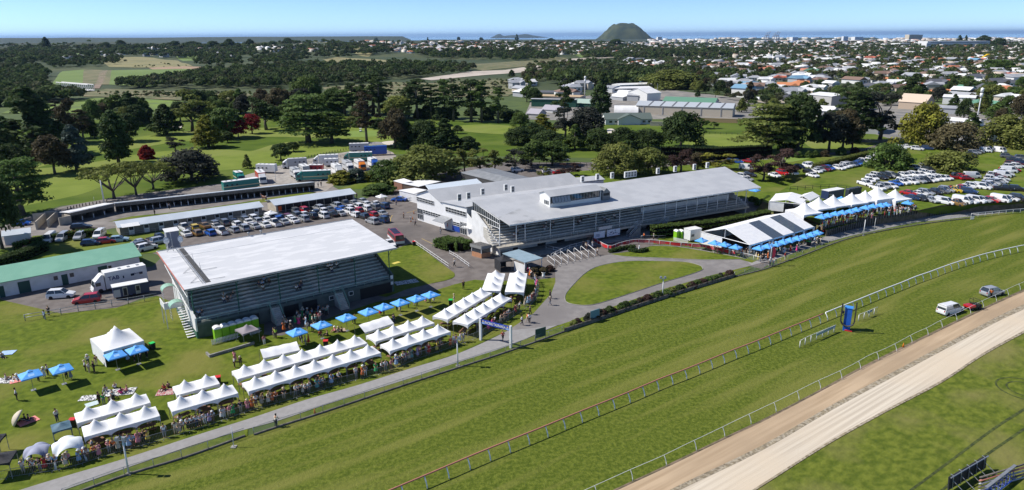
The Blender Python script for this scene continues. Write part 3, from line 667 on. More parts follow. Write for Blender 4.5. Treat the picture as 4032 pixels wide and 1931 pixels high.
mb = MB(); mb.b2(23.8,27.6,.2,.26, zb0 - .1, zb0 + .7); mb.build('banner', M('banner_grey', (.5,.5,.48), rough=.7), t2)
mb = MB(); mb.b2(-2.2, ABOX, -2.5, cw, .06,.16); mb.build('concourse_slab', CONC, t2)
# stairs from the concourse and from the right
for a, s in ((ABOX + .5,1),(ABOX - 8,1)):
    mb = MB()
    for i in range(10): mb.b2(a + i * .32, a + i * .32 + .32,-1.1,.1,0,.25 + i * .25)
    mb.build('staircase', CONC, t2)
    mb = MB()
    for y in (-1.1,.05): mb.tube([(a, y, .2),(a, y, 1.15),(a + 3.2, y, 3.6),(a + 3.2, y, 2.6)], .04,5); mb.tube([(a, y, .7),(a + 3.2, y, 3.1)], .03,4)
    mb.build('handrail', WHITE, t2)
# commentary box on the roof
def onroof(px, py):
    lo = 0
    for _ in range(20): z = lo; a, n = S2.loc(px, py, z if z else 9); lo = roofz(a, n)
    return a, n, lo
ca, cn, cz = onroof(2165,818); ce = onroof(2345,779)[0]; cg = onroof(2395,783)[0]
cdep = 4.6; ch = 2.7
mb = MB(); mb.b2(ca, ce, cn, cn + cdep, cz - .3, cz + .85,0); mb.b2(ca, ca + .15, cn, cn + cdep, cz + .85, cz + ch, 0); mb.b2(ca, ce, cn + cdep - .15, cn + cdep, cz + .85, cz + ch, 0); mb.b2(ce - .15, ce, cn, cn + cdep, cz + .85, cz + ch, 0)
mb.add([(ca, cn, cz + ch),(ca, cn + cdep, cz + ch),(ca, cn + cdep * .5, cz + ch + .8),(ca + .15, cn, cz + ch),(ca + .15, cn + cdep, cz + ch),(ca + .15, cn + cdep * .5, cz + ch + .8)], [(0,2,1),(3,4,5),(0,3,5,2),(1,2,5,4)], 0)
cb = mb.build('commentary_box', [M('white_cladding', (.72,.72,.7),(.68,.68,.66),1., .6, wave=(3, 'Y', (.6,.6,.58),.4))], t2)
mb = MB(); n0, n1 = cn - .35, cn + cdep * .5; mb.slab([(ca - .3, n0, cz + ch - .08),(ce + .2, n0, cz + ch - .08),(ce + .2, n1, cz + ch + .85),(ca - .3, n1, cz + ch + .85)], .1,0)
mb.slab([(ca - .3, n1 + .003, cz + ch + .85),(ce + .2, n1 + .003, cz + ch + .85),(ce + .2, cn + cdep + .3, cz + ch),(ca - .3, cn + cdep + .3, cz + ch)], .1,0); mb.build('box_roof', ROOFG, cb)
mb = MB(); mb.b2(ca + .2, ce - .2, cn + .3, cn + .34, cz + .85, cz + ch - .1,0); mb.build('window_band', GLASS, cb)
mb = MB(); k = ca + .2
while k < ce - .1: mb.tube([(k, cn + .02, cz + .86),(k, cn + .02, cz + ch - .1)], .035,4); k += .85
for k in range(6): a = ca + .4 + k * .85; mb.slab([(a, cn - .7, cz + .95),(a + .75, cn - .7, cz + .95),(a + .75, cn - .05, cz + ch - .35),(a, cn - .05, cz + ch - .35)], .03)
mb.build('window_frame', GREYM, cb)
for k in range(3): mb = MB(); mb.b2(ca - .03, ca - .002, cn + .5 + k * .7, cn + 1.05 + k * .7, cz + .5, cz + 1.4); mb.build('window', GLASS, cb)
mb = MB(); g0 = ce + .3; mb.b2(g0, cg, cn - .3, cn + 2.4, cz - .2, cz + 1.9,0); mb.b2(g0 + .2, cg - .2, cn - .34, cn - .302, cz + 1.1, cz + 1.7,1); mb.add([(g0, cn - .3, cz + 1.9),(cg, cn - .3, cz + 1.9),(cg, cn + 2.4, cz + 1.9),(g0, cn + 2.4, cz + 1.9),((g0 + cg) / 2, cn - .3, cz + 2.9),((g0 + cg) / 2, cn + 2.4, cz + 2.9)], [(0,1,4),(3,5,2),(0,4,5,3),(1,2,5,4)], 0)
mb.build('judges_hut', [M('grey_boards', (.2,.21,.215),(.16,.17,.175),2,.7), DARK], t2)
mb = MB()
for k in range(3): mb.tube([(g0, cn - .9, cz + .1 + k * .4),(cg + .1, cn - .9, cz + .1 + k * .4)], .03,4)
mb.build('handrail', GREYM, t2)
# air conditioning units along the roof
for px, py, w in ((1810,790,1),(1846,783,1),(1902,767,1),(1993,750,1),(2020,757,1),(2295,717,1),(2354,708,1),(2412,702,1),(2484,697,4.4),(2592,684,1),(2660,676,1),(2736,668,1),(2787,661,1)):
    p = G(px, py, zB + .1); l = L2(p); mb = MB(); hh = 1.5
    mb.b2(l.x - .45 * w, l.x + .45 * w, l.y, l.y + .5, l.z - .1, l.z + hh, 0)
    for k in range(int(w * 1.1)):
        for z in (.4,1.05): mb.lathe([(.28,0),(.05,.001)], (0,0,0),8,1) if 0 else mb.b2(l.x - .45 * w + .08 + k, l.x - .45 * w + .78 + k, l.y - .02, l.y - .003, l.z + z - .28, l.z + z + .28,1)
    mb.build('air_conditioner', [M('unit_white', (.62,.62,.6), rough=.6), M('unit_grille', (.12,.12,.12), rough=.6)], t2)
# three-storey left wing: gabled block behind the seating
e0, e1 = G(1645,867), G(1840,929)
WA = math.atan2(e1.y - e0.y, e1.x - e0.x); LW = (e1 - e0).length
t3 = t2
e0l = L2(e0); e1l = L2(e1)
wd = V3(math.cos(WA - S2.ang), math.sin(WA - S2.ang),0); wn_ = V3(-wd.y, wd.x, 0)     # along the end wall, and inwards
gx = L2(G(1749,895))
c1 = (gx - e0l).dot(wd)
WH1, WR, WH2 = 6.9,8.7,6.5
def wp(u, v, z): return e0l + wd * u + wn_ * v + V3(0,0, z)
longd = (L2(G(2163,731,8.3)) - L2(G(1749,806,6.6))); longd.z = 0; longd = longd.normalized() ; LL = 42.
def wq(u, v, z): return e0l + wd * u + longd * v + V3(0,0, z)
WCL = M('white_boards', (.78,.78,.77),(.74,.74,.73),1., .6, wave=(1.6, 'DIAGONAL', (.68,.68,.67),.3))
mb = MB()
for u0, u1, h0, h1 in ((0, c1 * .5, WH1, WR),(c1 * .5, c1, WR, WH2)):
    mb.hexa([wq(u0,0,0), wq(u1,0,0), wq(u1, LL, 0), wq(u0, LL, 0)], [wq(u0,0, h0), wq(u1,0, h1), wq(u1, LL, h1 + .4), wq(u0, LL, h0 + .4)])
mb.hexa([wq(c1,0,0), wq(LW, 0,0), wq(LW, 6,0), wq(c1,6,0)], [wq(c1,0, WH2 + .1), wq(LW, 0, WH2 + .4), wq(LW, 6, WH2 + .5), wq(c1,6, WH2 + .2)])
wing = mb.build('wing', WCL, t2)
mb = MB(); mb.slab([wq(-.4,-.4, WH1 + .02), wq(c1 * .5,-.4, WR + .12), wq(c1 * .5, LL, WR + .5), wq(-.4, LL, WH1 + .4)][::-1], -.1); 
mb.slab([wq(c1 * .5,-.4, WR + .12), wq(c1 + .4,-.4, WH2 + .02), wq(c1 + .4, LL, WH2 + .4), wq(c1 * .5, LL, WR + .5)][::-1], -.1)
mb.slab([wq(c1 + .41,-.3, WH2 + .22), wq(LW + .3,-.3, WH2 + .55), wq(LW + 1.5, LL, WH2 + 2.2), wq(c1 + .41, LL, WH2 + .6)][::-1], -.1); mb.build('wing_roof', ROOFG, wing)
def wwin(u0, u1, z0, z1, n, name='window'):
    mb = MB(); o = -.04
    mb.hexa([wq(u0, o - .05, z0), wq(u1, o - .05, z0), wq(u1, o, z0), wq(u0, o, z0)], [wq(u0, o - .05, z1), wq(u1, o - .05, z1), wq(u1, o, z1), wq(u0, o, z1)], 0)
    g = mb.build(name, GLASS, wing); mb = MB()
    for k in range(n + 1): u = u0 + (u1 - u0) * k / n; mb.tube([wq(u, o - .07, z0), wq(u, o - .07, z1)], .045,4)
    for z in (z0,(z0 + z1) / 2, z1): mb.tube([wq(u0, o - .07, z), wq(u1, o - .07, z)], .035,4)
    mb.build('window_frame', WHITE, g)
wwin(.1, c1 * .72,5.2,6.3,11); wwin(.2,2.6,.5,3.3,3); wwin(2.8, c1 * .98,2.3,3.3,7)
wwin(c1 + 2., LW * .99,4.6,5.8,7); wwin(LW * .74, LW * .87,1.7,2.6,2); wwin(LW * .88, LW * .995,.1,3.1,3, 'door')
mb = MB(); u0, u1 = c1 * 1.02, LW * .72; mb.slab([wq(u0,-2.6,2.3), wq(u1,-2.6,2.3), wq(u1,-.1,3.3), wq(u0,-.1,3.3)], .08,0); mb.build('entrance_canopy', GREYM, wing)
mb = MB(); mb.hexa([wq(LW * .73,-.2,.3), wq(LW * .87,-.2,.3), wq(LW * .87,-.12,.3), wq(LW * .73,-.12,.3)], [wq(LW * .73,-.2,1.55), wq(LW * .87,-.2,1.55), wq(LW * .87,-.12,1.55), wq(LW * .73,-.12,1.55)]); o = mb.build('sign_board', M('sign_blue', (.02,.07,.36), rough=.4), wing)
# glazed end of the stand and the white stair side
mb = MB(); j0 = wq(LW, 0,0); j1 = V3(-1.3, r0 + 8.5 * rd, 0); j2 = V3(-1.6,1.9,0)
def wall(mb, a, b, za, zb, ta, tb, mi=0, th=.15):
    d = (b - a).normalized(); n = V3(-d.y, d.x, 0) * th
    mb.hexa([a + V3(0,0, za), b + V3(0,0, zb), b + n + V3(0,0, zb), a + n + V3(0,0, za)], [a + V3(0,0, ta), b + V3(0,0, tb), b + n + V3(0,0, tb), a + n + V3(0,0, ta)], mi)
jm = j0.lerp(j2,.45)
wall(mb, j0, jm, 0,0,5.6,3.6); wall(mb, jm, j2,0,0,3.4,2.6); mb.build('stair_wall', WHITE, t2)
gl0, gl1 = V3(lbl.x + .3, DM - .6,0), V3(-.2,.6,0)
zg = lambda p: roofz(0, p.y) - .2
gm = gl0.lerp(gl1,.8)
mb = MB(); wall(mb, gl0, gm, 5.0,5.6, zg(gl0), zg(gm) , 0,.05); mb.build('end_glazing', M('tinted_glass', (.05,.06,.065), rough=.15, alpha=.75), t2)
mb = MB()
for k in range(15):
    p = gl0.lerp(gm, k / 14); mb.tube([p + V3(-.06,-.06,5.0 + .6 * k / 14), p + V3(-.06,-.06, zg(p))], .045,4)
for f in (0,.5,1): mb.tube([gl0 + V3(-.08,-.08,5.0 + (zg(gl0) - 5.0) * f), gm + V3(-.08,-.08,5.6 + (zg(gm) - 5.6) * f)], .06,4)
for k in (5,10,14): p = gl0.lerp(gm, k / 14); mb.tube([p, p + V3(0,0,5.2)], .08,6)
mb.build('glazing_frame', WHITE, t2)
mb = MB(); P = [wq(LW, -1.6,2.5), wq(LW + 3.5,-1.8,2.5), wq(LW + 6.5,-1.2,2.5)]; rail(mb, P, 1., 1., .035); mb.slab([P[0], P[2], P[2] + longd * 1.5, P[0] + longd * 1.5], .12); mb.build('walkway', WHITE, t2)
# ================================================================ trees
def leafquads(C, Rr, n, size, rng, up=.35):
    """n leaf-clump quads spread through the outer shell of every clump (centres C, radii Rr)"""
    k = len(C); idx = np.repeat(np.arange(k), n)
    d = rng.normal(size=(k * n, 3)); d /= np.linalg.norm(d, axis=1)[:, None]; d[:, 2] = np.where(d[:, 2] < -.5,-d[:, 2], d[:, 2])
    rad = rng.uniform(.55,1.06,(k * n, 1))
    p = C[idx] + d * Rr[idx] * rad
    nn = d + rng.normal(size=d.shape) * .55 + np.array([0,0, up]); nn /= np.linalg.norm(nn, axis=1)[:, None]
    a = np.cross(nn, rng.normal(size=nn.shape)); a /= np.linalg.norm(a, axis=1)[:, None]; b = np.cross(nn, a)
    s = size * rng.uniform(.6,1.25,(len(p),1)); e = s * rng.uniform(.55,.95,(len(p),1))
    V = np.stack([p - a * s, p - b * e, p + a * s, p + b * e], 1).reshape(-1,3)
    Fc = np.arange(len(V)).reshape(-1,4)
    ct = rng.uniform(.72,1.25, k); t = ct[idx] * rng.uniform(.72,1.28, len(idx))
    return V, Fc, t
def limb(mb, a, b, r0, r1, rng, bend=.12, n=4):
    a, b = Vector(a), Vector(b); L = (b - a).length; P = []
    for i in range(n + 1):
        t = i / n; w = math.sin(t * math.pi) * L * bend
        P.append(a.lerp(b, t) + Vector((rng.normal() * w * .4, rng.normal() * w * .4, w * .3)))
    mb.tube(P, [r0 + (r1 - r0) * i / n for i in range(n + 1)], 6)
BARK = M('bark', (.085,.07,.055),(.14,.12,.1),2., .95)
BARKP = M('pale_bark', (.2,.18,.15),(.28,.25,.21),2., .95)
def species(kind, seed, height=12., width=9.):
    """unit tree about 12 m tall: returns (crown vertices, faces, tint, trunk MB)"""
    rng = np.random.default_rng(seed); C = []; Rr = []; tr = MB(); Hh = height; W = width / 2
    leaf, n = .36,70
    if kind in ('round', 'dome', 'bush'):
        lo = {'round': .22, 'dome': .06, 'bush': .02}[kind]; k = 64
        for i in range(k):
            th = rng.uniform(0,2 * math.pi); z = rng.uniform(0,1) ** .8; rr = math.sin(math.acos(min(1, abs(z * 1.55 - .62) / 1.0))) if kind == 'round' else math.sqrt(max(0,1 - z * z))
            q = rng.uniform(.55,1.) * max(rr, .12) * rng.uniform(.78,1.05)
            C.append((W * q * math.cos(th), W * q * math.sin(th), Hh * (lo + (.92 - lo) * z))); s = rng.uniform(.9,1.7) * (W / 4.5)
            Rr.append((s, s, s * .78))
        n = 95; th = Hh * (lo + .22)
        tr.tube([(0,0,0),(.1,0, Hh * .12),(0,.1, th)], [.5,.38,.3], 8)
        for i in range(9 if kind != 'bush' else 3): c = C[int(rng.integers(len(C)))]; limb(tr, (0,0, th * .8),(c[0] * .85, c[1] * .85, c[2] * .9),.2,.05, rng)
    elif kind == 'cone':
        for i in range(70):
            z = rng.uniform(0,1); rr = (1 - z) ** .75 * (.82 + .3 * rng.random()); th = rng.uniform(0,2 * math.pi); q = rng.uniform(.6,.95) * rr
            if z < .1: q *= .8
            C.append((W * q * math.cos(th), W * q * math.sin(th), Hh * (.1 + .86 * z))); s = W * (.17 + .2 * (1 - z)); Rr.append((s, s, s * .85))
        n = 85; tr.tube([(0,0,0),(0,0, Hh * .5),(0,0, Hh * .95)], [.42,.25,.05], 8)
    elif kind == 'column':
        for i in range(70):
            z = rng.uniform(0,1); rr = min(1,2.4 * (1 - z) ** .8,.75 + 1.2 * z) * (.8 + .3 * rng.random()) ; th = rng.uniform(0,2 * math.pi); q = rng.uniform(.55,.9) * rr
            C.append((W * q * math.cos(th), W * q * math.sin(th), Hh * (.12 + .82 * z))); s = W * rng.uniform(.3,.48); Rr.append((s, s, s * 1.1))
        n = 80; tr.tube([(0,0,0),(0,0, Hh * .9)], [.4,.1], 8)
    elif kind == 'cedar':
        for lv in range(8):
            z = .3 + .65 * lv / 7; rr = (1 - (z - .3) ** 1.5 * 1.1) * rng.uniform(.8,1.05); m = 9 if lv < 6 else 5
            for i in range(m):
                th = 2 * math.pi * (i + rng.random() * .8) / m; q = rng.uniform(.45,.95) * rr
                C.append((W * q * math.cos(th), W * q * math.sin(th), Hh * (z + rng.uniform(-.02,.02)) - q * .5)); s = W * rng.uniform(.22,.36); Rr.append((s, s, s * .22))
                if rng.random() < .6: limb(tr, (0,0, Hh * (z - .04)),(W * q * math.cos(th), W * q * math.sin(th), Hh * z - q * .5 - .1),.14,.05, rng, .06)
        n = 78; tr.tube([(0,0,0),(.2,.1, Hh * .3),(0,0, Hh * .6),(.1,0, Hh * .92)], [.62,.42,.28,.08], 8)
    elif kind == 'pine':
        for i in range(34):
            z = rng.uniform(.38,1.); th = rng.uniform(0,2 * math.pi); q = rng.uniform(.15,.95) * (1.15 - .75 * abs(z - .62) / .38)
            C.append((W * q * math.cos(th), W * q * math.sin(th), Hh * (z * .96))); s = W * rng.uniform(.24,.42); Rr.append((s, s, s * .5))
            if rng.random() < .6: limb(tr, (0,0, Hh * (z - .08)), C[-1], .1,.03, rng, .05,3)
        n = 100; leaf = .3; tr.tube([(0,0,0),(.15,0, Hh * .35),(0,.1, Hh * .7),(0,0, Hh * .95)], [.42,.32,.2,.05], 8)
    elif kind == 'umbrella':
        for b in range(9):
            th = 2 * math.pi * (b + rng.random() * .6) / 9; e = (W * .8 * math.cos(th), W * .8 * math.sin(th), Hh * rng.uniform(.66,.84))
            limb(tr, (0,0, Hh * .22), e, .2,.05, rng, .1)
            for k2 in range(7):
                f = rng.uniform(.45,1.15); a2 = th + rng.uniform(-.35,.35); C.append((e[0] / .8 * f * .85 + rng.normal() * .3, e[1] / .8 * f * .85 + rng.normal() * .3, Hh * rng.uniform(.72,.95) - abs(f - .5) * 1.2)); s = W * rng.uniform(.13,.22); Rr.append((s, s, s * .35))
        n = 46; leaf = .27; tr.tube([(0,0,0),(.1,0, Hh * .12),(0,0, Hh * .24)], [.4,.3,.26], 8)
    elif kind == 'open':      # airy gum-like crown
        for b in range(13):
            th = rng.uniform(0,2 * math.pi); z = rng.uniform(.35,.95); q = rng.uniform(.3,.85) * (1 - .35 * (z - .35)); e = (W * q * math.cos(th), W * q * math.sin(th), Hh * z)
            limb(tr, (0,0, Hh * min(z - .15,.45)), e, .2,.05, rng, .1)
            for k2 in range(4): C.append((e[0] + rng.normal() * W * .16, e[1] + rng.normal() * W * .16, e[2] + rng.normal() * .5)); s = W * rng.uniform(.16,.3); Rr.append((s, s, s * .7))
        n = 80; leaf = .33; tr.tube([(0,0,0),(.2,0, Hh * .2),(0,0, Hh * .5)], [.5,.36,.2], 8)
    C = np.array(C); Rr = np.array(Rr)
    V, Fc, t = leafquads(C, Rr, n, leaf, rng)
    return V, Fc, t, tr
LEAFC = dict(dark=((.038,.067,.019),(.067,.102,.030)), mid=((.070,.119,.028),(.114,.172,.042)), olive=((.131,.154,.035),(.193,.219,.056)), gold=((.228,.236,.032),(.180,.175,.030)),
             bright=((.075,.12,.025),(.11,.17,.04)), blue=((.07,.1,.08),(.1,.135,.105)), brown=((.075,.06,.03),(.1,.085,.045)), red=((.2,.012,.015),(.28,.025,.025)), purple=((.06,.035,.03),(.085,.05,.04)), grey=((.035,.04,.03),(.055,.06,.045)), tan=((.13,.11,.055),(.17,.15,.075)))
def leafmat(c): a, b = LEAFC[c]; return M('leaf_' + c, a, b, .6,.75, rand=.12, attr='tint', spec=.2, detail=3, trans=.38)
PROTO = {}
DIM = dict(round=(12,11), dome=(10,13), bush=(6,7), cone=(13,8.5), column=(13,6), cedar=(14,13), pine=(16,7.5), umbrella=(9,13), open=(14,11))
def protomesh(kind, v):
    if (kind, v) not in PROTO:
        h, w = DIM[kind]; V, Fc, t, tr = species(kind, hash((kind == 'x', len(kind) * 31 + ord(kind[0]) + v * 101)) % 9999, h, w)
        c = npmesh('crown', V, Fc, leafmat('mid'), tint=t); k = tr.build('trunk', BARK)
        top = float(V[:, 2].max()); hw = float(np.percentile(np.abs(V[:, 0]),99))
        PROTO[(kind, v)] = (c.data, k.data, top, hw); bpy.data.objects.remove(c); bpy.data.objects.remove(k)
    return PROTO[(kind, v)]
TREES = []
KINDW = dict(round='round-crowned tree', dome='broad domed tree', bush='rounded bush', cone='cone-shaped conifer', column='tall narrow conifer', cedar='layered cedar', pine='tall pine with bare trunk', umbrella='spreading flat-topped tree', open='airy wide tree')
COLW = dict(dark='dark green', mid='mid green', olive='olive green', gold='golden green', bright='light green', blue='blue-green', brown='brownish', red='crimson-leaved', purple='purple-brown', grey='grey-green', tan='tan and green')
KN = dict(round='broadleaf_tree', dome='broadleaf_tree', bush='bush', cone='conifer_tree', column='conifer_tree', cedar='cedar_tree', pine='pine_tree', umbrella='spreading_tree', open='gum_tree')
def tree(kind, col, p, h, w, where, bark=None, rot=None, group=None):
    v = random.randrange(3); cm, tm, top, hw = protomesh(kind, v)
    r = thing(KN[kind], p, random.random() * 6.28 if rot is None else rot, f'{COLW[col]} {KINDW[kind]} {where}', 'bush' if kind == 'bush' else 'tree', group or ('bushes ' if kind == 'bush' else 'trees ') + where)
    r.scale = (w / 2 / hw, w / 2 / hw, h / top)
    c = bpy.data.objects.new('crown', cm); COL.objects.link(c); c.parent = r; setmat(c, 0, leafmat(col))
    k = bpy.data.objects.new('trunk', tm); COL.objects.link(k); k.parent = r
    if bark: setmat(k, 0, bark)
    TREES.append((p.x, p.y, w / 2)); return r
def tpx(kind, col, px, py, top, wpx, where, bark=None, z=0):
    p = T(px, py) if py < 420 else G(px, py, z); tree(kind, col, p, hgt(p, top), wpx / ppm(p) * 1.13, where, bark)
W1, W2, W3, W4 = 'on the golf course at the left', 'on the golf course behind the horse trucks', 'behind the main grandstand', 'beyond the parked cars'
for a in (('cone', 'dark', 138,612,339,215, W1),('cone', 'dark', 10,640,450,110, W1),('round', 'brown', 217,686,525,120, W1),('cone', 'blue', 304,670,489,115, W1),
          ('cedar', 'mid', 91,848,623,200, W1),('round', 'dark', 10,980,640,140, W1),('column', 'dark', 468,643,428,92, W1),('round', 'dark', 510,558,444,88, W1),('cone', 'dark', 656,531,408,105, W1),
          ('cone', 'gold', 822,582,452,105, W1),('open', 'grey', 693,600,538,62, W1),('bush', 'red', 579,626,570,52, W1),('dome', 'grey', 758,712,580,222, W1),
          ('umbrella', 'olive', 450,783,648,190, W1),('umbrella', 'olive', 537,769,637,150, W1),('umbrella', 'olive', 604,746,640,150, W1),('cone', 'olive', 974,663,607,30, W1),
          ('open', 'olive', 758,517,351,165, W1),('round', 'red', 940,546,467,58, W1),('round', 'red', 993,527,448,60, W1),('round', 'mid', 900,545,420,115, W1),('round', 'dark', 897,562,518,45, W1),
          ('column', 'dark', 373,544,475,36, W1),('open', 'brown', 278,568,384,110, W1),('pine', 'grey', 245,560,392,60, W1),('column', 'dark', 565,489,425,24, W1),('column', 'dark', 590,487,430,24, W1),('column', 'dark', 548,492,440,22, W1),
          ('pine', 'brown', 330,560,430,60, W1),('dome', 'dark', 60,700,560,130, W1),('cone', 'mid', 20,560,455,100, W1),('round', 'dark', 330,545,450,70, W1),
          ('dome', 'bright', 1215,440,296,130, W2),('cedar', 'mid', 1215,562,370,205, W2),('cedar', 'mid', 1306,566,436,125, W2),('open', 'dark', 1049,513,380,110, W2),('round', 'brown', 1105,470,343,90, W2),('round', 'mid', 1109,503,415,55, W2),
          ('pine', 'brown', 1446,576,360,80, W2),('pine', 'mid', 1357,457,352,95, W2),('pine', 'dark', 1391,452,325,65, W2),('pine', 'dark', 1470,452,290,120, W2),('pine', 'dark', 1496,463,300,90, W2),('pine', 'dark', 1644,469,310,100, W2),
          ('round', 'olive', 1571,472,375,98, W2),('pine', 'mid', 1752,467,310,60, W2),('pine', 'dark', 1786,479,330,85, W2),('pine', 'dark', 1855,481,312,100, W2),('pine', 'mid', 1897,483,320,75, W2),('pine', 'mid', 1962,485,345,65, W2),('pine', 'dark', 1700,470,330,70, W2),('pine', 'dark', 1610,462,340,60, W2),('pine', 'mid', 1425,455,335,60, W2),
          ('bush', 'olive', 1385,497,457,60, W2),('bush', 'mid', 1420,502,460,55, W2),('bush', 'dark', 1486,507,465,62, W2),('round', 'dark', 1802,527,493,36, W2),('round', 'brown', 1555,584,424,100, W2),('column', 'brown', 1560,560,430,50, W2),
          ('cone', 'dark', 1608,584,477,90, W2),('dome', 'dark', 1668,584,468,130, W2),('cone', 'dark', 1753,586,465,100, W2),('bush', 'dark', 1843,588,535,78, W2),('round', 'dark', 1107,631,562,64, W2),('round', 'dark', 1156,598,558,46, W2),
          ('dome', 'olive', 1668,714,568,222, 'beside the horse truck yard'),('dome', 'mid', 1522,718,627,115, 'beside the horse truck yard'),('bush', 'gold', 1345,722,670,85, 'beside the horse truck yard'),('bush', 'blue', 1405,715,660,70, 'beside the horse truck yard'),('bush', 'gold', 1452,712,672,62, 'beside the horse truck yard'),
          ('bush', 'mid', 1490,762,722,115, 'beside the horse truck yard'),('open', 'olive', 1770,686,585,85, W3),('open', 'olive', 1830,684,582,88, W3),('open', 'olive', 1890,684,584,85, W3),('open', 'olive', 1950,680,586,85, W3),('open', 'grey', 2028,674,588,80, W3),('open', 'olive', 1715,690,600,70, W3),
          ('round', 'mid', 2090,655,548,95, W3),('round', 'mid', 2174,652,555,115, W3),('open', 'olive', 2144,706,653,40, W3),('open', 'purple', 2241,692,639,66, W3),('column', 'mid', 2365,667,607,34, W3),
          ('dome', 'olive', 2430,690,562,170, W3),('dome', 'olive', 2550,682,575,145, W3),('open', 'purple', 2680,682,587,120, W3),('open', 'gold', 2825,674,605,125, W3),('round', 'brown', 2745,672,600,60, W3),
          ('bush', 'dark', 1754,750,730,56, W3),('pine', 'dark', 2219,515,315,62, W3),('dome', 'grey', 2308,537,412,150, W3),('column', 'dark', 2365,458,325,68, W3),('dome', 'dark', 2681,584,432,160, W3),
          ('dome', 'dark', 2040,568,497,115, W3),('cone', 'gold', 2134,530,448,90, W3),('dome', 'dark', 2160,592,510,120, W3),('cone', 'bright', 2263,590,488,68, W3),('dome', 'dark', 2352,590,499,115, W3),('dome', 'dark', 2450,584,499,120, W3),('dome', 'dark', 2551,584,505,115, W3),('dome', 'mid', 2049,500,440,70, W3),('dome', 'dark', 2100,560,480,90, W3),('open', 'grey', 2225,540,420,90, W3),
          ('open', 'mid', 2762,507,460,46, W3),('open', 'mid', 2811,507,478,28, W3),
          ('cedar', 'olive', 3020,602,405,210, W4),('dome', 'dark', 3081,592,430,120, W4),('round', 'dark', 3138,600,365,150, W4),('round', 'grey', 3263,598,436,120, W4),('round', 'brown', 3316,592,425,110, W4),('round', 'dark', 3355,590,440,80, W4),('cedar', 'dark', 3350,560,343,160, W4),
          ('open', 'grey', 3462,558,358,150, W4),('dome', 'gold', 3624,590,392,175, W4),('dome', 'tan', 3758,612,477,175, W4),('dome', 'olive', 3738,702,590,190, W4),('dome', 'bright', 3490,690,560,150, W4),('open', 'purple', 3070,702,588,130, W4),('open', 'purple', 3005,712,608,90, W4),
          ('dome', 'olive', 3952,596,448,180, W4),('dome', 'olive', 4030,606,460,150, W4),('open', 'tan', 3960,590,475,90, W4),('cone', 'dark', 3596,390,288,84, 'among the houses at the right'),('round', 'olive', 3895,406,331,84, 'among the houses at the right'),('cone', 'mid', 3928,468,400,90, 'among the houses at the right'),
          ('dome', 'mid', 3810,352,310,100, 'among the houses at the right'),('dome', 'mid', 3985,402,340,110, 'among the houses at the right'),('dome', 'mid', 3750,365,325,100, 'among the houses at the right'),('round', 'grey', 3690,402,340,48, 'among the houses at the right'),
          ('round', 'mid', 2830,300,268,90, 'among the houses at the right'),('dome', 'olive', 2640,348,272,190, 'among the houses at the right'),('dome', 'mid', 3920,285,232,130, 'among the houses at the right')):
    tpx(*a)
for kd, x, b, tp, w in (('cone', 185,200,145,36),('dome', 476,185,157,36),('dome', 689,190,160,46),('dome', 905,186,150,42),('dome', 985,183,153,30),('dome', 1134,184,148,42),('cone', 1271,176,153,22),('open', 1304,196,157,34),('round', 1482,170,148,14),('cone', 1685,166,146,9),('round', 1806,164,145,12),('round', 1895,162,147,14),('cone', 2035,162,134,13),('dome', 2170,168,150,30),('dome', 2425,182,153,50),('cone', 3180,190,168,18),('cone', 3775,175,138,22),('cone', 3800,175,139,16),('dome', 3870,178,138,50),('dome', 3930,188,147,60),('dome', 420,200,165,40),('dome', 760,190,162,60),('dome', 840,190,160,50)): tpx(kd, 'dark', x, b, tp, w, 'standing tall on the far skyline')
# palms
def palm(px, py, top, where):
    p = G(px, py); h = hgt(p, top); r = thing('palm_tree', p, 0, 'small palm tree ' + where, 'palm')
    mb = MB(); mb.tube([(0,0,0),(0,0, h * .8)], [.22,.15], 7); mb.build('trunk', BARK, r); mb = MB()
    for i in range(26):
        a = i * 2.4; e = random.uniform(-.3,1.1); L = h * .38; P = [Vector((0,0, h * .8))]
        for k in range(1,5): t = k / 4; P.append(Vector((math.cos(a) * L * t * math.cos(e * .6), math.sin(a) * L * t * math.cos(e * .6), h * .8 + L * (t * math.sin(e) - .55 * t * t))))
        sd_ = Vector((-math.sin(a), math.cos(a),0))
        for q0, q1, w0, w1 in zip(P, P[1:], (.05,.2,.22,.12),(.2,.22,.12,.01)): mb.quad(q0 - sd_ * w0 * h / 3, q0 + sd_ * w0 * h / 3, q1 + sd_ * w1 * h / 3, q1 - sd_ * w1 * h / 3)
    mb.build('fronds', M('palm_leaf', (.03,.055,.015),(.05,.08,.02),3,.6), r)
palm(1829,742,703, 'behind the white left wing of the grandstand'); palm(2555,892,845, 'in front of the main grandstand seats')
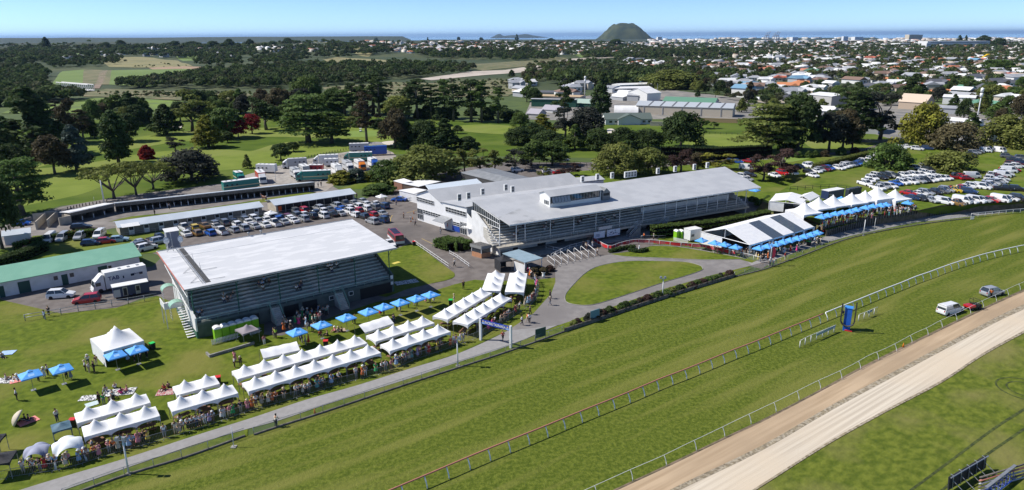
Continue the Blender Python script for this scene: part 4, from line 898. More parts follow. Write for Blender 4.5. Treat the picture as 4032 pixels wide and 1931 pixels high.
# hedges
def hedge(name, line, hw, h, col, label, z=0, step=.5, n=26, flowers=None):
    P = resample(line, step); C = []; rng = np.random.default_rng(len(P) * 7 + 1)
    for i, p in enumerate(P):
        d = (P[min(i + 1, len(P) - 1)] - P[max(i - 1,0)]).normalized(); s = Vector((-d.y, d.x, 0))
        for w in np.arange(-hw, hw + .01,.55): C += [tuple(p + s * float(w) + Vector((0,0, h * f))) for f in (.25,.6,.9)]
    C = np.array(C); C += rng.normal(size=C.shape) * .07; Rr = np.full((len(C),3),.34)
    V, Fc, t = leafquads(C, Rr, n, .14, rng); tint = t
    o = npmesh(name, V, Fc, leafmat(col), tint=tint); reg(o, label, 'hedge')
    if flowers:
        sel = rng.integers(0, len(C),90); V, Fc, t = leafquads(C[sel] + np.array([0,0,.22]), Rr[sel] * .6,7,.09, rng)
        f = npmesh('flowers', V, Fc, M('red_flowers', (.4,.04,.02), rough=.7), parent=o, tint=None)
    mb = MB()
    for a, b in zip(P, P[1:]):
        d = (b - a).normalized() * .3; s = Vector((-d.y, d.x, 0)).normalized() * (hw * .9)
        mb.hexa([a - s, b - s, b + s, a + s], [q + Vector((0,0, h * .88)) for q in (a - s, b - s, b + s, a + s)])
    mb.build('hedge_core', leafmat(col), o); return o
hedge('hedge', pxline([(2566,936),(2660,926),(2782,915),(2900,895),(3025,870)]),1., 3.0, 'bright', 'long clipped bright green hedge below the right end of the main grandstand')
hedge('hedge', pxline([(2600,626),(2800,632),(2990,622),(3030,618)], smooth=False),1.2,5.2, 'dark', 'tall dark clipped hedge behind the main grandstand roof', step=1., n=40)
hedge('hedge', [G(1738,968), G(1795,985), G(1838,972)], 2.2,2.0, 'bright', 'square clipped hedge beside the ticket kiosk and the white wing')
hedge('hedge', pxline([(60,985),(180,955),(300,935),(415,925)], smooth=False),.7,1.6, 'bright', 'clipped hedge with red flowers behind four white vehicles', flowers=True)
hedge('hedge', pxline([(-20,1060),(100,1020),(180,985)], smooth=False),1.1,2.1, 'dark', 'dark hedge at the left corner of the grass parking area')
hedge('hedge', pxline([(3207,668),(3300,645),(3400,622),(3430,614)], 2.3),.9,1.9, 'olive', 'long trimmed hedge behind the front row of cars on the grass')
for i, (x, y) in enumerate(((3143,622),(3182,621),(3209,618),(3247,617),(3310,611),(3366,606))):
    p = G(x, y); w = 34 / ppm(p) * (1.25 if i == 4 else 1)
    tree('bush', ('bright', 'bright', 'mid', 'brown', 'bright', 'purple')[i], p, w * .8, w, 'clipped ball in the row beside the golf green')
for i, x in enumerate(range(2960,3110,13)):
    p = G(x, 800 - (x - 2960) * .02 + random.uniform(-6,10),.6); tree('bush', random.choice(['mid', 'olive', 'bright']), p, random.uniform(1.2,2.), random.uniform(2,3.2), 'planted on the bank right of the grandstand')
# ---------------------------------------------------------------- mid-distance trees
def zone(p): return ''
def scatter(poly, n, kinds, cols, hr, where, minsep=.5, wr=(.6,1.)):
    xs = [p[0] for p in poly]; ys = [p[1] for p in poly]; out = 0; tries = 0
    while out < n and tries < n * 30:
        tries += 1; x, y = random.uniform(min(xs), max(xs)), random.uniform(min(ys), max(ys))
        if not pip(x, y, poly): continue
        p = T(x, y); h = random.uniform(*hr); w = h * random.uniform(*wr)
        if any((p.x - a) ** 2 + (p.y - b) ** 2 < ((r + w / 2) * minsep) ** 2 for a, b, r in TREES): continue
        if any(abs(p.x - a) < c + w * .3 and abs(p.y - b) < d + w * .3 for a, b, c, d in SOLID): continue
        tree(random.choice(kinds), random.choice(cols), p, h, w, where + ' ' + zone(p), group='trees ' + where); out += 1
SOLID = []
# ================================================================ other buildings
def roofpoly(mb, pts, th=.12, mi=0):      # roof plane through any number of corner points
    pts = [Vector(p) for p in pts]; n = len(pts); a = (pts[1] - pts[0]).cross(pts[2] - pts[0])
    if a.z < 0: pts = pts[::-1]
    vs = [p - Vector((0,0, th)) for p in pts] + pts
    mb.add(vs, [tuple(range(n))[::-1], tuple(range(n, 2 * n))] + [(i, (i + 1) % n, n + (i + 1) % n, n + i) for i in range(n)], mi)
def shed(name, bl, br, dep, wh, rise, wallm, roofm, label, cat='building', over=.4, far=False, ridge=.5, group=None, depth_px=None):
    """gabled shed: front base corners in photo pixels, ridge runs along the front"""
    a, b = (T(*bl), T(*br)) if bl[1] < 400 else (G(*bl), G(*br))
    z0 = min(a.z, b.z); ang = math.atan2(b.y - a.y, b.x - a.x); L = math.hypot(b.x - a.x, b.y - a.y)
    if wh > 100: wh = hgt(a, wh - 1000)
    t = thing(name, (a.x, a.y, z0), ang, label, cat, group); mb = MB(); r = dep * ridge
    mb.b2(0, L, 0, dep, -2 if far else 0, wh)
    for x0, x1 in ((0,.15),(L - .15, L)): mb.add([(x0,0, wh),(x1,0, wh),(x1, dep, wh),(x0, dep, wh),(x0, r, wh + rise),(x1, r, wh + rise)], [(0,1,5,4),(2,3,4,5),(0,4,3),(1,2,5)])
    w = mb.build('wall', wallm, t); mb = MB(); s = rise / max(r, .01) * over
    if r > .1: mb.slab([(-over, -over, wh - s + .05),(L + over, -over, wh - s + .05),(L + over, r, wh + rise + .05),(-over, r, wh + rise + .05)], .12)
    if r < dep - .1: mb.slab([(-over, r + .003, wh + rise + .05),(L + over, r + .003, wh + rise + .05),(L + over, dep + over, wh - s + .05),(-over, dep + over, wh - s + .05)], .12)
    rf = mb.build('roof', roofm, t); SOLID.append((a.x + (b.x - a.x) / 2, a.y + (b.y - a.y) / 2 + dep / 2, L / 2 + 2, dep / 2 + 4))
    t['L'] = L; return t, L, wh, w, rf
def opening(t, x0, x1, z0, z1, m, name='window', y=-.06, lab=None):
    mb = MB(); mb.b2(x0, x1, y, -.003, z0, z1); o = mb.build(name, m, t)
    if lab: o['label'] = lab
    return o
GREENRF = M('green_iron_roof', (.17,.38,.27),(.2,.42,.3),.4,.6, wave=(1.2, 'X', (.14,.33,.24),.4))
DKGREEN = M('dark_green_door', (.015,.06,.05), rough=.6)
OLDWHITE = M('old_white_wall', (.62,.62,.64),(.5,.5,.5),.7,.85, detail=8, lo=.45, hi=.75)
TINROOF = M('blue_grey_roof', (.52,.57,.62),(.46,.51,.56),.25,.5, wave=(1.5, 'X', (.42,.46,.5),.3))
BLOCKW = M('tan_block_wall', (.17,.155,.135),(.21,.19,.165),1.2,.9); BLOCKC = M('cream_block_wall', (.46,.41,.33),(.4,.36,.29),1., .9)
t, L, wh, w, rf = shed('storage_building', (-90,1192),(555,1062),10.5,3.1,1.5, OLDWHITE, GREENRF, 'long white building with a green iron roof at the left edge', over=.5)
FB = Fr(G(-90,1192), t.rotation_euler[2])
for x0, x1, z1 in ((0,22,2.2),(77,124,2.3),(247,271,2.1),(391,427,2.3)):
    a, b = FB.loc(x0,1172 - x0 * .2)[0], FB.loc(x1,1172 - x1 * .2)[0]; opening(t, a, b, .03, z1, DKGREEN, 'door')
for x0, x1 in ((217,233),(280,296),(431,444)): a, b = FB.loc(x0,1172 - x0 * .2)[0], FB.loc(x1,1172 - x1 * .2)[0]; opening(t, a, b, 1.3,2.1, GLASS)
# stable rows
t, L, wh, w, rf = shed('stable_block', (476,931),(1034,847),6.2,2.35,.75, BLOCKW, TINROOF, 'longest stable row with a pale curved roof and white half doors', 'stable', .45)
for k in range(10):
    x = L * (.055 + .098 * k); d = opening(t, x, x + 1.2,.03,2.05, WHITE, 'stable_door'); mb = MB(); mb.b2(x + .12, x + 1.08,-.075,-.062,1.15,1.95); mb.build('opening', DARK, d)
mb = MB(); mb.b2(-.02,-.004,0,6.2,0,2.3); mb.build('end_wall', BLOCKC, t)
mb = MB(); mb.b2(.4,4.4,-.42,1.6,2.34,2.36); o = mb.build('repaired_sheet', WHITE, rf); o.location = (0,0,.06); o.rotation_euler = (math.atan2(.75,3.1),0,0)
mb = MB(); rail(mb, [V3(-.3,-1.3,0), V3(L * .98,-1.3,0)], 1., 2.6,.04); mb.build('rail', GREYM, t)
t, L, wh, w, rf = shed('stable_block', (1089,842),(1397,795),7., 2.5,.8, BLOCKC, TINROOF, 'shorter stable shed with an open dark front beside the car park', 'stable', .45)
for k in range(10): x = .4 + (L - .8) * k / 10; opening(t, x + .1, x + (L - .8) / 10 - .12,.03,2.2, DARK, 'stall_opening')
opening(t, .6,1.5,.5,1.9, M('orange_rug', (.6,.1,.02), rough=.7), 'hanging_rug', -.12)
for seg, (p0, p1, n, lab) in enumerate((((284,878),(458,840),4, 'short angled end of the horse stalls with a white roof'),((458,840),(1243,752),30, 'very long row of open horse stalls with short white posts'))):
    a, b = G(*p0), G(*p1); ang = math.atan2(b.y - a.y, b.x - a.x); L = (b - a).length; t = thing('horse_stalls', a, ang, lab, 'stable')
    mb = MB(); mb.b2(0, L, 4.2,4.4,0,2.1); mb.b2(0,.15,.6,4.2,0,2.2); mb.b2(L - .15, L, .6,4.2,0,2.2)
    mb.b2(0, L, .3,.45,1.75,2.72); mb.build('wall', BLOCKW, t)
    mb = MB(); f = 2.8; mb.slab([(-.2,0 if seg else -.5, f),(L + .1,0, f),(L + .1,5.0,2.05 if seg else 2.3),(-.2,5.0,2.05 if seg else 2.3)], .1); mb.build('roof', WHITE if not seg else TINROOF, t)
    mb = MB(); mb.b2(-.2, L + .1,-.06,.0, f - .12, f + .06); mb.build('roof_trim', WHITE, t)
    for k in range(1, n): x = L * k / n; mb = MB(); mb.b2(x - .05, x + .05,.5,3.8,0,1.6); mb.build('partition', BLOCKW, t); mb = MB(); mb.b2(x - .09, x + .09,.3,.48,0,1.1); mb.build('stall_post', WHITE, t)
for i, (p0, p1) in enumerate((((146,906),(186,868)),((192,898),(232,860)),((236,890),(284,880)))):
    a, b = G(*p0), G(*p1); ang = math.atan2(b.y - a.y, b.x - a.x); L = (b - a).length; mb = MB(); mb.b2(0, L, 0,.2,0,2.1); mb.b2(L - .2, L, .2,3., 0,2.1); mb.b2(0,.4,-.1,0,0,2.15)
    o = mb.build('yard_wall', BLOCKC); o.location = a; o.rotation_euler = (0,0, ang); reg(o, ('leftmost', 'middle', 'rightmost')[i] + ' of three concrete pen walls at the end of the horse stalls', 'wall')
shed('small_shed', (22,968),(122,955),5,2.4,.6, OLDWHITE, TINROOF, 'weathered white shed with a grey roof in the tree shade at left')
p = G(690,992); t = thing('equipment_tower', p, S1.ang, 'narrow grey tower hut behind the white roof', 'hut'); h = hgt(p, 912)
mb = MB(); mb.b2(-1.3,1.3,0,2.2,0, h); mb.build('wall', M('blue_grey_wall', (.3,.32,.36), rough=.7), t); mb = MB(); mb.slab([(-1.5,-.2, h + .05),(1.5,-.2, h + .05),(1.5,2.4, h + .35),(-1.5,2.4, h + .35)], .08); mb.build('roof', WHITE, t)
for px, py, lab in ((656,972, 'left satellite dish on the back edge of the white roof'),(711,966, 'right satellite dish on the back edge of the white roof')):
    p = G(px, py, ZB + .1); t = thing('satellite_dish', p, random.random(), lab, 'satellite dish'); mb = MB()
    mb.tube([(0,0,0),(0,0,.75)], .05,6); mb.tube([(-.3,0,0),(0,0,.5),(.3,0,0)], .03,4); mb.build('mount', GREYM, t)
    mb = MB(); mb.lathe([(.02,0),(.3,.04),(.6,.16),(.62,.17),(.3,.08),(.02,.04)], n=16); o = mb.build('dish', WHITE, t); o.location = (0,0,1.1); o.rotation_euler = (R(75),0, R(20))
    mb = MB(); mb.tube([(0,0,.05),(0,0,.55)], .02,4); mb.b2(-.06,.06,-.06,.06,.5,.62); q = mb.build('feed_horn', GREYM, o)
p = G(683,990, ZB); t = thing('antenna_mast', p, 0, 'white tripod antenna mast on the corner of the white roof', 'antenna'); mb = MB(); mb.tube([(0,0,0),(-.1,0,3.6)], .05,6); mb.tube([(-1,-.3,0),(0,0,1.1),(.6,.3,0)], .05,5); mb.build('mast', GREYM, t)
# buildings behind the left wing
def rb(name, pts, z, zs, label, wallm=WHITE, roofm=ROOFG, base=0, drop=.3, cat='building'):
    """building from its roof outline in photo pixels; zs = height of each roof corner"""
    P = [G(x, y, q) for (x, y), q in zip(pts, zs)]; c = sum((p for p in P), Vector()) / len(P); t = thing(name, (c.x, c.y, 0),0, label, cat)
    P = [p - Vector((c.x, c.y, 0)) for p in P]; mb = MB(); roofpoly(mb, P, .15); mb.build('roof', roofm, t)
    if wallm: mb = MB(); q = [Vector((p.x * .95, p.y * .95, p.z - drop)) for p in P]; zz_ = min(v.z for v in q) - .02; mb.prism([(v.x, v.y) for v in q], base, zz_); mb.build('wall', wallm, t)
    SOLID.append((c.x, c.y, 6,6)); return t, P
rb('pavilion', [(1810,680),(1966,719),(2034,707),(1873,667)], 0, [3.6,3.6,4.8,4.8], 'open pavilion with a wide dark grey gabled roof, near slope', M('pavilion_shade', (.06,.06,.06)), M('slate_grey_roof', (.22,.23,.24),(.18,.19,.2),.5,.6))  # near-black block, no real wall: paints the shade under the open roof
t, P = rb('pavilion', [(1873.5,666.5),(2034.5,706.5),(2085,700),(1940,662)], 0, [4.8,4.8,3.6,3.6], 'open pavilion with a wide dark grey gabled roof, far slope', None, MATS['slate_grey_roof'])
rb('hall', [(1675,730),(1698,759),(1906,728),(1877,704)], 0, [4.2,3.0,3.0,4.2], 'low hall with a pale blue-white roof behind the left wing', BLOCKC, M('blue_white_roof', (.6,.66,.71), rough=.5))
rb('office', [(1569,749),(1644,767),(1707,752),(1632,740)], 0, [2.7] * 4, 'flat white roofed office beside the blue car', WHITE, M('flat_white_roof', (.75,.75,.74), rough=.6))
rb('office', [(1583,722),(1650,735),(1735,715),(1665,707)], 0, [2.7] * 4, 'flat white roofed office behind the big golden tree', M('brown_wall', (.1,.07,.05)), MATS['flat_white_roof'])
rb('office', [(1549,712),(1583,722),(1624,714),(1590,703)], 0, [2.6,2.6,3.3,3.3], 'little gabled office with pink stains on its white roof', M('brick_wall', (.24,.12,.08), rough=.9), M('pink_stained_roof', (.72,.7,.7),(.6,.35,.5),.4,.6, lo=.62, hi=.66))
rb('annexe', [(2140,712),(2163,729),(2383,707),(2362,691)], 0, [4., 3.4,3.4,4.], 'low annexe with a pale iron roof behind the commentary box', WHITE, ROOFG)
# ticket kiosk
a = G(1858,1008); b = G(1896,1019); c = G(1931,1012); t = thing('ticket_kiosk', b, 0, 'small brick ticket kiosk with a dark flat canopy beside the grandstand', 'kiosk')
BRK = M('orange_brick', (.48,.24,.13),(.4,.2,.11),3., .9); d1 = a - b; d2 = c - b; Pk = [d1, Vector((0,0,0)), d2, d1 + d2]
mb = MB(); mb.prism([(v.x, v.y) for v in Pk], 0,1.1,0); Pi = [Vector((d1 + d2)) * .5 + (v - (d1 + d2) * .5) * .96 for v in Pk]; mb.build('base_wall', BRK, t); mb = MB(); mb.prism([(v.x, v.y) for v in Pi], 1.1,2.1,0); mb.build('window_band', GLASS, t)
for v in Pk: mb = MB(); mb.tube([(v.x, v.y, 1.1),(v.x, v.y, 2.2)], .08,5); mb.build('post', WHITE, t)
Po = [(d1 + d2) * .5 + (v - (d1 + d2) * .5) * 1.18 for v in Pk]; mb = MB(); mb.prism([(v.x, v.y) for v in Po], 2.1,2.75,0); mb.build('canopy', M('kiosk_fascia', (.25,.25,.24), rough=.7), t)
mb = MB(); mb.prism([(v.x * .96, v.y * .96) for v in Po], 2.751,2.78,0); mb.build('roof_tiles', M('lattice_roof', (.06,.06,.06),(.16,.15,.14),4,.8), t)
# shelter with a blue-grey roof by the gates
t, P = rb('shelter', [(2043,982),(2138,1016),(2067,1034),(1978,998)], 0, [2.9,2.7,2.7,2.9], 'open shelter with a blue-grey flat roof beside the stall gates', None, M('shelter_roof', (.27,.36,.42),(.24,.33,.38),1,.5))
for p in P: mb = MB(); mb.tube([(p.x * .94, p.y * .94,0),(p.x * .94, p.y * .94, p.z - .1)], .08,6); mb.build('post', WHITE, t)
mb = MB(); a, b = P[3] * .95, P[2] * .95; wall(mb, Vector((a.x, a.y, 0)).lerp(Vector((b.x, b.y, 0)),.5), Vector((b.x, b.y, 0)),0,0,2,2); mb.build('side_panel', WHITE, t)
# ---------------------------------------------------------------- vehicles: trucks
def wheels(t, xs, y, r, w=.26):
    for x in xs:
        for s in (-1,1):
            o = MB().lathe([(r * .55,-w / 2),(r * .93,-w / 2),(r, -w / 4),(r, w / 4),(r * .93, w / 2),(r * .55, w / 2)], n=14).build('wheel', RUBBER, t); o.location = (x, s * y, r); o.rotation_euler = (R(90),0,0)
            k = MB().lathe([(.02,-w * .35),(r * .56,-w * .42),(r * .56, w * .42),(.02, w * .35)], n=10).build('rim', GREYM, o)
def truck(px, py, ang, L, Hh, side, top, label, cab=True, cabm=None, W=2.45, z=0, stripe=None):
    p = G(px, py, z) if not isinstance(px, Vector) else px; t = thing('horse_truck' if 'float' in label or 'horse' in label else 'truck', p, ang, label, 'truck', 'trucks parked in the gravel yard' if 'yard' in label else None)
    x0 = -L / 2; x1 = L / 2 - (2.3 if cab else 0); mb = MB(); mb.box(((x0 + x1) / 2,0,.65 + Hh / 2),(x1 - x0, W, Hh),0, top=(.99,.96)); body = mb.build('box_body', side, t)
    mb = MB(); mb.b2(x0 + .05, x1 - .05,-W * .475, W * .475,.65 + Hh, .7 + Hh); mb.build('roof', top, body)
    for k in range(3): mb = MB(); mb.b2(x0 + 1 + k * 1.6, x0 + 1.5 + k * 1.6,-.3,.3,.7 + Hh, .8 + Hh); mb.build('roof_hatch', GREYM, body)
    for s in (-1,1):
        mb = MB()
        for k in range(3): mb.b2(x0 + .8 + k * 1.5, x0 + 1.4 + k * 1.5, s * (W / 2 + .0) - .015, s * (W / 2) + .015, Hh * .72, Hh * .72 + .45)
        mb.build('window', GLASS, body)
        if stripe: mb = MB(); mb.b2(x0 + .02, x1 - .02, s * W / 2 - .02, s * W / 2 + .02,1.5,1.75); mb.build('stripe', stripe, body)
    if cab:
        c = cabm or side; mb = MB(); hc = 1.9; mb.hexa([(x1 + .15,-W * .47,.5),(L / 2,-W * .46,.5),(L / 2, W * .46,.5),(x1 + .15, W * .47,.5)], [(x1 + .15,-W * .44,.5 + hc),(L / 2 - .55,-W * .42,.5 + hc),(L / 2 - .55, W * .42,.5 + hc),(x1 + .15, W * .44,.5 + hc)])
        mb.hexa([(x1 + .15,-W * .43,.5 + hc),(L / 2 - .7,-W * .4,.5 + hc),(L / 2 - .7, W * .4,.5 + hc),(x1 + .15, W * .43,.5 + hc)], [(x1 + .15,-W * .42,.5 + Hh * .95),(x1 + .5,-W * .38,.5 + Hh * .95),(x1 + .5, W * .38,.5 + Hh * .95),(x1 + .15, W * .42,.5 + Hh * .95)])
        cb_ = mb.build('cab', c, t); mb = MB(); mb.slab([(L / 2 - .26,-W * .39,1.4),(L / 2 - .26, W * .39,1.4),(L / 2 - .53, W * .37,2.28),(L / 2 - .53,-W * .37,2.28)], -.05); mb.build('windscreen', GLASS, cb_)
        for s in (-1,1): mb = MB(); mb.b2(L / 2 - 1.5, L / 2 - .65, s * W * .455 - .02, s * W * .455 + .02,1.5,2.15); mb.build('side_window', GLASS, cb_); mb = MB(); mb.b2(L / 2 - .02, L / 2 + .02, s * .9 - .15, s * .9 + .15,.8,1.); mb.build('headlight', M('lamp_glass', (.8,.8,.8), rough=.1), cb_); mb = MB(); mb.b2(L / 2 - .35, L / 2 - .2, s * (W / 2 + .12) - .05, s * (W / 2 + .12) + .05,1.5,2.); mb.build('mirror', DARK, cb_)
    mb = MB(); mb.b2(x0 + .3, L / 2 - .4,-.5,.5,.4,.66); mb.build('chassis', DARK, t)
    wheels(t, ([L / 2 - 1.3] if cab else []) + [x0 + 1.6, x0 + 2.6 if L > 7 else x0 + 1.6 + .001], W / 2 - .18,.46); return t
TEAL = M('teal_paint', (.02,.2,.17), rough=.35, coat=.4); BOXW = M('box_white', (.72,.72,.71),(.66,.66,.65),.8,.5); BOXG = M('box_grey', (.42,.43,.44), rough=.5); BOXR = M('box_red', (.5,.04,.04), rough=.4, coat=.3); BOXB = M('box_blue', (.02,.09,.4), rough=.4, coat=.3); ORNG = M('orange_paint', (.7,.2,.02), rough=.5); CREAMY = M('cream_stripe', (.6,.52,.3), rough=.6)
for a in ((945,716, R(-55),6.5,2.6, TEAL, WHITE, 'white-topped teal horse float nearest the dark domed tree in the yard', True, None, 2.45,0, CREAMY),(950,748, R(38),11,2.6, TEAL, WHITE, 'long teal horse float half hidden behind the stall roof in the yard', False, None, 2.45,0, CREAMY),
          (1030,718, R(-62),9,2.9, BOXR, WHITE, 'red and white horse truck nearest the stalls in the yard', True, WHITE),(1052,682, R(-10),7,2.5, BOXW, WHITE, 'white camper with an open side behind the red truck in the yard', False),
          (1160,662, R(200),9,2.9, BOXG, BOXG, 'silver horse truck with a white cab by the fence of the yard', True, WHITE),(1166,700, R(-60),7,2.6, BOXG, BOXG, 'grey box truck with its white cab facing the stalls in the yard', True, WHITE),(1200,684, R(-60),6,2.4, BOXG, WHITE, 'small grey horse trailer between two trucks in the yard', False),
          (1246,680, R(0),5,2.2, BOXR, WHITE, 'small red and white horse trailer in the middle of the yard', False),(1236,712, R(192),11.5,2.8, TEAL, WHITE, 'long teal horse bus with an open door in the yard', True, TEAL, 2.45,0, CREAMY),(1283,648, R(195),9.5,3., BOXW, WHITE, 'big white horse truck with a rounded cab by the yard fence', True, WHITE),
          (1306,656, R(10),5,2.3, BOXW, WHITE, 'white trailer with a dark open front in the yard', False),(1330,690, R(-62),8,3., BOXW, WHITE, 'white motorhome with a dark windscreen in the yard', True, WHITE),(1372,672, R(-62),8,2.7, BOXG, BOXG, 'grey-roofed box truck beside the motorhome in the yard', True, WHITE),
          (1420,668, R(-62),8,2.7, BOXW, WHITE, 'white truck with an orange front edge in the yard', True, ORNG),(1472,660, R(-62),7,2.7, BOXW, WHITE, 'white and blue truck beside the willow in the yard', True, BOXB),(1410,636, R(190),11,2.9, TEAL, WHITE, 'teal and white horse transporter at the back of the yard', True, TEAL, 2.45,0, CREAMY),
          (1480,612, R(12),9,3.1, BOXB, BOXB, 'tall blue horse trailer at the back of the yard', False),(1415,597, R(12),8,2.8, BOXG, WHITE, 'grey trailer with three windows at the back of the yard', False)):
    truck(*a)
# big white box truck and blue trailer beside the near stand
f = G(376,1162); r_ = G(580,1118); d = r_ - f; p = (f + r_) / 2 + Vector((-d.y, d.x, 0)).normalized() * 1.2
t = truck(p, 0, math.atan2(-d.y, -d.x), d.length + .6,3.1, BOXW, WHITE, 'big white box truck with blue lettering beside the green-roofed building'); Lt = d.length + .6
NAVY = M('navy_letters', (.01,.02,.12), rough=.4)
textpart('TAB', 'lettering', 1.05, NAVY, t, facing((Lt / 2 - 3.75,1.235,2.5),(-1,0,0)),.01, bold=.02); textpart('tab.co.nz', 'lettering', .5, NAVY, t, facing((-Lt / 2 + 1.7,1.235,2.6),(-1,0,0)))
mb = MB(); mb.b2(-1., -.2,1.225,1.25,.9,2.9); mb.build('side_door', BOXW, t); MB().b2(-.72,-.5,1.251,1.262,2.1,2.6).build('door_window', GLASS, t)
f = G(452,1184); r_ = G(592,1158); d = r_ - f; p = (f + r_) / 2 + Vector((-d.y, d.x, 0)).normalized() * 1.1; Lt = d.length
t = thing('trailer', p, math.atan2(-d.y, -d.x), 'dark blue catering trailer with a white roof behind the red car', 'trailer'); NB = M('navy_paint', (.02,.035,.1), rough=.4, coat=.3)
mb = MB(); mb.b2(-Lt / 2, Lt / 2,-1.1,1.1,.45,2.4); mb.build('body', NB, t); mb = MB(); mb.b2(-Lt / 2, Lt / 2 + .1,-1.12,1.12,2.4,2.5); mb.build('roof', WHITE, t); mb = MB(); mb.b2(Lt / 2 - 1.1, Lt / 2 - .02,1.1,1.13,.5,1.9); mb.build('front_panel', BOXG, t)
for x in (Lt / 2 - 1.9,-Lt * .18): mb = MB(); mb.b2(x - .4, x + .4,1.1,1.135,.5,2.2); q = mb.build('door', GREYM, t); mb = MB(); mb.b2(x - .28, x + .28,1.136,1.145,1.1 if x < 0 else .6,2.); mb.build('opening', DARK, q)
mb = MB(); mb.tube([(Lt / 2,-.4,.5),(Lt / 2 + 1.3,0,.5),(Lt / 2,.4,.5)], .06,5); mb.build('drawbar', GREYM, t); wheels(t, [-.3,.55], 1.0,.34)
# red minibus on the yard
f = G(1590,985); r_ = G(1530,925); d = f - r_; t = thing('minibus', (f + r_) / 2 + Vector((0,.3,0)), math.atan2(d.y, d.x), 'red and white bus with black roof panels parked beside the white stand roof', 'bus')
BUSR = M('bus_red', (.3,.03,.035), rough=.35, coat=.4); Lb = 7.2
mb = MB(); mb.box((0,0,.75),(Lb, 2.2,.6),1); mb.box((0,0,1.75),(Lb, 2.2,1.4),0, top=(.96,.88)); mb.build('body', [BUSR, WHITE], t)
for s in (-1,1):
    for k in range(6): mb = MB(); mb.hexa([(-3.1 + k * 1.02, s * 1.06 - .03,1.45),(-2.2 + k * 1.02, s * 1.06 - .03,1.45),(-2.2 + k * 1.02, s * 1.06 + .03,1.45),(-3.1 + k * 1.02, s * 1.06 + .03,1.45)], [(-3.1 + k * 1.02, s * 1.0 - .03,2.2),(-2.2 + k * 1.02, s * 1.0 - .03,2.2),(-2.2 + k * 1.02, s * 1.0 + .03,2.2),(-3.1 + k * 1.02, s * 1.0 + .03,2.2)]); mb.build('window', GLASS, t)
mb = MB(); mb.slab([(Lb / 2 - .02,-.95,1.4),(Lb / 2 - .02,.95,1.4),(Lb / 2 - .12,.85,2.3),(Lb / 2 - .12,-.85,2.3)], -.06); mb.build('windscreen', GLASS, t)
for k in range(3): mb = MB(); mb.b2(-3 + k * 1.7,-1.6 + k * 1.7,-.75,.75,2.455,2.5); mb.build('roof_panel', M('solar_black', (.01,.012,.02), rough=.15), t)
for s in (-1,1): mb = MB(); mb.b2(Lb / 2 - .02, Lb / 2 + .03, s * .8 - .15, s * .8 + .15,.8,1.); mb.build('headlight', MATS['lamp_glass'], t); mb = MB(); mb.tube([(Lb / 2 - .1, s * 1.05,2.2),(Lb / 2 + .2, s * 1.3,2.2),(Lb / 2 + .2, s * 1.3,1.8)], .04,4); mb.build('mirror', DARK, t)
wheels(t, [-2.1,2.3], .98,.38)
# ================================================================ industrial sheds and town
WW, CW, GW = M('town_white', (.66,.66,.64), rough=.7), M('town_cream', (.5,.44,.35), rough=.7), M('town_grey', (.36,.37,.38), rough=.7)
RG = M('town_roof_grey', (.36,.37,.39),(.3,.31,.33),.3,.6); RW = M('town_roof_white', (.74,.74,.73),(.66,.66,.65),.3,.6); RDK = M('town_roof_dark', (.1,.105,.12), rough=.7); RR = M('town_roof_red', (.42,.12,.07), rough=.7); RO = M('town_roof_orange', (.5,.2,.09), rough=.7); RGN = M('town_roof_green', (.11,.25,.17), rough=.7); RB = M('town_roof_blue', (.16,.3,.42), rough=.6)
t, L, wh, w, rf = shed('warehouse', (2504,449),(2883,463),14,1415,2.2, CW, M('skylit_roof', (.42,.45,.48), rough=.4), 'very long warehouse with a silver roof and dark skylight strips', over=.3)
for k in range(7): mb = MB(); x = L * (.125 + .125 * k); mb.slab([(x, -.1, wh + .1),(x + .9,-.1, wh + .1),(x + 2.4,6.9, wh + 2.3),(x + 1.5,6.9, wh + 2.3)], .02); mb.build('skylight', RDK, rf)
for k in range(5): x = L * (.08 + .2 * k); opening(t, x, x + .4,.1, wh, RG, 'downpipe', -.2)
t, L, wh, w, rf = shed('warehouse', (2610,403),(2814,410),16,1398,2.5, WW, RGN, 'long warehouse with a faded green roof')
for k in range(4): x = L * (.1 + .22 * k); opening(t, x, x + 4, wh - 2, wh - 1, DARK, 'window')
shed('shed', (2547,403),(2600,399),20,1368,3, WW, RW, 'tall white gabled shed beside the green-roofed warehouse')
t, L, wh, w, rf = shed('factory', (2410,366),(2566,362),14,1350,1, WW, RW, 'white factory with two rows of small dark windows')
for k in range(9): x = L * (.06 + .1 * k); opening(t, x, x + 3, wh * .45, wh * .75, DARK, 'window')
t, L, wh, w, rf = shed('factory', (2440,351),(2570,346),14,1336,1, WW, RW, 'upper white factory block standing behind the windowed factory', over=.2)
for k in range(9): x = L * (.06 + .1 * k); opening(t, x, x + 3, wh * .45, wh * .75, DARK, 'window')
shed('shed', (2345,363),(2412,366),18,1345,1.5, WW, RG, 'grey and white shed left of the windowed factory')
shed('workshop', (2395,392),(2452,398),18,1378,2, GW, RW, 'grey workshop with a white roof behind the cypress')
shed('workshop', (2468,398),(2512,400),10,1375,1.5, GW, RG, 'small steel workshop with a blue container beside it')
def arch(bl, br, dep, top, m, label):
    a, b = T(*bl), T(*br); ang = math.atan2(b.y - a.y, b.x - a.x); L = (b - a).length; h = hgt(a, top); t = thing('arched_shelter', a, ang, label, 'shelter'); mb = MB(); P = [(0, dep / 2 - dep / 2 * math.cos(math.pi * k / 12), h * math.sin(math.pi * k / 12)) for k in range(13)]
    for q0, q1 in zip(P, P[1:]): mb.slab([q0,(L, q0[1], q0[2]),(L, q1[1], q1[2]), q1], .15)
    for x in (0, L): mb.add([(x, p[1], p[2]) for p in P], [tuple(range(13))], 1)
    mb.build('cover', [m, GW], t); SOLID.append((a.x + L / 2, a.y + dep / 2, L / 2, dep))
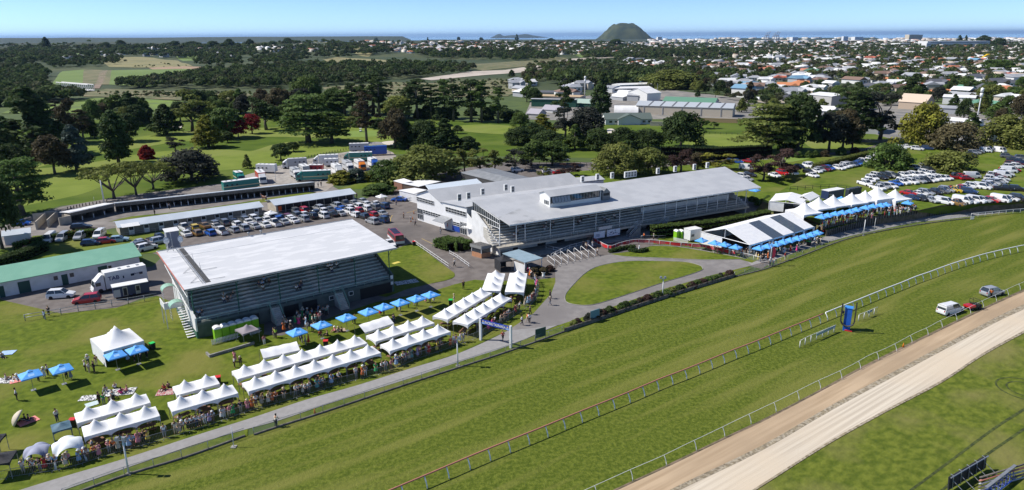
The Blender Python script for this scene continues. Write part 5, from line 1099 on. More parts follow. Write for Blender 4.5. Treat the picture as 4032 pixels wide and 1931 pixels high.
arch((2417,451),(2513,452),14,420, RW, 'white half-cylinder fabric shelter beside the long warehouse'); arch((2427,374),(2484,376),12,356, RW, 'white arched roof shelter in front of the factory')
shed('warehouse', (2076,390),(2282,396),16,1377,.4, CW, M('tan_roof', (.45,.33,.2), rough=.8), 'tan flat-roofed depot above the green wall')
shed('warehouse', (2092,420),(2268,424),4,1390,.3, M('green_clad', (.02,.09,.06), rough=.6), RG, 'dark green clad store with blue crates beside the trees')
shed('warehouse', (2115,372),(2282,376),12,1364,1.2, CW, RDK, 'dark-roofed shed behind the tan depot')
shed('shed', (2252,420),(2345,424),14,1405,2.2, M("green_clad", (0,0,0)), M('pale_green_roof', (.35,.45,.38), rough=.6), 'green shed with a pale green gabled roof')
shed('house', (2075,458),(2120,461),9,1446,2.4, GW, M('lilac_roof', (.36,.34,.38), rough=.7), 'grey house with a lilac roof behind the tree row', 'house'); shed('house', (2134,442),(2196,446),9,1430,2.4, WW, MATS['lilac_roof'], 'wide house with a lilac roof behind the tree row', 'house')
t, L, wh, w, rf = shed('clubhouse', (2384,492),(2566,490),12,1470,2.6, WW, M('green_grey_roof', (.1,.13,.115), rough=.7), 'white clubhouse with a dark green roof and a front gable', 'house')
mb = MB(); x = L * .5; mb.add([(x - 6,-2,0),(x + 6,-2,0),(x + 6,0,0),(x - 6,0,0),(x - 6,-2, wh),(x + 6,-2, wh),(x + 6,0, wh),(x - 6,0, wh),(x, -2, wh + 2.4),(x, 5, wh + 2.4)], [(0,1,5,4),(1,2,6,5),(3,0,4,7),(4,5,8)]); mb.build('front_gable', WW, t)
mb = MB(); mb.slab([(x - 6.6,-2.5, wh - .1),(x, -2.5, wh + 2.6),(x, 6, wh + 2.6),(x - 6.6,6, wh - .1)], -.1); mb.slab([(x, -2.5, wh + 2.6),(x + 6.6,-2.5, wh - .1),(x + 6.6,6, wh - .1),(x, 6, wh + 2.6)], -.1); mb.build('gable_roof', MATS['green_grey_roof'], t)
for k in (.08,.2,.34,.8,.92): opening(t, L * k, L * k + 1.6,1., 2.1, GLASS)
shed('fence_wall', (2560,496),(2700,498),.3,2,.05, CW, CW, 'cream boundary wall behind the clubhouse', 'wall', .05); shed('fence_wall', (2720,480),(2905,486),.3,2.2,.05, M('ochre_fence', (.35,.25,.14), rough=.9), M('ochre_fence', (0,0,0)), 'ochre timber boundary fence below the long warehouse', 'fence', .05)
for bl, br, dep, tp, rise, wm, rm, lab in (((3176,418),(3270,428),22,1372,1.2, M('concrete_panel', (.4,.39,.37), rough=.8), RW, 'concrete factory with a stepped white roof'),((3165,455),(3278,462),10,1432,2.4, GW, RW, 'white sawtooth-roofed shed below the concrete factory'),((3362,524),(3456,530),20,1480,2., GW, RW, 'white-roofed warehouse partly hidden by the gum tree'),
          ((3535,428),(3640,436),12,1398,4.5, M('tan_church', (.42,.33,.25), rough=.8), M('tan_church_roof', (.55,.44,.34), rough=.8), 'angular tan church hall with a steep roof'),((3668,446),(3790,452),14,1424,1., GW, RG, 'grey flat-roofed workshop behind the golden conifer'),((3709,410),(3850,416),16,1382,1.2, WW, RW, 'wide white showroom beside the phone mast'),
          ((3693,486),(3843,500),8,1470,1.2, WW, RW, 'long white canopy roof behind the tan trees'),((3845,560),(3890,566),6,1530,1.4, CW, M('tan_roof', (0,0,0)), 'little cream house above the parked minibuses'),((3360,560),(3530,566),.3,1548,.05, CONC, CONC, 'long concrete wall behind the gum tree'),((2930,400),(3010,404),10,1388,1., CW, RW, 'pale sheds beside the demolition yard')):
    shed('wall' if 'long concrete wall' in lab else 'building', bl, br, dep, tp, rise, wm, rm, lab)
# phone masts, cranes, power poles
def mast(px, py, top, label, r=.35, heads=(.93,.8)):
    p = T(px, py); h = hgt(p, top); t = thing('phone_mast', p, 0, label, 'mast'); mb = MB(); mb.tube([(0,0,0),(0,0, h)], [r, r * .6], 8); mb.build('pole', WHITE, t)
    for z in heads: mb = MB(); mb.lathe([(.5,-1),(.75,-1),(.75,1),(.5,1)], (0,0, h * z),8); mb.build('antenna', WHITE, t)
mast(3843,492,345, 'tall white phone mast beside the showroom'); mast(2302,392,300, 'slim white phone mast among the industrial sheds')
mast(412,810,711, 'grey concrete power pole behind the horse stalls', .22,())
for k, (x, b, tp) in enumerate(((2588,362,330),(2700,345,320),(3233,320,268),(3300,332,300),(3610,325,290),(3715,328,300),(3240,345,318),(2785,360,335),(3062,290,270),(227,222,206))):
    p = T(x, b); h = hgt(p, tp); t = thing('power_pole', p, 0, 'thin pale power pole among the town houses', 'pole', 'power poles in the town'); MB().tube([(0,0,0),(0,0, h)], [.25,.16], 5).build('pole', GREYM, t); MB().b2(-1.2,1.2,-.08,.08, h - 1, h - .8).build('crossarm', TIMBER, t)
for k, (x, tp) in enumerate(((3013,128),(3021,124),(3044,130),(3052,124),(3060,126))):
    p = T(x, 160); p.z = SEA + 3; t = thing('harbour_crane', p, 0, 'tall harbour container crane with its boom raised on the horizon', 'crane', 'container cranes in the port'); s = hgt(p, tp) / 70
    mb = MB()
    for a in (-9,9):
        for b in (-8,8): mb.tube([(a * s, b * s, 0),(a * s * .9, b * s, 42 * s)], 1.6 * s, 4)
        mb.tube([(a * s, -8 * s, 42 * s),(a * s, 8 * s, 42 * s)], 1.6 * s, 4)
    mb.tube([(-9 * s, 0,42 * s),(9 * s, 0,42 * s)], 1.8 * s, 4); mb.build('portal', GW, t); MB().tube([(4 * s, 0,42 * s),(20 * s, 0,70 * s)], 1.6 * s, 4).build('boom', GW, t); MB().tube([(-4 * s, 0,42 * s),(-1 * s, 0,62 * s),(18 * s, 0,68 * s)], 1. * s, 4).build('stay', GW, t)
for k, (x0, x1, b, tp, dep, lab) in enumerate(((2590,2604,160,146,60, 'pale apartment tower right of the volcanic mount'),(3320,3337,160,144,40, 'white tower block on the far shore'),(3578,3601,158,137,60, 'left of two tall pale hotels on the horizon'),(3603,3624,158,138,60, 'right of two tall pale hotels on the horizon'),
          (3543,3610,184,171,60, 'long low white hospital wing'),(3650,3728,184,163,60, 'tall white hospital block above the town'),(3646,3664,192,170,30, 'white hospital stair tower'),(3365,3405,162,146,80, 'white port warehouse on the horizon'),(3120,3150,161,147,80, 'pale port shed left of the far tower'),(3610,3690,178,171,60, 'long grey hall behind the hospital'),(3590,3640,170,164,60, 'red-edged pale store on the far plain'))):
    p = T(x0, b); q = T(x1, b); mb = MB(); h = hgt(p, tp); w_ = q.x - p.x; t = thing('tower_block', (p.x, p.y, p.z),0, lab, 'building'); mb.b2(0, w_, 0, dep, -3, h); mb.build('wall', WW if k != 2 and k != 3 else CW, t)
    fl_ = max(2, int(h / 6)); mb = MB()
    for r0_ in range(fl_): z = h * (r0_ + .35) / fl_; mb.b2(w_ * .05, w_ * .95,-.4,-.02, z, z + h * .3 / fl_)
    mb.build('window_band', RG, t)
# white truss bridge, digger soil, yellow slide
a, b = T(225,350), T(350,362); t = thing('truss_bridge', (a.x, a.y, 0), math.atan2(b.y - a.y, b.x - a.x), 'white steel truss bridge in the valley', 'bridge'); L = (b - a).length; h = 5.
for y in (0,5): 
    mb = MB(); mb.tube([(0, y, 1),(L, y, 1)], .35,4); mb.tube([(0, y, 1 + h),(L, y, 1 + h)], .35,4)
    for k in range(17): x = L * k / 16; mb.tube([(x, y, 1),(x, y, 1 + h)], .22,4); (mb.tube([(x, y, 1),(x + L / 16, y, 1 + h)], .18,4) if k < 16 else None)
    mb.build('truss', WHITE, t)
MB().b2(0, L, 0,5,.6,.9).build('deck', CONC, t)
a, b = T(3856,240), T(3890,232); t = thing('water_slide', a, 0, 'bright yellow covered slide among the far trees', 'slide'); MB().tube([(0,0,2),(12,0,10),(17,0,10)], 2., 8).build('tube', M('yellow_paint', (.75,.48,.02), rough=.5), t); MB().tube([(12,0,0),(12,0,9)], .6,5).build('post', GREYM, t)
# ---------------------------------------------------------------- houses
HP = {}
def houseproto(k):
    if k in HP: return HP[k]
    rng = random.Random(k); L, D, h = ((13,8.5,2.9),(16,8,3.0),(11,9,5.4),(14,10,3.0))[k]; wm = MB(); rm = MB(); wn2 = MB(); r = 2.1; o = .6
    wm.b2(-L / 2, L / 2,-D / 2, D / 2,-2, h); hip = k in (0,3)
    if hip:
        e = D / 2; P = [(-L / 2 - o, -D / 2 - o, h),(L / 2 + o, -D / 2 - o, h),(L / 2 + o, D / 2 + o, h),(-L / 2 - o, D / 2 + o, h),(-L / 2 + e, 0, h + r),(L / 2 - e, 0, h + r)]
        rm.add(P, [(0,1,5,4),(1,2,5),(2,3,4,5),(3,0,4),(3,2,1,0)])
    else:
        P = [(-L / 2 - o, -D / 2 - o, h),(L / 2 + o, -D / 2 - o, h),(L / 2 + o, D / 2 + o, h),(-L / 2 - o, D / 2 + o, h),(-L / 2 - o, 0, h + r),(L / 2 + o, 0, h + r)]
        rm.add(P, [(0,1,5,4),(1,2,5),(2,3,4,5),(3,0,4),(3,2,1,0)])
    wm.b2(L / 2 - 5, L / 2 - .5,-D / 2 - 3,-D / 2,-2, h - .1)
    x = L / 2 - 2.75; rm.add([(x - 2.8,-D / 2 - 3.5, h - .05),(x + 2.8,-D / 2 - 3.5, h - .05),(x + 2.8,0, h - .05),(x - 2.8,0, h - .05),(x, -D / 2 - 3.5, h + 1.5),(x, 0, h + 1.5)], [(0,1,4),(1,2,5,4),(3,0,4,5)])
    for i in range(4):
        x = -L / 2 + 1 + i * 2.6
        if x < L / 2 - 6: wn2.b2(x, x + 1.5,-D / 2 - .06,-D / 2 - .01,1., 2.1)
    for i in range(2): wn2.b2(-L / 2 - .06,-L / 2 - .01,-D / 2 + 1.5 + i * 3,-D / 2 + 3 + i * 3,1,2.1)
    ob = [wm.build('wall', WW), rm.build('roof', RG), wn2.build('windows', GLASS)]; HP[k] = [x.data for x in ob]
    for x in ob: bpy.data.objects.remove(x)
    return HP[k]
ROOFS_ = [(RG, 'grey', 9),(RW, 'white', 7),(RDK, 'dark', 3),(RR, 'red', 1.2),(RO, 'orange', 1.0),(RGN, 'green', .8),(RB, 'pale blue', .6),(M('town_roof_brown', (.2,.13,.1), rough=.8), 'brown', 2.2)]
def zone(p):
    x = proj(p)[0]; return next(w for a, w in ((500, 'at far left'),(900, 'above the truss bridge'),(1500, 'above the valley woods'),(1900, 'above the tall pines'),(2300, 'above the phone mast'),(2600, 'above the long warehouse'),(2900, 'above the green-roofed warehouse'),(3200, 'above the big cedar'),(3500, 'above the gum tree'),(3750, 'above the golden conifer'),(9999, 'near the right edge')) if x < a)
def house(p, where, rot=None, k=None, roof=None):
    k = random.randrange(4) if k is None else k; rm, rn = roof or random.choices([(a, b) for a, b, c in ROOFS_], [c for a, b, c in ROOFS_])[0]; wm, wnm = random.choice([(WW, 'white'),(WW, 'white'),(CW, 'cream'),(GW, 'grey')])
    t = thing('house', p, random.choice([.2,.5,1.2,2.1,-.4]) + random.uniform(-.2,.2) if rot is None else rot, f'{wnm} house with a {rn} roof {where} {zone(p)}', 'house', 'houses ' + where); s = random.uniform(1., 1.3)
    t.scale = (s, s, s); d = houseproto(k); w = bpy.data.objects.new('wall', d[0]); r = bpy.data.objects.new('roof', d[1]); g = bpy.data.objects.new('windows', d[2])
    for o in (w, r): COL.objects.link(o); o.parent = t
    COL.objects.link(g); g.parent = w; setmat(w, 0, wm); setmat(r, 0, rm); SOLID.append((p.x, p.y, 6,5)); return t
def hscatter(poly, n, where, sep=11):
    xs = [p[0] for p in poly]; ys = [p[1] for p in poly]; out = tries = 0
    while out < n and tries < n * 40:
        tries += 1; x, y = random.uniform(min(xs), max(xs)), random.uniform(min(ys), max(ys))
        if not pip(x, y, poly): continue
        p = T(x, y)
        if any(abs(p.x - a) < c + sep / 2 + 3 and abs(p.y - b) < d + sep / 2 + 3 for a, b, c, d in SOLID): continue
        if any((p.x - a) ** 2 + (p.y - b) ** 2 < (r + 3) ** 2 for a, b, r in TREES): continue
        house(p, where); out += 1
hscatter([(2000,330),(2250,300),(2600,290),(3000,290),(3000,360),(2600,345),(2330,335),(2250,400),(2050,390)], 38, 'behind the sheds')
hscatter([(2830,330),(3150,290),(3530,300),(4060,320),(4060,430),(3850,440),(3680,400),(3560,360),(3300,350),(3100,420),(2900,380)], 84, 'in the near streets')
hscatter([(2450,245),(3000,235),(4060,250),(4060,325),(3500,300),(3100,292),(2450,285)], 120, 'in the suburb')
hscatter([(160,235),(440,215),(640,215),(800,215),(1000,215),(1000,232),(640,228),(440,226),(200,245)], 26, 'on the ridge')
hscatter([(1380,178),(2000,172),(2000,200),(1700,215),(1450,200)], 40, 'on the middle hill')
hscatter([(2050,180),(2500,170),(2500,205),(2100,205)], 25, 'on the mount-side hill')
# mid-distance and far trees
MIXK = ['dome', 'round', 'round', 'cone', 'dome', 'open']; MIXC = ['dark', 'dark', 'mid', 'mid', 'olive', 'grey', 'brown']
scatter([(290,500),(420,470),(700,455),(900,440),(1100,430),(1350,430),(1350,460),(900,470),(600,490),(330,520)], 40, MIXK, MIXC, (9,17), 'edging the golf course', .35)
scatter([(1350,440),(2080,455),(2080,480),(1350,470)], 16, ['bush', 'dome'], ['dark', 'dark'], (5,8), 'under the tall pines', .3,(1., 1.5))
scatter([(2000,300),(3000,270),(3100,410),(2950,430),(2450,330),(2300,340),(2200,400),(2000,420)], 52, MIXK, MIXC, (7,13), 'behind the sheds', .45)
scatter([(2900,440),(3250,400),(3600,350),(4060,300),(4060,460),(3900,560),(3700,450),(3500,440),(3300,440),(3000,480)], 42, MIXK, MIXC, (7,13), 'by the town sheds', .45)
# ---------------------------------------------------------------- woods and far suburbs read as one mass
def crowns(name, polys, n, hr, cols, leaves, label, lsz=.16, seed=5, wr=(.7,1.2), cat='woodland'):
    rng = np.random.default_rng(seed); rr = random.Random(seed); PC = []; PR = []; tint = []
    area = [abs(sum(p[i][0] * p[(i + 1) % len(p)][1] - p[(i + 1) % len(p)][0] * p[i][1] for i in range(len(p)))) for p in polys]
    for poly, a in zip(polys, area):
        xs = [p[0] for p in poly]; ys = [p[1] for p in poly]; m = int(n * a / sum(area)); k = 0; tr_ = 0
        while k < m and tr_ < m * 20:
            tr_ += 1; x, y = rr.uniform(min(xs), max(xs)), rr.uniform(min(ys), max(ys))
            if not pip(x, y, poly): continue
            p = T(x, y)
            if any(abs(p.x - q[0]) < q[2] + 1 and abs(p.y - q[1]) < q[3] + 1 for q in SOLID[-0:]) if p.y < 1600 else False: continue
            h = rr.uniform(*hr); w = h * rr.uniform(*wr) / 2; far = max(1., p.y / 1500.); w *= far ** .7
            c = rr.choice(cols)
            for j in range(4): PC.append((p.x + rr.uniform(-.45,.45) * w, p.y + rr.uniform(-.45,.45) * w, p.z + h * rr.uniform(.4,.72))); PR.append((w * .72, w * .72, h * .34)); tint.append(np.array(c) * rr.uniform(.75,1.3))
            k += 1
    PC, PR, tint = np.array(PC), np.array(PR), np.array(tint); N = len(PC); idx = np.repeat(np.arange(N), leaves)
    d = rng.normal(size=(len(idx),3)); d /= np.linalg.norm(d, axis=1)[:, None]; d[:, 2] = np.abs(d[:, 2]) * .9 - .15
    p = PC[idx] + d * PR[idx] * rng.uniform(.7,1.05,(len(idx),1)); nn = d + rng.normal(size=d.shape) * .45; nn /= np.linalg.norm(nn, axis=1)[:, None]
    a = np.cross(nn, rng.normal(size=nn.shape)); a /= np.linalg.norm(a, axis=1)[:, None]; b = np.cross(nn, a); s = PR[idx][:, :1] * lsz * 2 * rng.uniform(.7,1.3,(len(idx),1))
    V = np.stack([p - a * s, p - b * s * .8, p + a * s, p + b * s * .8], 1).reshape(-1,3); t = tint[idx] * rng.uniform(.75,1.3,(len(idx),1))
    o = npmesh(name, V, np.arange(len(V)).reshape(-1,4), M('woodland_leaf', (1,1,1), rough=.8, attr='tint', spec=.15, trans=.35), tint=t); reg(o, label, cat); o['kind'] = 'stuff'; return o
DKW = [(.045,.07,.025),(.062,.092,.03),(.082,.115,.036),(.075,.085,.042)]; MDW = DKW + [(.075,.11,.032),(.1,.13,.038),(.09,.09,.05),(.11,.1,.05)]
crowns('woodland', [[(-80,285),(120,250),(190,290),(175,340),(250,395),(100,420),(-80,425)], [(150,255),(330,235),(480,225),(500,250),(400,262),(220,272)], [(640,320),(760,300),(900,280),(1200,260),(1640,255),(1800,262),(1880,275),(1850,290),(1600,310),(1500,325),(1100,350),(700,350)], [(760,262),(800,215),(940,215),(960,262)],
                     [(460,335),(640,325),(700,350),(450,352)], [(-80,400),(330,385),(300,400),(-80,430)], [(980,262),(1040,200),(1130,190),(1290,205),(1400,212),(1400,228),(1260,232),(1080,258)]], 3000,(5,12), DKW, 26, 'dark scrub and woodland covering the valley sides', seed=3)
crowns('woodland', [[(-80,200),(500,190),(1000,185),(1010,232),(760,235),(450,222),(100,255),(-80,280)], [(1600,205),(2000,205),(2200,215),(2180,240),(1990,243),(1700,238)], [(1010,190),(1180,180),(1400,175),(1560,190),(1560,210),(1420,222),(1200,200)], [(2300,215),(2450,200),(2900,200),(2900,228),(2500,235),(2300,235)], [(2150,330),(2400,300),(2680,290),(2700,340),(2480,350)]], 2600,(8,16), DKW, 22, 'darker stands of tall trees on the hills behind the valley', seed=4)
crowns('garden_trees', [[(2050,395),(2330,335),(2600,350),(2450,335),(3000,300),(3160,400),(2950,440),(2700,345),(2400,340),(2070,400)], [(2900,395),(3200,340),(3600,345),(4060,325),(4060,440),(3850,430),(3650,400),(3500,430),(3300,400),(3100,430)]], 260,(4,8), MDW, 60, 'garden shrubs and small trees around the near town sheds', .11, seed=14)
crowns('woodland', [[(2080,260),(2500,232),(3000,225),(4080,240),(4080,330),(3600,345),(3100,300),(2800,340),(2400,300),(2200,320),(2050,330)]], 2300,(5,10), MDW, 24, 'garden trees filling the right-hand suburb between the houses', seed=5)
crowns('woodland', [[(2050,172),(4080,165),(4080,245),(3000,228),(2500,232),(2050,215)], [(-60,178),(1400,172),(2050,168),(2050,205),(1400,188),(1000,190),(-60,205)]], 5200,(7,13), DKW + MDW, 12, 'distant tree cover of the town and the far hills', seed=6)
crowns('shrub_land', [[(1270,345),(1560,328),(1950,318),(2090,335),(1990,378),(1700,382),(1320,378)], [(300,372),(700,365),(1000,375),(980,395),(500,388)], [(440,270),(640,250),(760,262),(600,268)]], 420,(2,4.5), MDW, 22, 'scattered low scrub on the tan river banks', seed=8)
def farhouses(polys, n, seed):
    rr = random.Random(seed); V = []; Fc = []; tn = []
    for poly, m in zip(polys, n):
        xs = [p[0] for p in poly]; ys = [p[1] for p in poly]; k = 0
        while k < m:
            x, y = rr.uniform(min(xs), max(xs)), rr.uniform(min(ys), max(ys))
            if not pip(x, y, poly): continue
            p = T(x, y); k += 1; f = max(1, p.y / 2200.); L = rr.uniform(10,20) * f; D = rr.uniform(7,10) * f; h = rr.uniform(3.2,6.5) * f ** .6; r = 2.2; a = rr.choice([.1,.5,1.3,-.5]); c, s = math.cos(a), math.sin(a)
            P = [(-L / 2,-D / 2,-3),(L / 2,-D / 2,-3),(L / 2, D / 2,-3),(-L / 2, D / 2,-3),(-L / 2,-D / 2, h),(L / 2,-D / 2, h),(L / 2, D / 2, h),(-L / 2, D / 2, h),(-L / 2 + 2,0, h + r),(L / 2 - 2,0, h + r)]
            o = len(V); V += [(p.x + q[0] * c - q[1] * s, p.y + q[0] * s + q[1] * c, p.z + q[2]) for q in P]
            wc = rr.choice([(.66,.66,.64),(.6,.57,.5),(.5,.45,.38)]); rc = rr.choice([(.7,.7,.69),(.7,.7,.69),(.36,.37,.39),(.3,.31,.33),(.12,.12,.13),(.4,.15,.09),(.2,.13,.1),(.5,.42,.34)])
            for fq, cc in (((0,1,5,4), wc),((1,2,6,5), wc),((3,0,4,7), wc),((2,3,7,6), wc),((4,5,9,8), rc),((6,7,8,9), rc),((5,6,9,9), rc),((7,4,8,8), rc)): Fc.append([i + o for i in fq]); tn.append(cc)
    V = np.array(V); tri = []; tt = []
    for q, c in zip(Fc, tn):
        tri.append(q[:3]); tt.append(c)
        if q[3] != q[2]: tri.append([q[0], q[2], q[3]]); tt.append(c)
    o = npmesh('distant_houses', V, np.array(tri), M('distant_house', (1,1,1), rough=.7, attr='tint'), tint=np.array(tt)); reg(o, 'countless tiny pale houses and sheds of the far town', 'houses'); o['kind'] = 'stuff'
farhouses([[(1380,170),(2050,166),(2050,200),(1700,212),(1450,200)], [(2050,172),(4080,168),(4080,245),(3000,235),(2050,210)], [(2560,158),(4080,152),(4080,172),(2560,170)], [(500,195),(1380,180),(1380,200),(600,222)], [(2200,212),(2700,206),(3000,212),(2200,216)], [(2450,250),(4070,250),(4070,330),(3100,300),(2450,290)]], (420,1250,420,70,50,210),9)
# ================================================================ terraces at the right
PZ = 2.4
def solid(name, pts, zlow, ztop, m, sidem=TIMBER, zpx=0):
    P = [G(x, y, zpx) for x, y in pts]; P = [(p.x, p.y) for p in P]; n = len(P); a = sum(P[i][0] * P[(i + 1) % n][1] - P[(i + 1) % n][0] * P[i][1] for i in range(n))
    if a < 0: P = P[::-1]
    mb = MB(); tri = tessellate_polygon([[Vector((p[0], p[1], ztop)) for p in P]]); vs = [(p[0], p[1], zlow) for p in P] + [(p[0], p[1], ztop) for p in P]
    fs = []
    for t in tri:
        A, B, C_ = (Vector(P[i]) for i in t); cr = (B - A).x * (C_ - A).y - (B - A).y * (C_ - A).x; fs.append(tuple(i + n for i in (t if cr > 0 else (t[0], t[2], t[1]))))
    mb.add(vs, fs, 0); mb.add(vs, [(i, (i + 1) % n, n + (i + 1) % n, n + i) for i in range(n)], 1); o = mb.build(name, [m, sidem]); o['kind'] = 'structure'; return o
WALLPX = [(3252,931),(3330,909),(3400,894),(3500,876),(3615,859),(3729,842)]
UPPX = [(3238,903),(3300,888),(3357,876),(3500,857),(3612,843)]
solid('terrace_bank', WALLPX + [(3760,800),(3700,760),(3300,800),(3180,880)], -.2,1.5, LAWN)
solid('parking_field', UPPX + [(3700,822),(3850,812),(4032,806),(4300,796),(4300,560),(3700,570),(3560,588),(3440,630),(3200,695),(3060,770),(3000,805),(3120,852)], -.2, PZ, PARKG, BARE, 1.5)
mb = MB(); top = pxline([(3612,834),(3700,815),(3850,804),(4032,797),(4300,787)], PZ, False); bot = pxline([(3700,846),(3760,838),(3870,824),(4032,815),(4300,803)], .055, False)
for i in range(len(top) - 1): mb.quad(bot[i], bot[i + 1], top[i + 1], top[i])
mb.build('grass_bank', PARKG)['kind'] = 'structure'
mb = MB(); top = pxline([(2960,810),(3010,800),(3060,785)], PZ, False); bot = pxline([(2990,850),(3040,855),(3110,860)], .06, False)
top = pxline([(3000,800),(3060,820),(3120,845),(3225,890)], PZ, False); bot = pxline([(2975,830),(3030,860),(3080,885),(3200,925)], .06, False)
for i in range(3): mb.quad(bot[i], bot[i + 1], top[i + 1], top[i])
mb.build('grass_bank', M('weedy_grass_bank', (.09,.11,.03),(.13,.1,.05),.5,.95))['kind'] = 'structure'
patch('lawn', [(2640,925),(3010,858),(3080,860),(3230,915),(3200,940),(3100,978),(2960,1035),(2780,984),(2660,967),(2570,962),(2600,935)], .07, LAWN)
PLANK = M('grey_plank', (.16,.145,.125),(.1,.09,.08),1.5,.9)
def twall(line, z0, h, label):
    P = resample(line, .9); t = thing('retaining_wall', P[0], 0, label, 'wall'); o = P[0]; Q = resample(line, 2.7)
    for a, b in zip(Q, Q[1:]): mb = MB(); d = (b - a).normalized(); s = Vector((d.y, -d.x, 0)) * .12; mb.hexa([a + s * .8 - o, b + s * .8 - o, b - o, a - o], [v + Vector((0,0, h)) for v in (a + s * .8 - o, b + s * .8 - o, b - o, a - o)]); x = mb.build('panel', PLANK, t)
    for p in P[::1]:
        if len(t.children) > 95: break
        mb = MB(); mb.b2(p.x - o.x - .09, p.x - o.x + .09, p.y - o.y - .28, p.y - o.y - .1,0, h + .08); mb.build('post', TIMBER, t)
twall(pxline(WALLPX, 0, False),0,1.5, 'lower dark timber retaining wall beside the path'); twall(pxline(UPPX, 1.5, False),1.5,.9, 'upper dark timber retaining wall below the umbrellas')
# ================================================================ fences and rails
MESH = M('wire_mesh', (.42,.44,.44), rough=.5, metal=.4, alpha=.22)
def rotz(o, ang): o.rotation_euler = (0,0, ang); return o
def linefence(name, line, label, step, post, top_r=.025, h=1.2, m=GREYM, rails=(1.,), mesh=None, kerb=None, cat='fence', zo=0, maxp=98):
    P = resample(line, step)
    while len(P) > maxp: step *= 1.1; P = resample(line, step)
    o = P[0].copy(); t = thing(name, o, 0, label, cat); Q = resample(line, 1.2); Q.append(line[-1])
    for p, nx in zip(P, P[1:] + [P[-1] + (P[-1] - P[-2])]):
        mb = MB(); post(mb, (nx - p).normalized()); k = mb.build('post', m, t); k.location = p - o
    for f in rails: mb = MB(); mb.tube([q - o + Vector((0,0, h * f)) for q in Q], top_r, 6); mb.build('rail', m, t)
    if mesh: 
        mb = MB()
        for a, b in zip(Q, Q[1:]): mb.quad(a - o + Vector((0,0,.05)), b - o + Vector((0,0,.05)), b - o + Vector((0,0, h - .03)), a - o + Vector((0,0, h - .03)))
        mb.build('mesh', mesh, t)
    if kerb:
        mb = MB()
        for a, b in zip(Q, Q[1:]): d = (b - a).normalized() * .01; s = Vector((d.y, -d.x, 0)).normalized() * .1; mb.hexa([a - s - o, b - s - o, b + s - o, a + s - o], [v + Vector((0,0, kerb)) for v in (a - s - o, b - s - o, b + s - o, a + s - o)])
        mb.build('kerb', PLANK, t)
    return t
def sp(r, h): return lambda mb, d: mb.tube([(0,0,0),(0,0, h)], r, 6)
G1 = lambda pts, z=0: pxline(pts, z)
linefence('track_fence', G1([(250,1962),(336,1931),(506,1871),(729,1804),(965,1719)]), 'low wire mesh fence on a timber kerb at the near left of the track', 2.9, sp(.035,1.15),.025,1.15, GREYM, (1,), MESH, .22)
linefence('track_fence', G1([(1000,1715),(1093,1684),(1284,1623),(1608,1514),(1810,1449),(2000,1387),(2223,1308)]), 'long wire mesh fence on a timber kerb running past the blue banner arch', 2.9, sp(.035,1.15),.025,1.15, GREYM, (1,), MESH, .22)
linefence('track_fence', G1([(2891,1092),(3000,1065),(3061,1044),(3154,1010),(3356,937),(3608,888),(3822,860)]), 'wire mesh fence curving past the marquees and terraces', 2.9, sp(.035,1.15),.025,1.15, GREYM, (1,), MESH, .18)
linefence('track_rail', G1([(3822,859),(4032,839),(4250,831)]), 'white rail with a board at its end on the far bend of the path', 2.4, sp(.05,1.2),.05,1.2, WHITE, (1,), MESH)
def curved(hh, arm):
    def f(mb, d):
        s = Vector((-d.y, d.x, 0)); P = [s * (arm * (1 - math.cos(t * math.pi / 2))) + Vector((0,0, hh * math.sin(t * math.pi / 2) if False else hh * t)) for t in (0,.35,.65,.85,1)]
        P = [s * (-arm * (1 - (1 - t) ** 2)) * 0 + s * (arm * t * t) + Vector((0,0, hh * t)) for t in (0,.3,.6,.85,1)]; mb.tube(P, .075 if hh > 1.2 else .04,6)
    return f
RAILW = M('rail_white', (.8,.8,.78), rough=.4); RAILR = M('rail_faded_red', (.42,.17,.12), rough=.6)
def offs(line, d):
    out = []
    for i, p in enumerate(line): t = (line[min(i + 1, len(line) - 1)] - line[max(i - 1,0)]).normalized(); out.append(p + Vector((-t.y, t.x, 0)) * d)
    return out
R1 = [(1400,2050),(1560,1978),(1721,1908),(1876,1840),(2021,1779.5),(2152,1725.6),(2277,1672),(2392,1624.7),(2501,1579),(2604,1534),(2704,1495),(2798,1456),(2883,1420),(2967,1387),(3046,1354),(3121,1322),(3193,1292),(3259,1264)]
R1b = [(3259,1264),(3292,1250),(3387,1211),(3449,1185),(3505,1162),(3561,1140),(3612,1118),(3666,1099),(3718,1079),(3771,1060),(3822,1044),(3875,1028),(3930,1014),(3987,1001),(4040,990),(4200,962)]
def runrail(line, label, m, step, arm=.55, hh=1.25, r=.075):
    t = linefence('running_rail', line, label, step, curved(hh, arm), r, hh + .03, RAILW, (), cat='racecourse rail', maxp=90); o = Vector(t.location)
    Q = offs(resample(line, 1.), arm); mb = MB(); mb.tube([q - o + Vector((0,0, hh + .04)) for q in Q], r * 1.25,6); mb.build('rail', m, t); return t
runrail(G1(R1), 'outer running rail with a faded red top on the turf track', RAILR, 2.75); runrail(G1(R1b), 'white continuation of the running rail beyond the blue tower', RAILW, 2.75)
R2 = [(2200,2030),(2330,1970),(2497,1893),(2608,1844),(2714,1791),(2813,1743),(2907,1696),(2997,1652),(3078,1613),(3156,1573),(3226,1537),(3298,1504),(3367,1469),(3431,1432),(3493,1406),(3552,1375),(3606,1345),(3658,1321),(3707,1294),(3758,1270),(3804,1248),(3849,1225),(3891,1205),(3934,1185),(4010,1148),(4150,1090)]
runrail(G1(R2), 'thin white inner rail along the edge of the tan dirt track', RAILW, 5.0,.45,1.15,.018)
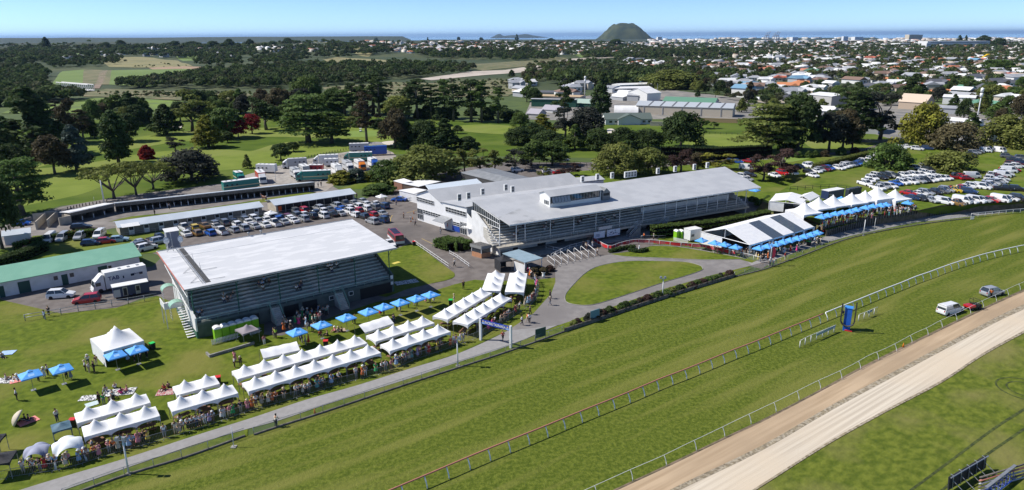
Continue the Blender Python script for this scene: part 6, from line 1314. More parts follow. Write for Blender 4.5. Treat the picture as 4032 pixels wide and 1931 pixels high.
for pts, lab in (([(3148,1371),(3177,1355),(3233,1331),(3288,1308)], 'short panelled rail left of the blue tower'),([(3379,1266),(3405,1256),(3454,1235)], 'short panelled rail right of the blue tower')):
    ln = pxline(pts, 0, False); t = linefence('finish_rail', ln, lab, 1.6, sp(.06,1.15),.03,1.25, WHITE, (1,), MESH); a, b = ln[0] - ln[0], ln[-1] - ln[0]
    mb = MB(); wall(mb, a.lerp(b, .45), a.lerp(b, .99 if 'left' in lab else .7),.75,.75,1.2,1.2,0,.04); mb.build('panel', M('pale_blue_panel', (.32,.42,.44), rough=.6), t)
# crowd barriers: every panel is a part of the barrier line
BARPX = [(-60,1915),(53,1879),(243,1853),(430,1794),(628,1739),(831,1675),(1000,1615),(1170,1569),(1344,1514),(1527,1467),(1620,1424),(1750,1381),(1891,1327),(1988,1271),(2045,1232),(2102,1192),(2119,1156),(2117,1122),(2100,1098),(2073,1062)]
BAR = G1(BARPX)
def barrier(line, label, W=2.25):
    P = resample(line, W); o = P[0].copy(); t = thing('crowd_barrier', o, 0, label, 'barrier'); mb = MB(); hh = 1.1
    mb.tube([(0,0,.15),(0,0, hh),(W - .06,0, hh),(W - .06,0,.15),(0,0,.15)], .024,5)
    for k in range(1,14): x = W * k / 14; mb.tube([(x, 0,.15),(x, 0, hh)], .01,3)
    for x in (.3, W - .35): mb.tube([(x, -.28,.01),(x, 0,.15),(x, .28,.01)], .02,4)
    first = None
    for a, b in zip(P, P[1:]):
        x = mb.build('barrier_panel', GREYM, t) if first is None else first.copy()
        if first is None: first = x
        else: COL.objects.link(x); x.parent = t
        x.location = a - o; x.rotation_euler = (0,0, math.atan2(b.y - a.y, b.x - a.x))
n3 = len(BAR); barrier(BAR[:n3 * 9 // 20], 'line of steel crowd barriers in front of the near left tents'); barrier(BAR[n3 * 9 // 20 - 1:], 'line of steel crowd barriers curving round to the black gazebo')
# red bunting fence round the mounting yard
BUN = [(2334,953),(2396,987),(2440,975),(2500,962),(2567,964),(2654,973),(2765,982),(2856,1001),(2930,1018),(2992,1033)]
t = linefence('yard_fence', G1(BUN), 'white rail fence draped with red cloth round the small lawn', 2.4, sp(.045,1.15),.045,1.15, WHITE, (1,), MESH); o = Vector(t.location); L = resample(G1(BUN),1.); mb = MB()
for i, (a, b) in enumerate(zip(L, L[1:])):
    d = .5 + .3 * abs(math.sin(i * .8)); e = .5 + .3 * abs(math.sin((i + 1) * .8))
    if i < len(L) * .86: wall(mb, a - o, b - o, 1.1 - d, 1.1 - e, 1.13,1.13,0,.03)
mb.build('red_drape', RED, t)
for i in range(7):
    a, b = G(2155 + 26.2 * i, 1030 - 7.4 * i), G(2183.5 + 26.7 * i, 1052.5 - 6.75 * i); ang = math.atan2(b.y - a.y, b.x - a.x); L_ = (b - a).length; t = thing('stall_gate', a, ang, 'white hooped railing of the saddling stalls', 'railing', 'white hooped railings beside the shelter')
    mb = MB(); mb.tube([(0,0,0),(0,0,1.25),(.25,0,1.45),(L_ - .1,0,1.45),(L_, 0,1.3),(L_, 0,0)], .06,6); mb.tube([(0,0,.25),(L_, 0,.25)], .04,4); mb.build('frame', WHITE, t)
    mb = MB(); [mb.tube([(x, 0,.25),(x, 0,1.4)], .012,3) for x in [L_ * k / 9 for k in range(1,9)]]; mb.build('bars', GREYM, t)
for pts, lab, m, h in (([(1632,965),(1768,1060)], 'long white handrail beside the road above the lawn', WHITE, 1.1),([(1770,1005),(1800,1022),(1849,1058)], 'short white handrail below the clipped hedge', WHITE, 1.),([(2170,1020),(2240,985),(2320,965)], 'white barrier on the shaded concourse', WHITE, 1.1),([(2150,985),(2215,1000)], 'second white barrier on the shaded concourse', WHITE, 1.1),
                    ([(690,905),(1020,855),(1420,800)], 'grey pipe rail behind the rows of cars', GREYM, .9),([(1440,808),(1560,785),(1640,800)], 'grey mesh fence beside the blue car', GREYM, 1.3),([(2524,945),(2620,945)], 'grey rail below the end of the clipped hedge', GREYM, 1.)):
    linefence('handrail', pxline(pts, 0, False), lab, 2., sp(.04, h),.04, h, m, (1,.5), cat='railing')
BLK = M('black_rail', (.02,.02,.02), rough=.8)
for pts, lab, z in (([(1081,668),(1227,648),(1365,617),(1539,608)], 'dark post and rail fence behind the horse trucks', 0),([(2069,648),(2259,648),(2375,661)], 'dark post and rail fence above the driveway', 0),([(2040,672),(2200,670),(2375,655)], 'dark post and rail fence below the driveway', 0),([(3110,752),(3215,744),(3286,742),(3350,752)], 'curved black rail fence behind the white marquees', PZ),([(2750,527),(2900,533),(3010,540)], 'distant dark rail fence on the golf course', 0),
                    ([(100,1325 - 60),(245,1240),(300,1228),(520,1196),(620,1178)], 'low wire fence between the lawn and the red car', 0)):
    linefence('rail_fence', pxline(pts, z, False), lab, 2.6, sp(.07,1.2),.05,1.15, BLK if 'dark' in lab or 'black' in lab else GREYM, (1,.55), maxp=60)
for line, n, lab, hh in (([(268,828),(330,813),(435,797)], 13, 'short dark bollards in a row behind the horse stalls', .9),([(985,668),(1200,625),(1380,588),(1540,578)], 42, 'short dark bollards along the golf course road', .9),([(3380,600),(3440,590),(3500,580)], 16, 'short brown bollards beside the tarmac at the far car park', .9)):
    L = pxline(line, 0, False); L = resample(L, sum((b - a).length for a, b in zip(L, L[1:])) / n)
    for p in L: o = MB().tube([(0,0,0),(0,0, hh)], .12,7).build('bollard', TIMBER); o.location = p; reg(o, lab, 'bollard', lab)
# garden wall and shrubs along the track
GW_ = G1([(2223,1308),(2350,1266),(2506,1213),(2700,1150),(2891,1092)])
t = linefence('garden_wall', GW_, 'dark timber garden wall full of shrubs beside the track', 2., sp(.09,.75),.03,.7, TIMBER, (1,), None, .62, 'wall')
for i in range(56):
    f = i / 55; p = GW_[min(int(f * (len(GW_) - 1)), len(GW_) - 2)].lerp(GW_[min(int(f * (len(GW_) - 1)) + 1, len(GW_) - 1)], random.random()) + Vector((-.5,.75,.1)); c = random.choice(['mid', 'dark', 'olive', 'grey', 'brown', 'purple', 'bright'])
    if f < .1 or .14 < f < .22 or .72 < f < .76: continue
    tree('bush', c, p, random.uniform(.8,1.5), random.uniform(1.3,2.3), 'in the garden bed beside the track')
for p0, p1, lab in (((2108,1336),(2148,1324), 'dark green board on the track fence near the banner arch'),((2324,1262),(2359,1250), 'blue-grey board among the garden shrubs')):
    a, b = G(*p0,.5), G(*p1,.5); t = thing('notice_board', a, math.atan2(b.y - a.y, b.x - a.x), lab, 'sign'); L_ = (b - a).length; MB().b2(0, L_, -.05,.05,.1,1.6).build('board', M('board_green', (.03,.07,.06), rough=.6) if 'green board' in lab else M('board_blue', (.12,.24,.29), rough=.6), t); [MB().tube([(x, 0,-.5),(x, 0,1.6)], .05,5).build('post', GREYM, t) for x in (0, L_)]
# ================================================================ tents
def pagoda_mesh():
    n = 14; V = []; fs = []
    for j in range(n + 1):
        for i in range(n + 1):
            u, v = i / n * 2 - 1, j / n * 2 - 1; m = max(abs(u), abs(v)); r = math.hypot(u, v); d = .55 * m + .45 * min(1, r)
            f = (1 - min(1, d)) ** 2.0 * .82 + .18 * (1 - m) ; V.append((u / 2, v / 2, f))
    for j in range(n):
        for i in range(n): a = j * (n + 1) + i; fs.append((a, a + 1, a + n + 2, a + n + 1))
    return V, fs
PV, PF = pagoda_mesh()
def pagoda(c, ang, sx, sy, eave, apex, label, group=None, legs=True, cat='tent', m=None, val=.32, walls=(), legm=None):
    t = thing('peaked_tent', c, ang, label, cat, group); mb = MB(); mb.add([(x * sx, y * sy, eave + z * (apex - eave)) for x, y, z in PV], PF, 0, True); cn_ = mb.build('canopy', m or WHITEM, t)
    mb = MB()
    for ax, s in ((0,-1),(0,1),(1,-1),(1,1)):
        K = 10; P = []
        for k in range(K + 1): u = k / K - .5; P.append((u * sx, s * sy / 2) if ax == 0 else (s * sx / 2, u * sy))
        for k in range(K):
            z0, z1 = [eave - val * (1 + 1.1 * (abs(q / K - .5) * 2) ** 3) for q in (k, k + 1)]; a, b = P[k], P[k + 1]; mb.quad((*a, z0),(*b, z1),(*b, eave + .005),(*a, eave + .005))
    mb.build('valance', m or WHITEM, cn_)
    if legs:
        for a in (-1,1):
            for b in (-1,1): MB().tube([(a * (sx / 2 - .06), b * (sy / 2 - .06),0),(a * (sx / 2 - .06), b * (sy / 2 - .06), eave)], .04,5).build('leg', legm or GREYM, t)
    for w in walls:
        mb = MB(); d = {'l': ((-sx / 2 + .02,-sy / 2),(-sx / 2 + .02, sy / 2)), 'b': ((-sx / 2, sy / 2 - .02),(sx / 2, sy / 2 - .02)), 'f': ((-sx / 2,-sy / 2 + .02),(sx / 2,-sy / 2 + .02)), 'r': ((sx / 2 - .02,-sy / 2),(sx / 2 - .02, sy / 2))}[w]
        mb.quad((*d[0], .05),(*d[1], .05),(*d[1], eave - .05),(*d[0], eave - .05)); mb.build('side_wall', m or WHITEM, t)
    SOLIDT.append((c[0], c[1])); return t
SOLIDT = []
cc = [G(*p, 2.2) for p in ((336,1725),(632,1643),(612,1606),(318,1684))]; c0 = cc[0] + (cc[1] - cc[0]) / 6 + (cc[3] - cc[0]) / 2
APZ = min([2.6 + .05 * k for k in range(50)], key=lambda z: (G(369.5,1650, z).xy - c0.xy).length)
ORD = ['first', 'second', 'third', 'fourth', 'fifth', 'sixth', 'seventh', 'eighth', 'ninth', 'tenth']
TABLES = []
def tentrow(px, place, dep=None, flip=False):
    P = [G(x, y, APZ) for x, y in px]; P = [P[0].lerp(P[-1], i / (len(P) - 1)) for i in range(len(P))]; d = P[-1] - P[0]; s = d.length / (len(P) - 1); ang = math.atan2(d.y, d.x)
    for i, p in enumerate(P): pagoda((p.x, p.y, 0), ang, s, dep or min(3., s * 1.08),2.3, APZ, f'{ORD[i]} white peaked tent from the {"far" if flip else "left"} end of the {place}', 'white peaked tents on the lawn'); TABLES.append((p.x, p.y, ang, f'brown picnic table under {ORD[i]} tent of {place}'))
tentrow([(339.5,1598),(436.8,1573),(531.6,1546)], 'back row of the nearest group'); tentrow([(369.5,1650),(468,1623.5),(567.3,1596)], 'front row of the nearest group')
tentrow([(724.5,1494.6),(809,1472.7)], 'back row of the second group'); tentrow([(707,1555.8),(797,1535),(880,1508.8)], 'front row of the second group')
tentrow([(959.5,1434),(1037,1411.4),(1114,1392),(1189,1371),(1257,1353),(1327,1335),(1395,1318)], 'back row of the longest group'); tentrow([(1002,1479.6),(1080,1456),(1157,1435.5),(1238,1412),(1308,1393),(1377,1373.7),(1447,1355)], 'front row of the longest group')
tentrow([(1488,1295),(1547,1277),(1606,1259),(1662,1242)], 'back row of the fourth group'); tentrow([(1545,1330),(1608,1311),(1665,1292),(1724,1275)], 'front row of the fourth group')
tentrow([(1751,1213),(1791,1193),(1826,1172),(1859,1152),(1893,1132)], 'back row beside the banner arch'); tentrow([(1830,1233),(1866,1212.7),(1902,1191),(1937,1171.7),(1970,1151.7)], 'front row beside the banner arch')
tentrow([(1951,1063),(1943,1085),(1936,1108)], 'left line end-on to the kiosk', 3.4, True); tentrow([(2039,1063),(2034,1087),(2028,1112)], 'right line end-on to the kiosk', 3.4, True)
e = [G(*p, 2.4) for p in ((360,1334),(400,1390),(560,1345),(518,1296))]; c = sum(e, Vector()) / 4; d = e[2] - e[1]
pagoda((c.x, c.y, 0), math.atan2(d.y, d.x), d.length, (e[0] - e[1]).length, 2.5,2.5 + 2.3, 'large single white peaked tent alone on the left lawn', walls='lb', val=.4)
for i, (px, py, sz, lab) in enumerate(((3170,794,1, 'first'),(3225,775,1, 'second'),(3282,766,1, 'third'),(3355,757,1, 'fourth'),(3408,748,1, 'fifth'),(3526,743,1, 'rightmost'))):
    p = G(px, py, PZ + 4.9); pagoda((p.x, p.y, PZ), S2.ang - R(6),6., 6., 2.5,4.9, f'{lab} tall white peaked marquee on the upper terrace', 'tall white marquees on the terrace', walls='bl' if i in (0,4,5) else 'b', val=.35)
p = G(3456,733, PZ + 5.6); pagoda((p.x, p.y, PZ), S2.ang - R(6),7.5,7., 2.9,5.6, 'tallest white marquee set back between the others on the upper terrace', 'tall white marquees on the terrace', walls='fl')
def marquee(P1, P2, P3, eave, rise, label, z=0, clear=(), m=WHITEM, walls=True, name='frame_marquee'):   # back-left, front-left, front-right eave corners
    a, b, c = G(*P1, z + eave), G(*P2, z + eave), G(*P3, z + eave); u = c - b; v = a - b; v = v - u * (v.dot(u) / u.dot(u)); L_, D_ = u.length, v.length; t = thing(name, (b.x, b.y, z), math.atan2(u.y, u.x), label, 'marquee')
    n = max(2, round(L_ / 4)); CL = M('clear_sheet', (.1,.13,.17), rough=.08, spec=.8, alpha=.7)
    for k in range(n):
        x0, x1 = L_ * k / n, L_ * (k + 1) / n
        for s in (0,1):
            mb = MB(); y0, y1 = (0, D_ / 2) if s == 0 else (D_, D_ / 2); q = [(x0, y0, eave),(x1, y0, eave),(x1, y1, eave + rise),(x0, y1, eave + rise)]; mb.slab(q if s == 0 else q[::-1], .03); mb.build('roof_panel', CL if (k in clear and s == 0) else m, t)
    for k in range(n + 1):
        x = L_ * k / n
        for y in (0, D_): mb = MB(); mb.tube([(x, y, 0),(x, y, eave)], .08,5); mb.build('leg', WHITE, t)
        for y in (0,):
            mb = MB(); mb.add([(x - .5,-.03, eave - .05),(x + .5,-.03, eave - .05),(x + .12,-.03,.3),(x - .12,-.03,.3)], [(0,1,2,3)]); mb.build('tied_curtain', m, t)
    mb = MB(); mb.quad((0, D_, 0),(L_, D_, 0),(L_, D_, eave),(0, D_, eave)); mb.build('back_wall', m, t)
    mb = MB(); [mb.hexa([(0, y - .01, eave - .35),(L_, y - .01, eave - .35),(L_, y + .01, eave - .35),(0, y + .01, eave - .35)], [(0, y - .01, eave - .04),(L_, y - .01, eave - .04),(L_, y + .01, eave - .04),(0, y + .01, eave - .04)]) for y in (-.02, )]; mb.build('valance', m, t)
    mb = MB(); mb.quad((0, D_ * .55,0),(0, D_, 0),(0, D_, eave),(0, D_ * .55, eave)); mb.build('end_wall', m, t)
    mb = MB(); mb.tube([(0,0, eave),(0, D_ / 2, eave + rise),(0, D_, eave),(0,0, eave)], .09,5); mb.tube([(0, D_ / 2, eave),(0, D_ / 2, eave + rise)], .07,5); mb.build('gable_frame', WHITE, t)
    mb = MB(); mb.quad((.0,0,0),(L_, 0,0),(L_, D_, 0),(0, D_, 0)); mb.build('floor', M('marquee_floor', (.1,.09,.08), rough=.9), t).location.z = .1; return t
marquee((2782,908),(2954,965),(3205,893),2.8,2.2, 'big white frame marquee with two clear roof panels beside the path', clear=(2,4))
marquee((3032,790),(3160,806),(3180,775),2.4,.8, 'plain white walled marquee behind the terrace tents', PZ)
marquee((3140,776),(3190,790),(3228,772),2.3,.9, 'small white service marquee behind the terrace tents', PZ)
def flatmarquee(c4, label):
    P = [G(*p, 2.3) for p in c4]; o = P[3]; u = P[2] - P[3]; v = P[0] - P[3]; L_, D_ = u.length, v.length; t = thing('party_tent', (o.x, o.y, 0), math.atan2(u.y, u.x), label, 'tent'); mb = MB(); n = 14; V = []; fs = []
    for j in range(5):
        for i in range(n + 1): y = D_ * j / 4; V.append((L_ * i / n, y, 2.15 + .75 * (1 - abs(j - 2) / 2) - .07 * math.sin(i / n * math.pi * 3) ** 2))
    for j in range(4):
        for i in range(n): a = j * (n + 1) + i; fs.append((a, a + 1, a + n + 2, a + n + 1))
    mb.add(V, fs, 0, True); c_ = mb.build('canopy', WHITEM, t); mb = MB()
    for i in range(26): x0, x1 = L_ * i / 26, L_ * (i + 1) / 26; mb.add([(x0,-.02,1.9),((x0 + x1) / 2,-.02,1.8),(x1,-.02,1.9),(x1,-.02,2.16),(x0,-.02,2.16)], [(0,1,2,3,4)])
    mb.build('scalloped_edge', WHITEM, c_); [MB().tube([(x, y, 0),(x, y, 2.2)], .035,5).build('leg', GREYM, t) for x in (.1, L_ / 2, L_ - .1) for y in (.1, D_ - .1)]
    TABLES.append(((P[0].x + P[2].x) / 2,(P[0].y + P[2].y) / 2, math.atan2(u.y, u.x), 'brown picnic table under ' + label[:24]))
flatmarquee(((1015,1375),(1170,1341),(1181,1375),(1036,1408)), 'low white ridge tent with scalloped edges behind the longest tent row'); flatmarquee(((1401,1280),(1531,1244),(1551,1270),(1436,1307)), 'low white ridge tent with scalloped edges beside the blue umbrellas')
def gazebo(c4, eave, rise, m, label, walls='', name='gazebo'):
    P = [G(*p, eave) for p in c4]; c = sum(P, Vector()) / 4; u = P[2] - P[1]; v = P[0] - P[1]; return pagoda((c.x, c.y, 0), math.atan2(u.y, u.x), u.length, min(v.length, u.length * 1.15), eave, eave + rise, label, None, True, 'gazebo', m, .18, walls)
gazebo(((1929,1010),(1991,1038),(2038,1031),(1970,1003)),2.3,1., BLACK, 'black gazebo with side walls beside the shelter', 'lb'); gazebo(((928,1296),(950,1318),(1014,1298),(996,1279)),2.1,.9, M('faded_grey_cloth', (.26,.23,.25), rough=.8), 'faded grey gazebo in front of the green portable toilets')
gazebo(((192,1676),(210,1703),(287,1681),(272,1654)),2.1,.5, M('teal_cloth', (.06,.12,.16),(.08,.15,.2),2,.7), 'dark blue-green gazebo behind the white arched shelter', 'l'); gazebo(((-60,1795),(-50,1835),(57,1818),(48,1774)),2.1,.5, BLACK, 'black gazebo at the bottom left corner'); gazebo(((-60,1720),(-60,1750),(8,1742),(18,1703)),2.1,.5, BLACK, 'second black gazebo cut off by the left edge')
def dome(c4, eave, m, label, legm):      # shelter with four arched openings
    P = [G(*p, eave) for p in c4]; c = sum(P, Vector()) / 4; u = P[2] - P[1]; S_ = u.length; t = thing('dome_shelter', (c.x, c.y, 0), math.atan2(u.y, u.x), label, 'shelter'); n = 16; V = []; fs = []; hh = eave + .6; h = S_ / 2
    for j in range(n + 1):
        for i in range(n + 1):
            x, y = (i / n * 2 - 1),(j / n * 2 - 1); a = math.sqrt(max(0,1 - (abs(x) ** 2.2))) ; b = math.sqrt(max(0,1 - abs(y) ** 2.2)); z = hh * max(a, b) * (.86 + .14 * a * b) ; V.append((x * h, y * h, max(.02, z)))
    for j in range(n):
        for i in range(n): k = j * (n + 1) + i; fs.append((k, k + 1, k + n + 2, k + n + 1))
    # cut low corners away from the openings: keep the shell above its arches
    keep = []
    for f in fs:
        q = [V[i] for i in f]; x = sum(p[0] for p in q) / 4 / h; y = sum(p[1] for p in q) / 4 / h
        keep.append(f)
    mb = MB(); mb.add(V, keep, 0, True); mb.build('canopy', m, t)
    for a in (-1,1):
        for b in (-1,1): mb = MB(); mb.tube([(a * h, b * h, 0),(a * h * .96, b * h * .96,.9)], .12,5); mb.build('leg', legm, t)
dome(((185,1728),(215,1800),(338,1765),(320,1710)),1.9, M('arch_white', (.7,.74,.76), rough=.7), 'white arched shelter joined to the nearest tents', WHITE)
dome(((90,1770),(105,1800),(205,1785),(190,1745)),1.5, M('lilac_cloth', (.3,.32,.42), rough=.7), 'lilac-grey dome shelter with dark blue legs', M('navy_cloth', (.03,.07,.13), rough=.7))
# umbrellas
def umbrella(px, py, label, group, z=0, s=2.5, hz=2.35, m=BLUE, ang=None):
    p = G(px, py, z + hz + .15); t = thing('umbrella', (p.x, p.y, z),(S1.ang + R(8)) if ang is None else ang, label, 'umbrella', group); mb = MB(); h = s / 2; C = [(-h, -h, hz),(h, -h, hz),(h, h, hz),(-h, h, hz)]; a = (0,0, hz + .62)
    for i in range(4): c1_, c2_ = C[i], C[(i + 1) % 4]; mb.add([c1_, c2_, a], [(0,1,2)]); mb.add([c1_, c2_, (c2_[0], c2_[1], hz - .16),(c1_[0], c1_[1], hz - .16)], [(0,3,2,1)])
    mb.add([(-.3,-.3, hz + .53),(.3,-.3, hz + .53),(.3,.3, hz + .53),(-.3,.3, hz + .53),(0,0, hz + .74)], [(0,1,4),(1,2,4),(2,3,4),(3,0,4)]); mb.build('canopy', m, t)
    mb = MB(); mb.tube([(0,0,0),(0,0, hz + .6)], .035,6); mb.build('pole', GREYM, t); MB().b2(-.3,.3,-.3,.3,0,.08).build('base', GREYM, t)
    if m is BLUE:
        for q in (1,): mb = MB(); zz_ = lambda y: hz + .62 * (1 - abs(y) / h) + .012; mb.slab([(-.35,-h * .8, zz_(h * .8)),(.35,-h * .8, zz_(h * .8)),(.35,-h * .5, zz_(h * .5)),(-.35,-h * .5, zz_(h * .5))], .008); mb.build('logo_panel', M('umbrella_mark', (.35,.6,.9), rough=.6), t)
    return t
for i, (x, y) in enumerate(((118,1472),(240,1449),(453,1395),(537,1374))): umbrella(x, y, ('left', 'right')[i % 2] + (' of the two blue umbrellas standing alone on the left lawn' if i < 2 else ' of the two blue umbrellas in front of the large single tent'), 'blue umbrellas on the left lawn')
for i, (x, y) in enumerate(((1168,1305),(1265,1277),(1363,1248),(1450,1225),(1511,1206),(1575,1189),(1639,1173),(1695,1158))): umbrella(x, y, f'{ORD[i]} blue umbrella from the left in the line before the small grandstand', 'blue umbrellas before the small grandstand')
for i, (x, y) in enumerate(((2762,945),(2814,955),(2853,962),(2897,972),(2989,976),(3022,969),(3055,960),(3083,952),(3110,945),(3139,938),(3167,930),(3193,923),(3218,915))): umbrella(x, y, f'{(ORD + ["eleventh", "twelfth", "thirteenth"])[i]} blue umbrella from the left in front of the frame marquee', 'blue umbrellas along the frame marquee', s=2.2, hz=2.1)
for i, (x, y) in enumerate(((3235,853),(3259,847),(3289,841),(3317,836),(3346,832),(3371,825),(3408,817),(3437,811),(3468,808),(3489,805),(3574,798))): umbrella(x, y, f'{(ORD + ["rightmost"])[i]} blue umbrella from the left on the upper terrace' if i < 10 else 'rightmost blue umbrella on the upper terrace, beside the last marquee', 'blue umbrellas on the upper terrace', PZ, 2.3,2.2)
umbrella(2971,748, 'blue umbrella at the right end of the main grandstand', None, .6); umbrella(3312,782, 'blue umbrella between the terrace marquees and the navy trailer', None, PZ, 2.3)
umbrella(1502,772, 'white parasol beside the gate attendant', None, 0,2.6,2., WHITEM); umbrella(1067,837, 'white parasol at the corner of the shorter stable', None, 0,2.6,2., WHITEM)
p = G(90,1668); t = thing('beach_umbrella', p, 0, 'cream beach umbrella tilted on its side over a pink rug', 'umbrella'); o = MB().lathe([(1.15,0),(1., .25),(.7,.48),(.35,.62),(.02,.66)], n=12).build('canopy', M('cream_cloth', (.55,.48,.36), rough=.7), t); o.location = (-.4,0,.7); o.rotation_euler = (R(20), R(-58),0); o = MB().tube([(0,0,-1.3),(0,0,.6)], .025,5).build('pole', GREYM, t); o.location = (-.4,0,.7); o.rotation_euler = (R(20), R(-58),0)
# picnic tables under the tents
TBM = M('picnic_timber', (.25,.13,.075),(.18,.1,.06),3,.8); tp = None
def table(p, ang, label, m=None, group='picnic tables under the white tents'):
    global tp
    if tp is None:
        t = thing('picnic_table', p, ang, label, 'table', group); MB().b2(-.9,.9,-.38,.38,.7,.75).build('tabletop', TBM, t)
        for s in (-1,1): MB().b2(-.9,.9, s * .68 - .14, s * .68 + .14,.42,.46).build('bench', TBM, t)
        for x in (-.6,.6): MB().tube([(x, -.75,.02),(x, -.3,.7),(x, .3,.7),(x, .75,.02)], .04,4).tube([(x, -.75,.42),(x, .75,.42)], .04,4).build('leg_frame', TBM, t)
        tp = t
    else: t = copytree(tp, p, ang); reg(t, label, 'table', group)
    return t
for i, (x, y, a, tl) in enumerate(TABLES): d = random.uniform(-.3,.3); table(Vector((x, y, .05)), a + (math.pi / 2 if i % 3 == 0 else 0) + d, tl)
# ================================================================ arch, lamps, tower, boards and the rest
a, b = G(1893,1340), G(2011,1372); t = thing('banner_arch', a, math.atan2(b.y - a.y, b.x - a.x), 'white arch over the path with a blue lettered banner', 'arch'); L_ = (b - a).length; hh = hgt(a, 1254)
for x in (0, L_): MB().b2(x - .17, x + .17,-.17,.17,0, hh).build('post', WHITE, t)
bn_ = MB().b2(.17, L_ - .17,-.06,.06, hh - .85, hh - .12).build('banner', M('banner_blue', (.012,.045,.35), rough=.5), t); sz = .6
textpart('RACING TAURANGA', 'lettering', sz, WHITE, bn_, facing((L_ / 2,-.075, hh - .485),(1,0,0)) @ Matrix.Scale((L_ - 1.7) / (sz * 9.6),4,(1,0,0)),.01, bold=.012)
for x in (.55, L_ - .55):
    mb = MB(); mb.b2(x - .28, x + .28,-.075,-.062, hh - .76, hh - .68,0); mb.b2(x - .28, x + .28,-.075,-.062, hh - .62, hh - .54,0); mb.b2(x - .12, x + .12,-.075,-.062, hh - .45, hh - .25,1); mb.build('emblem', [M('emblem_pale', (.4,.6,.85), rough=.5), M('emblem_gold', (.75,.6,.3), rough=.5)], bn_)
def lamp(px, py, top, label, n=2, r=.11):
    p = G(px, py); h = hgt(p, top); t = thing('light_pole', p, 0, label, 'light pole'); mb = MB(); mb.tube([(0,0,0),(0,0, h)], [r, r * .7], 8); mb.build('pole', WHITE, t)
    if n: MB().tube([(-.55,0, h),(.45,0, h)], .04,5).build('crossarm', WHITE, t)
    for k in range(n): mb = MB(); x = -.5 + .75 * k; mb.tube([(x, 0, h),(x, 0, h + .15)], .04,4); mb.box((x, -.15, h + .32),(.42,.5,.34),0, top=(.8,.7)); mb.build('lamp_head', GREYM, t)
    MB().b2(-.3,.3,-.3,.3,0,.12).build('foot', CONC, t)
lamp(508,1868,1735, 'tall white floodlight pole beside the near left fence'); lamp(1803,1443,1338, 'white floodlight pole left of the banner arch'); lamp(2608,1172,1098, 'white floodlight pole beside the oval lawn'); lamp(3399,929,866, 'plain white pole beside the timber retaining wall', 0); lamp(3031,1046,962, 'white floodlight pole beside the frame marquee', 2,.08); lamp(3440,918,858, 'thin grey pole on the bend of the fence', 0,.05); lamp(921,1762,1681, 'thin white post on the lawn side of the track fence', 0,.05); lamp(1087,724,650, 'thin grey pole in the gravel yard', 0,.08); lamp(373,803,776, 'small post with a round red sign on the golf edge', 0,.04)
a, b = G(3318,1297), G(3345,1303); t = thing('finish_tower', (a + b) / 2, R(-30), 'blue box tower with a black horseshoe frame on the infield side', 'tower'); hh = hgt((a + b) / 2,1212)
TWB = M('tower_blue', (.012,.09,.42),(.015,.11,.5),1,.5); MB().b2(-.52,.52,-.5,.5,0, hh).build('box', TWB, t); MB().b2(-.6,.6,-.58,.58, hh, hh + .12).build('cap', M('cap_blue', (.05,.25,.65), rough=.5), t); MB().b2(-.2,.9,-.6,-.3,0,.25).build('red_foot', RED, t)
mb = MB(); P = [(-.95,-.75, hh + .8)] + [(-.95 + .0 * k, -.75, hh * .5) for k in (0,)] + [(-.95 + 1.0 * (1 - math.cos(math.pi * k / 10)),-.75, hh * .5 - 1.0 * math.sin(math.pi * k / 10)) for k in range(11)] + [(1.05,-.75, hh + 1.3)]
mb.tube(P, .14,4); mb.build('horseshoe', M('dark_frame', (.035,.035,.035), rough=.7), t); MB().b2(-.9,-.62,-.3,.1, hh * .72, hh * .82).build('camera_box', DARK, t)
a, b = G(3745,1934), G(3880,1852); t = thing('big_screen', a, math.atan2(b.y - a.y, b.x - a.x), 'back of a large black screen on steel props at the bottom right corner', 'screen'); L_ = (b - a).length; hh = hgt(b, 1797)
MB().hexa([(-.6,0,.3),(L_, 0,.3),(L_, .12,.3),(-.6,.12,.3)], [(-.6,.15, hh),(L_, .15, hh),(L_, .27, hh),(-.6,.27, hh)]).build('panel', M('screen_back', (.02,.021,.023),(.035,.036,.04),3,.6), t)
for k in range(5): x = L_ * k / 4.4; MB().tube([(x, -.06,.3),(x, .05, hh + .05),(x, .35, hh + .1)], .05,5).build('rib', GREYM, t); MB().tube([(x, -.02, hh * .7),(x + .3,-1.8,0)], .04,4).build('prop', GREYM, t)
MB().tube([(-.6,.0, hh + .03),(L_, .0, hh + .03)], .06,5).build('top_rail', GREYM, t)
a, b = G(3880,1960), G(3985,1878); d = b - a; t = thing('truss', a, math.atan2(d.y, d.x), 'blue steel truss frame at the bottom right corner', 'truss'); L_ = d.length; BT = M('truss_blue', (.015,.06,.35), rough=.4)
mb = MB(); n = 7
for y, z in ((-.4,.2),(.4,.2),(0,1.3)): mb.tube([(0, y, z),(L_, y, z)], .06,5)
for k in range(n): x = L_ * k / n; x2 = L_ * (k + 1) / n; mb.tube([(x, -.4,.2),(x2,0,1.3),(x2,.4,.2),(x2,-.4,.2)], .035,4); mb.tube([(x, 0,1.3),(x2,-.4,.2)], .035,4)
mb.build('lattice', BT, t); MB().b2(-.3, L_ + .2,-.15,.15,1.3,1.42).build('top_plate', GREYM, t)
for k in range(5):
    a, b = G(3850,1938 - k * 4), G(4090,1868 - k * 5); o = MB().tube([(0,0,.15 + .28 * k),((b - a).length, 0,.15 + .28 * k)], .1,6).build('pipe_rail', [GREYM, PLANK, GREYM, RAILR, PLANK][k]); o.location = (a.x, a.y, 0); o.rotation_euler = (0,0, math.atan2(b.y - a.y, b.x - a.x)); reg(o, ('lowest grey', 'second lowest brown', 'middle grey', 'faded red', 'topmost brown')[k] + ' bar in the stack of rails beside the truss', 'rail')
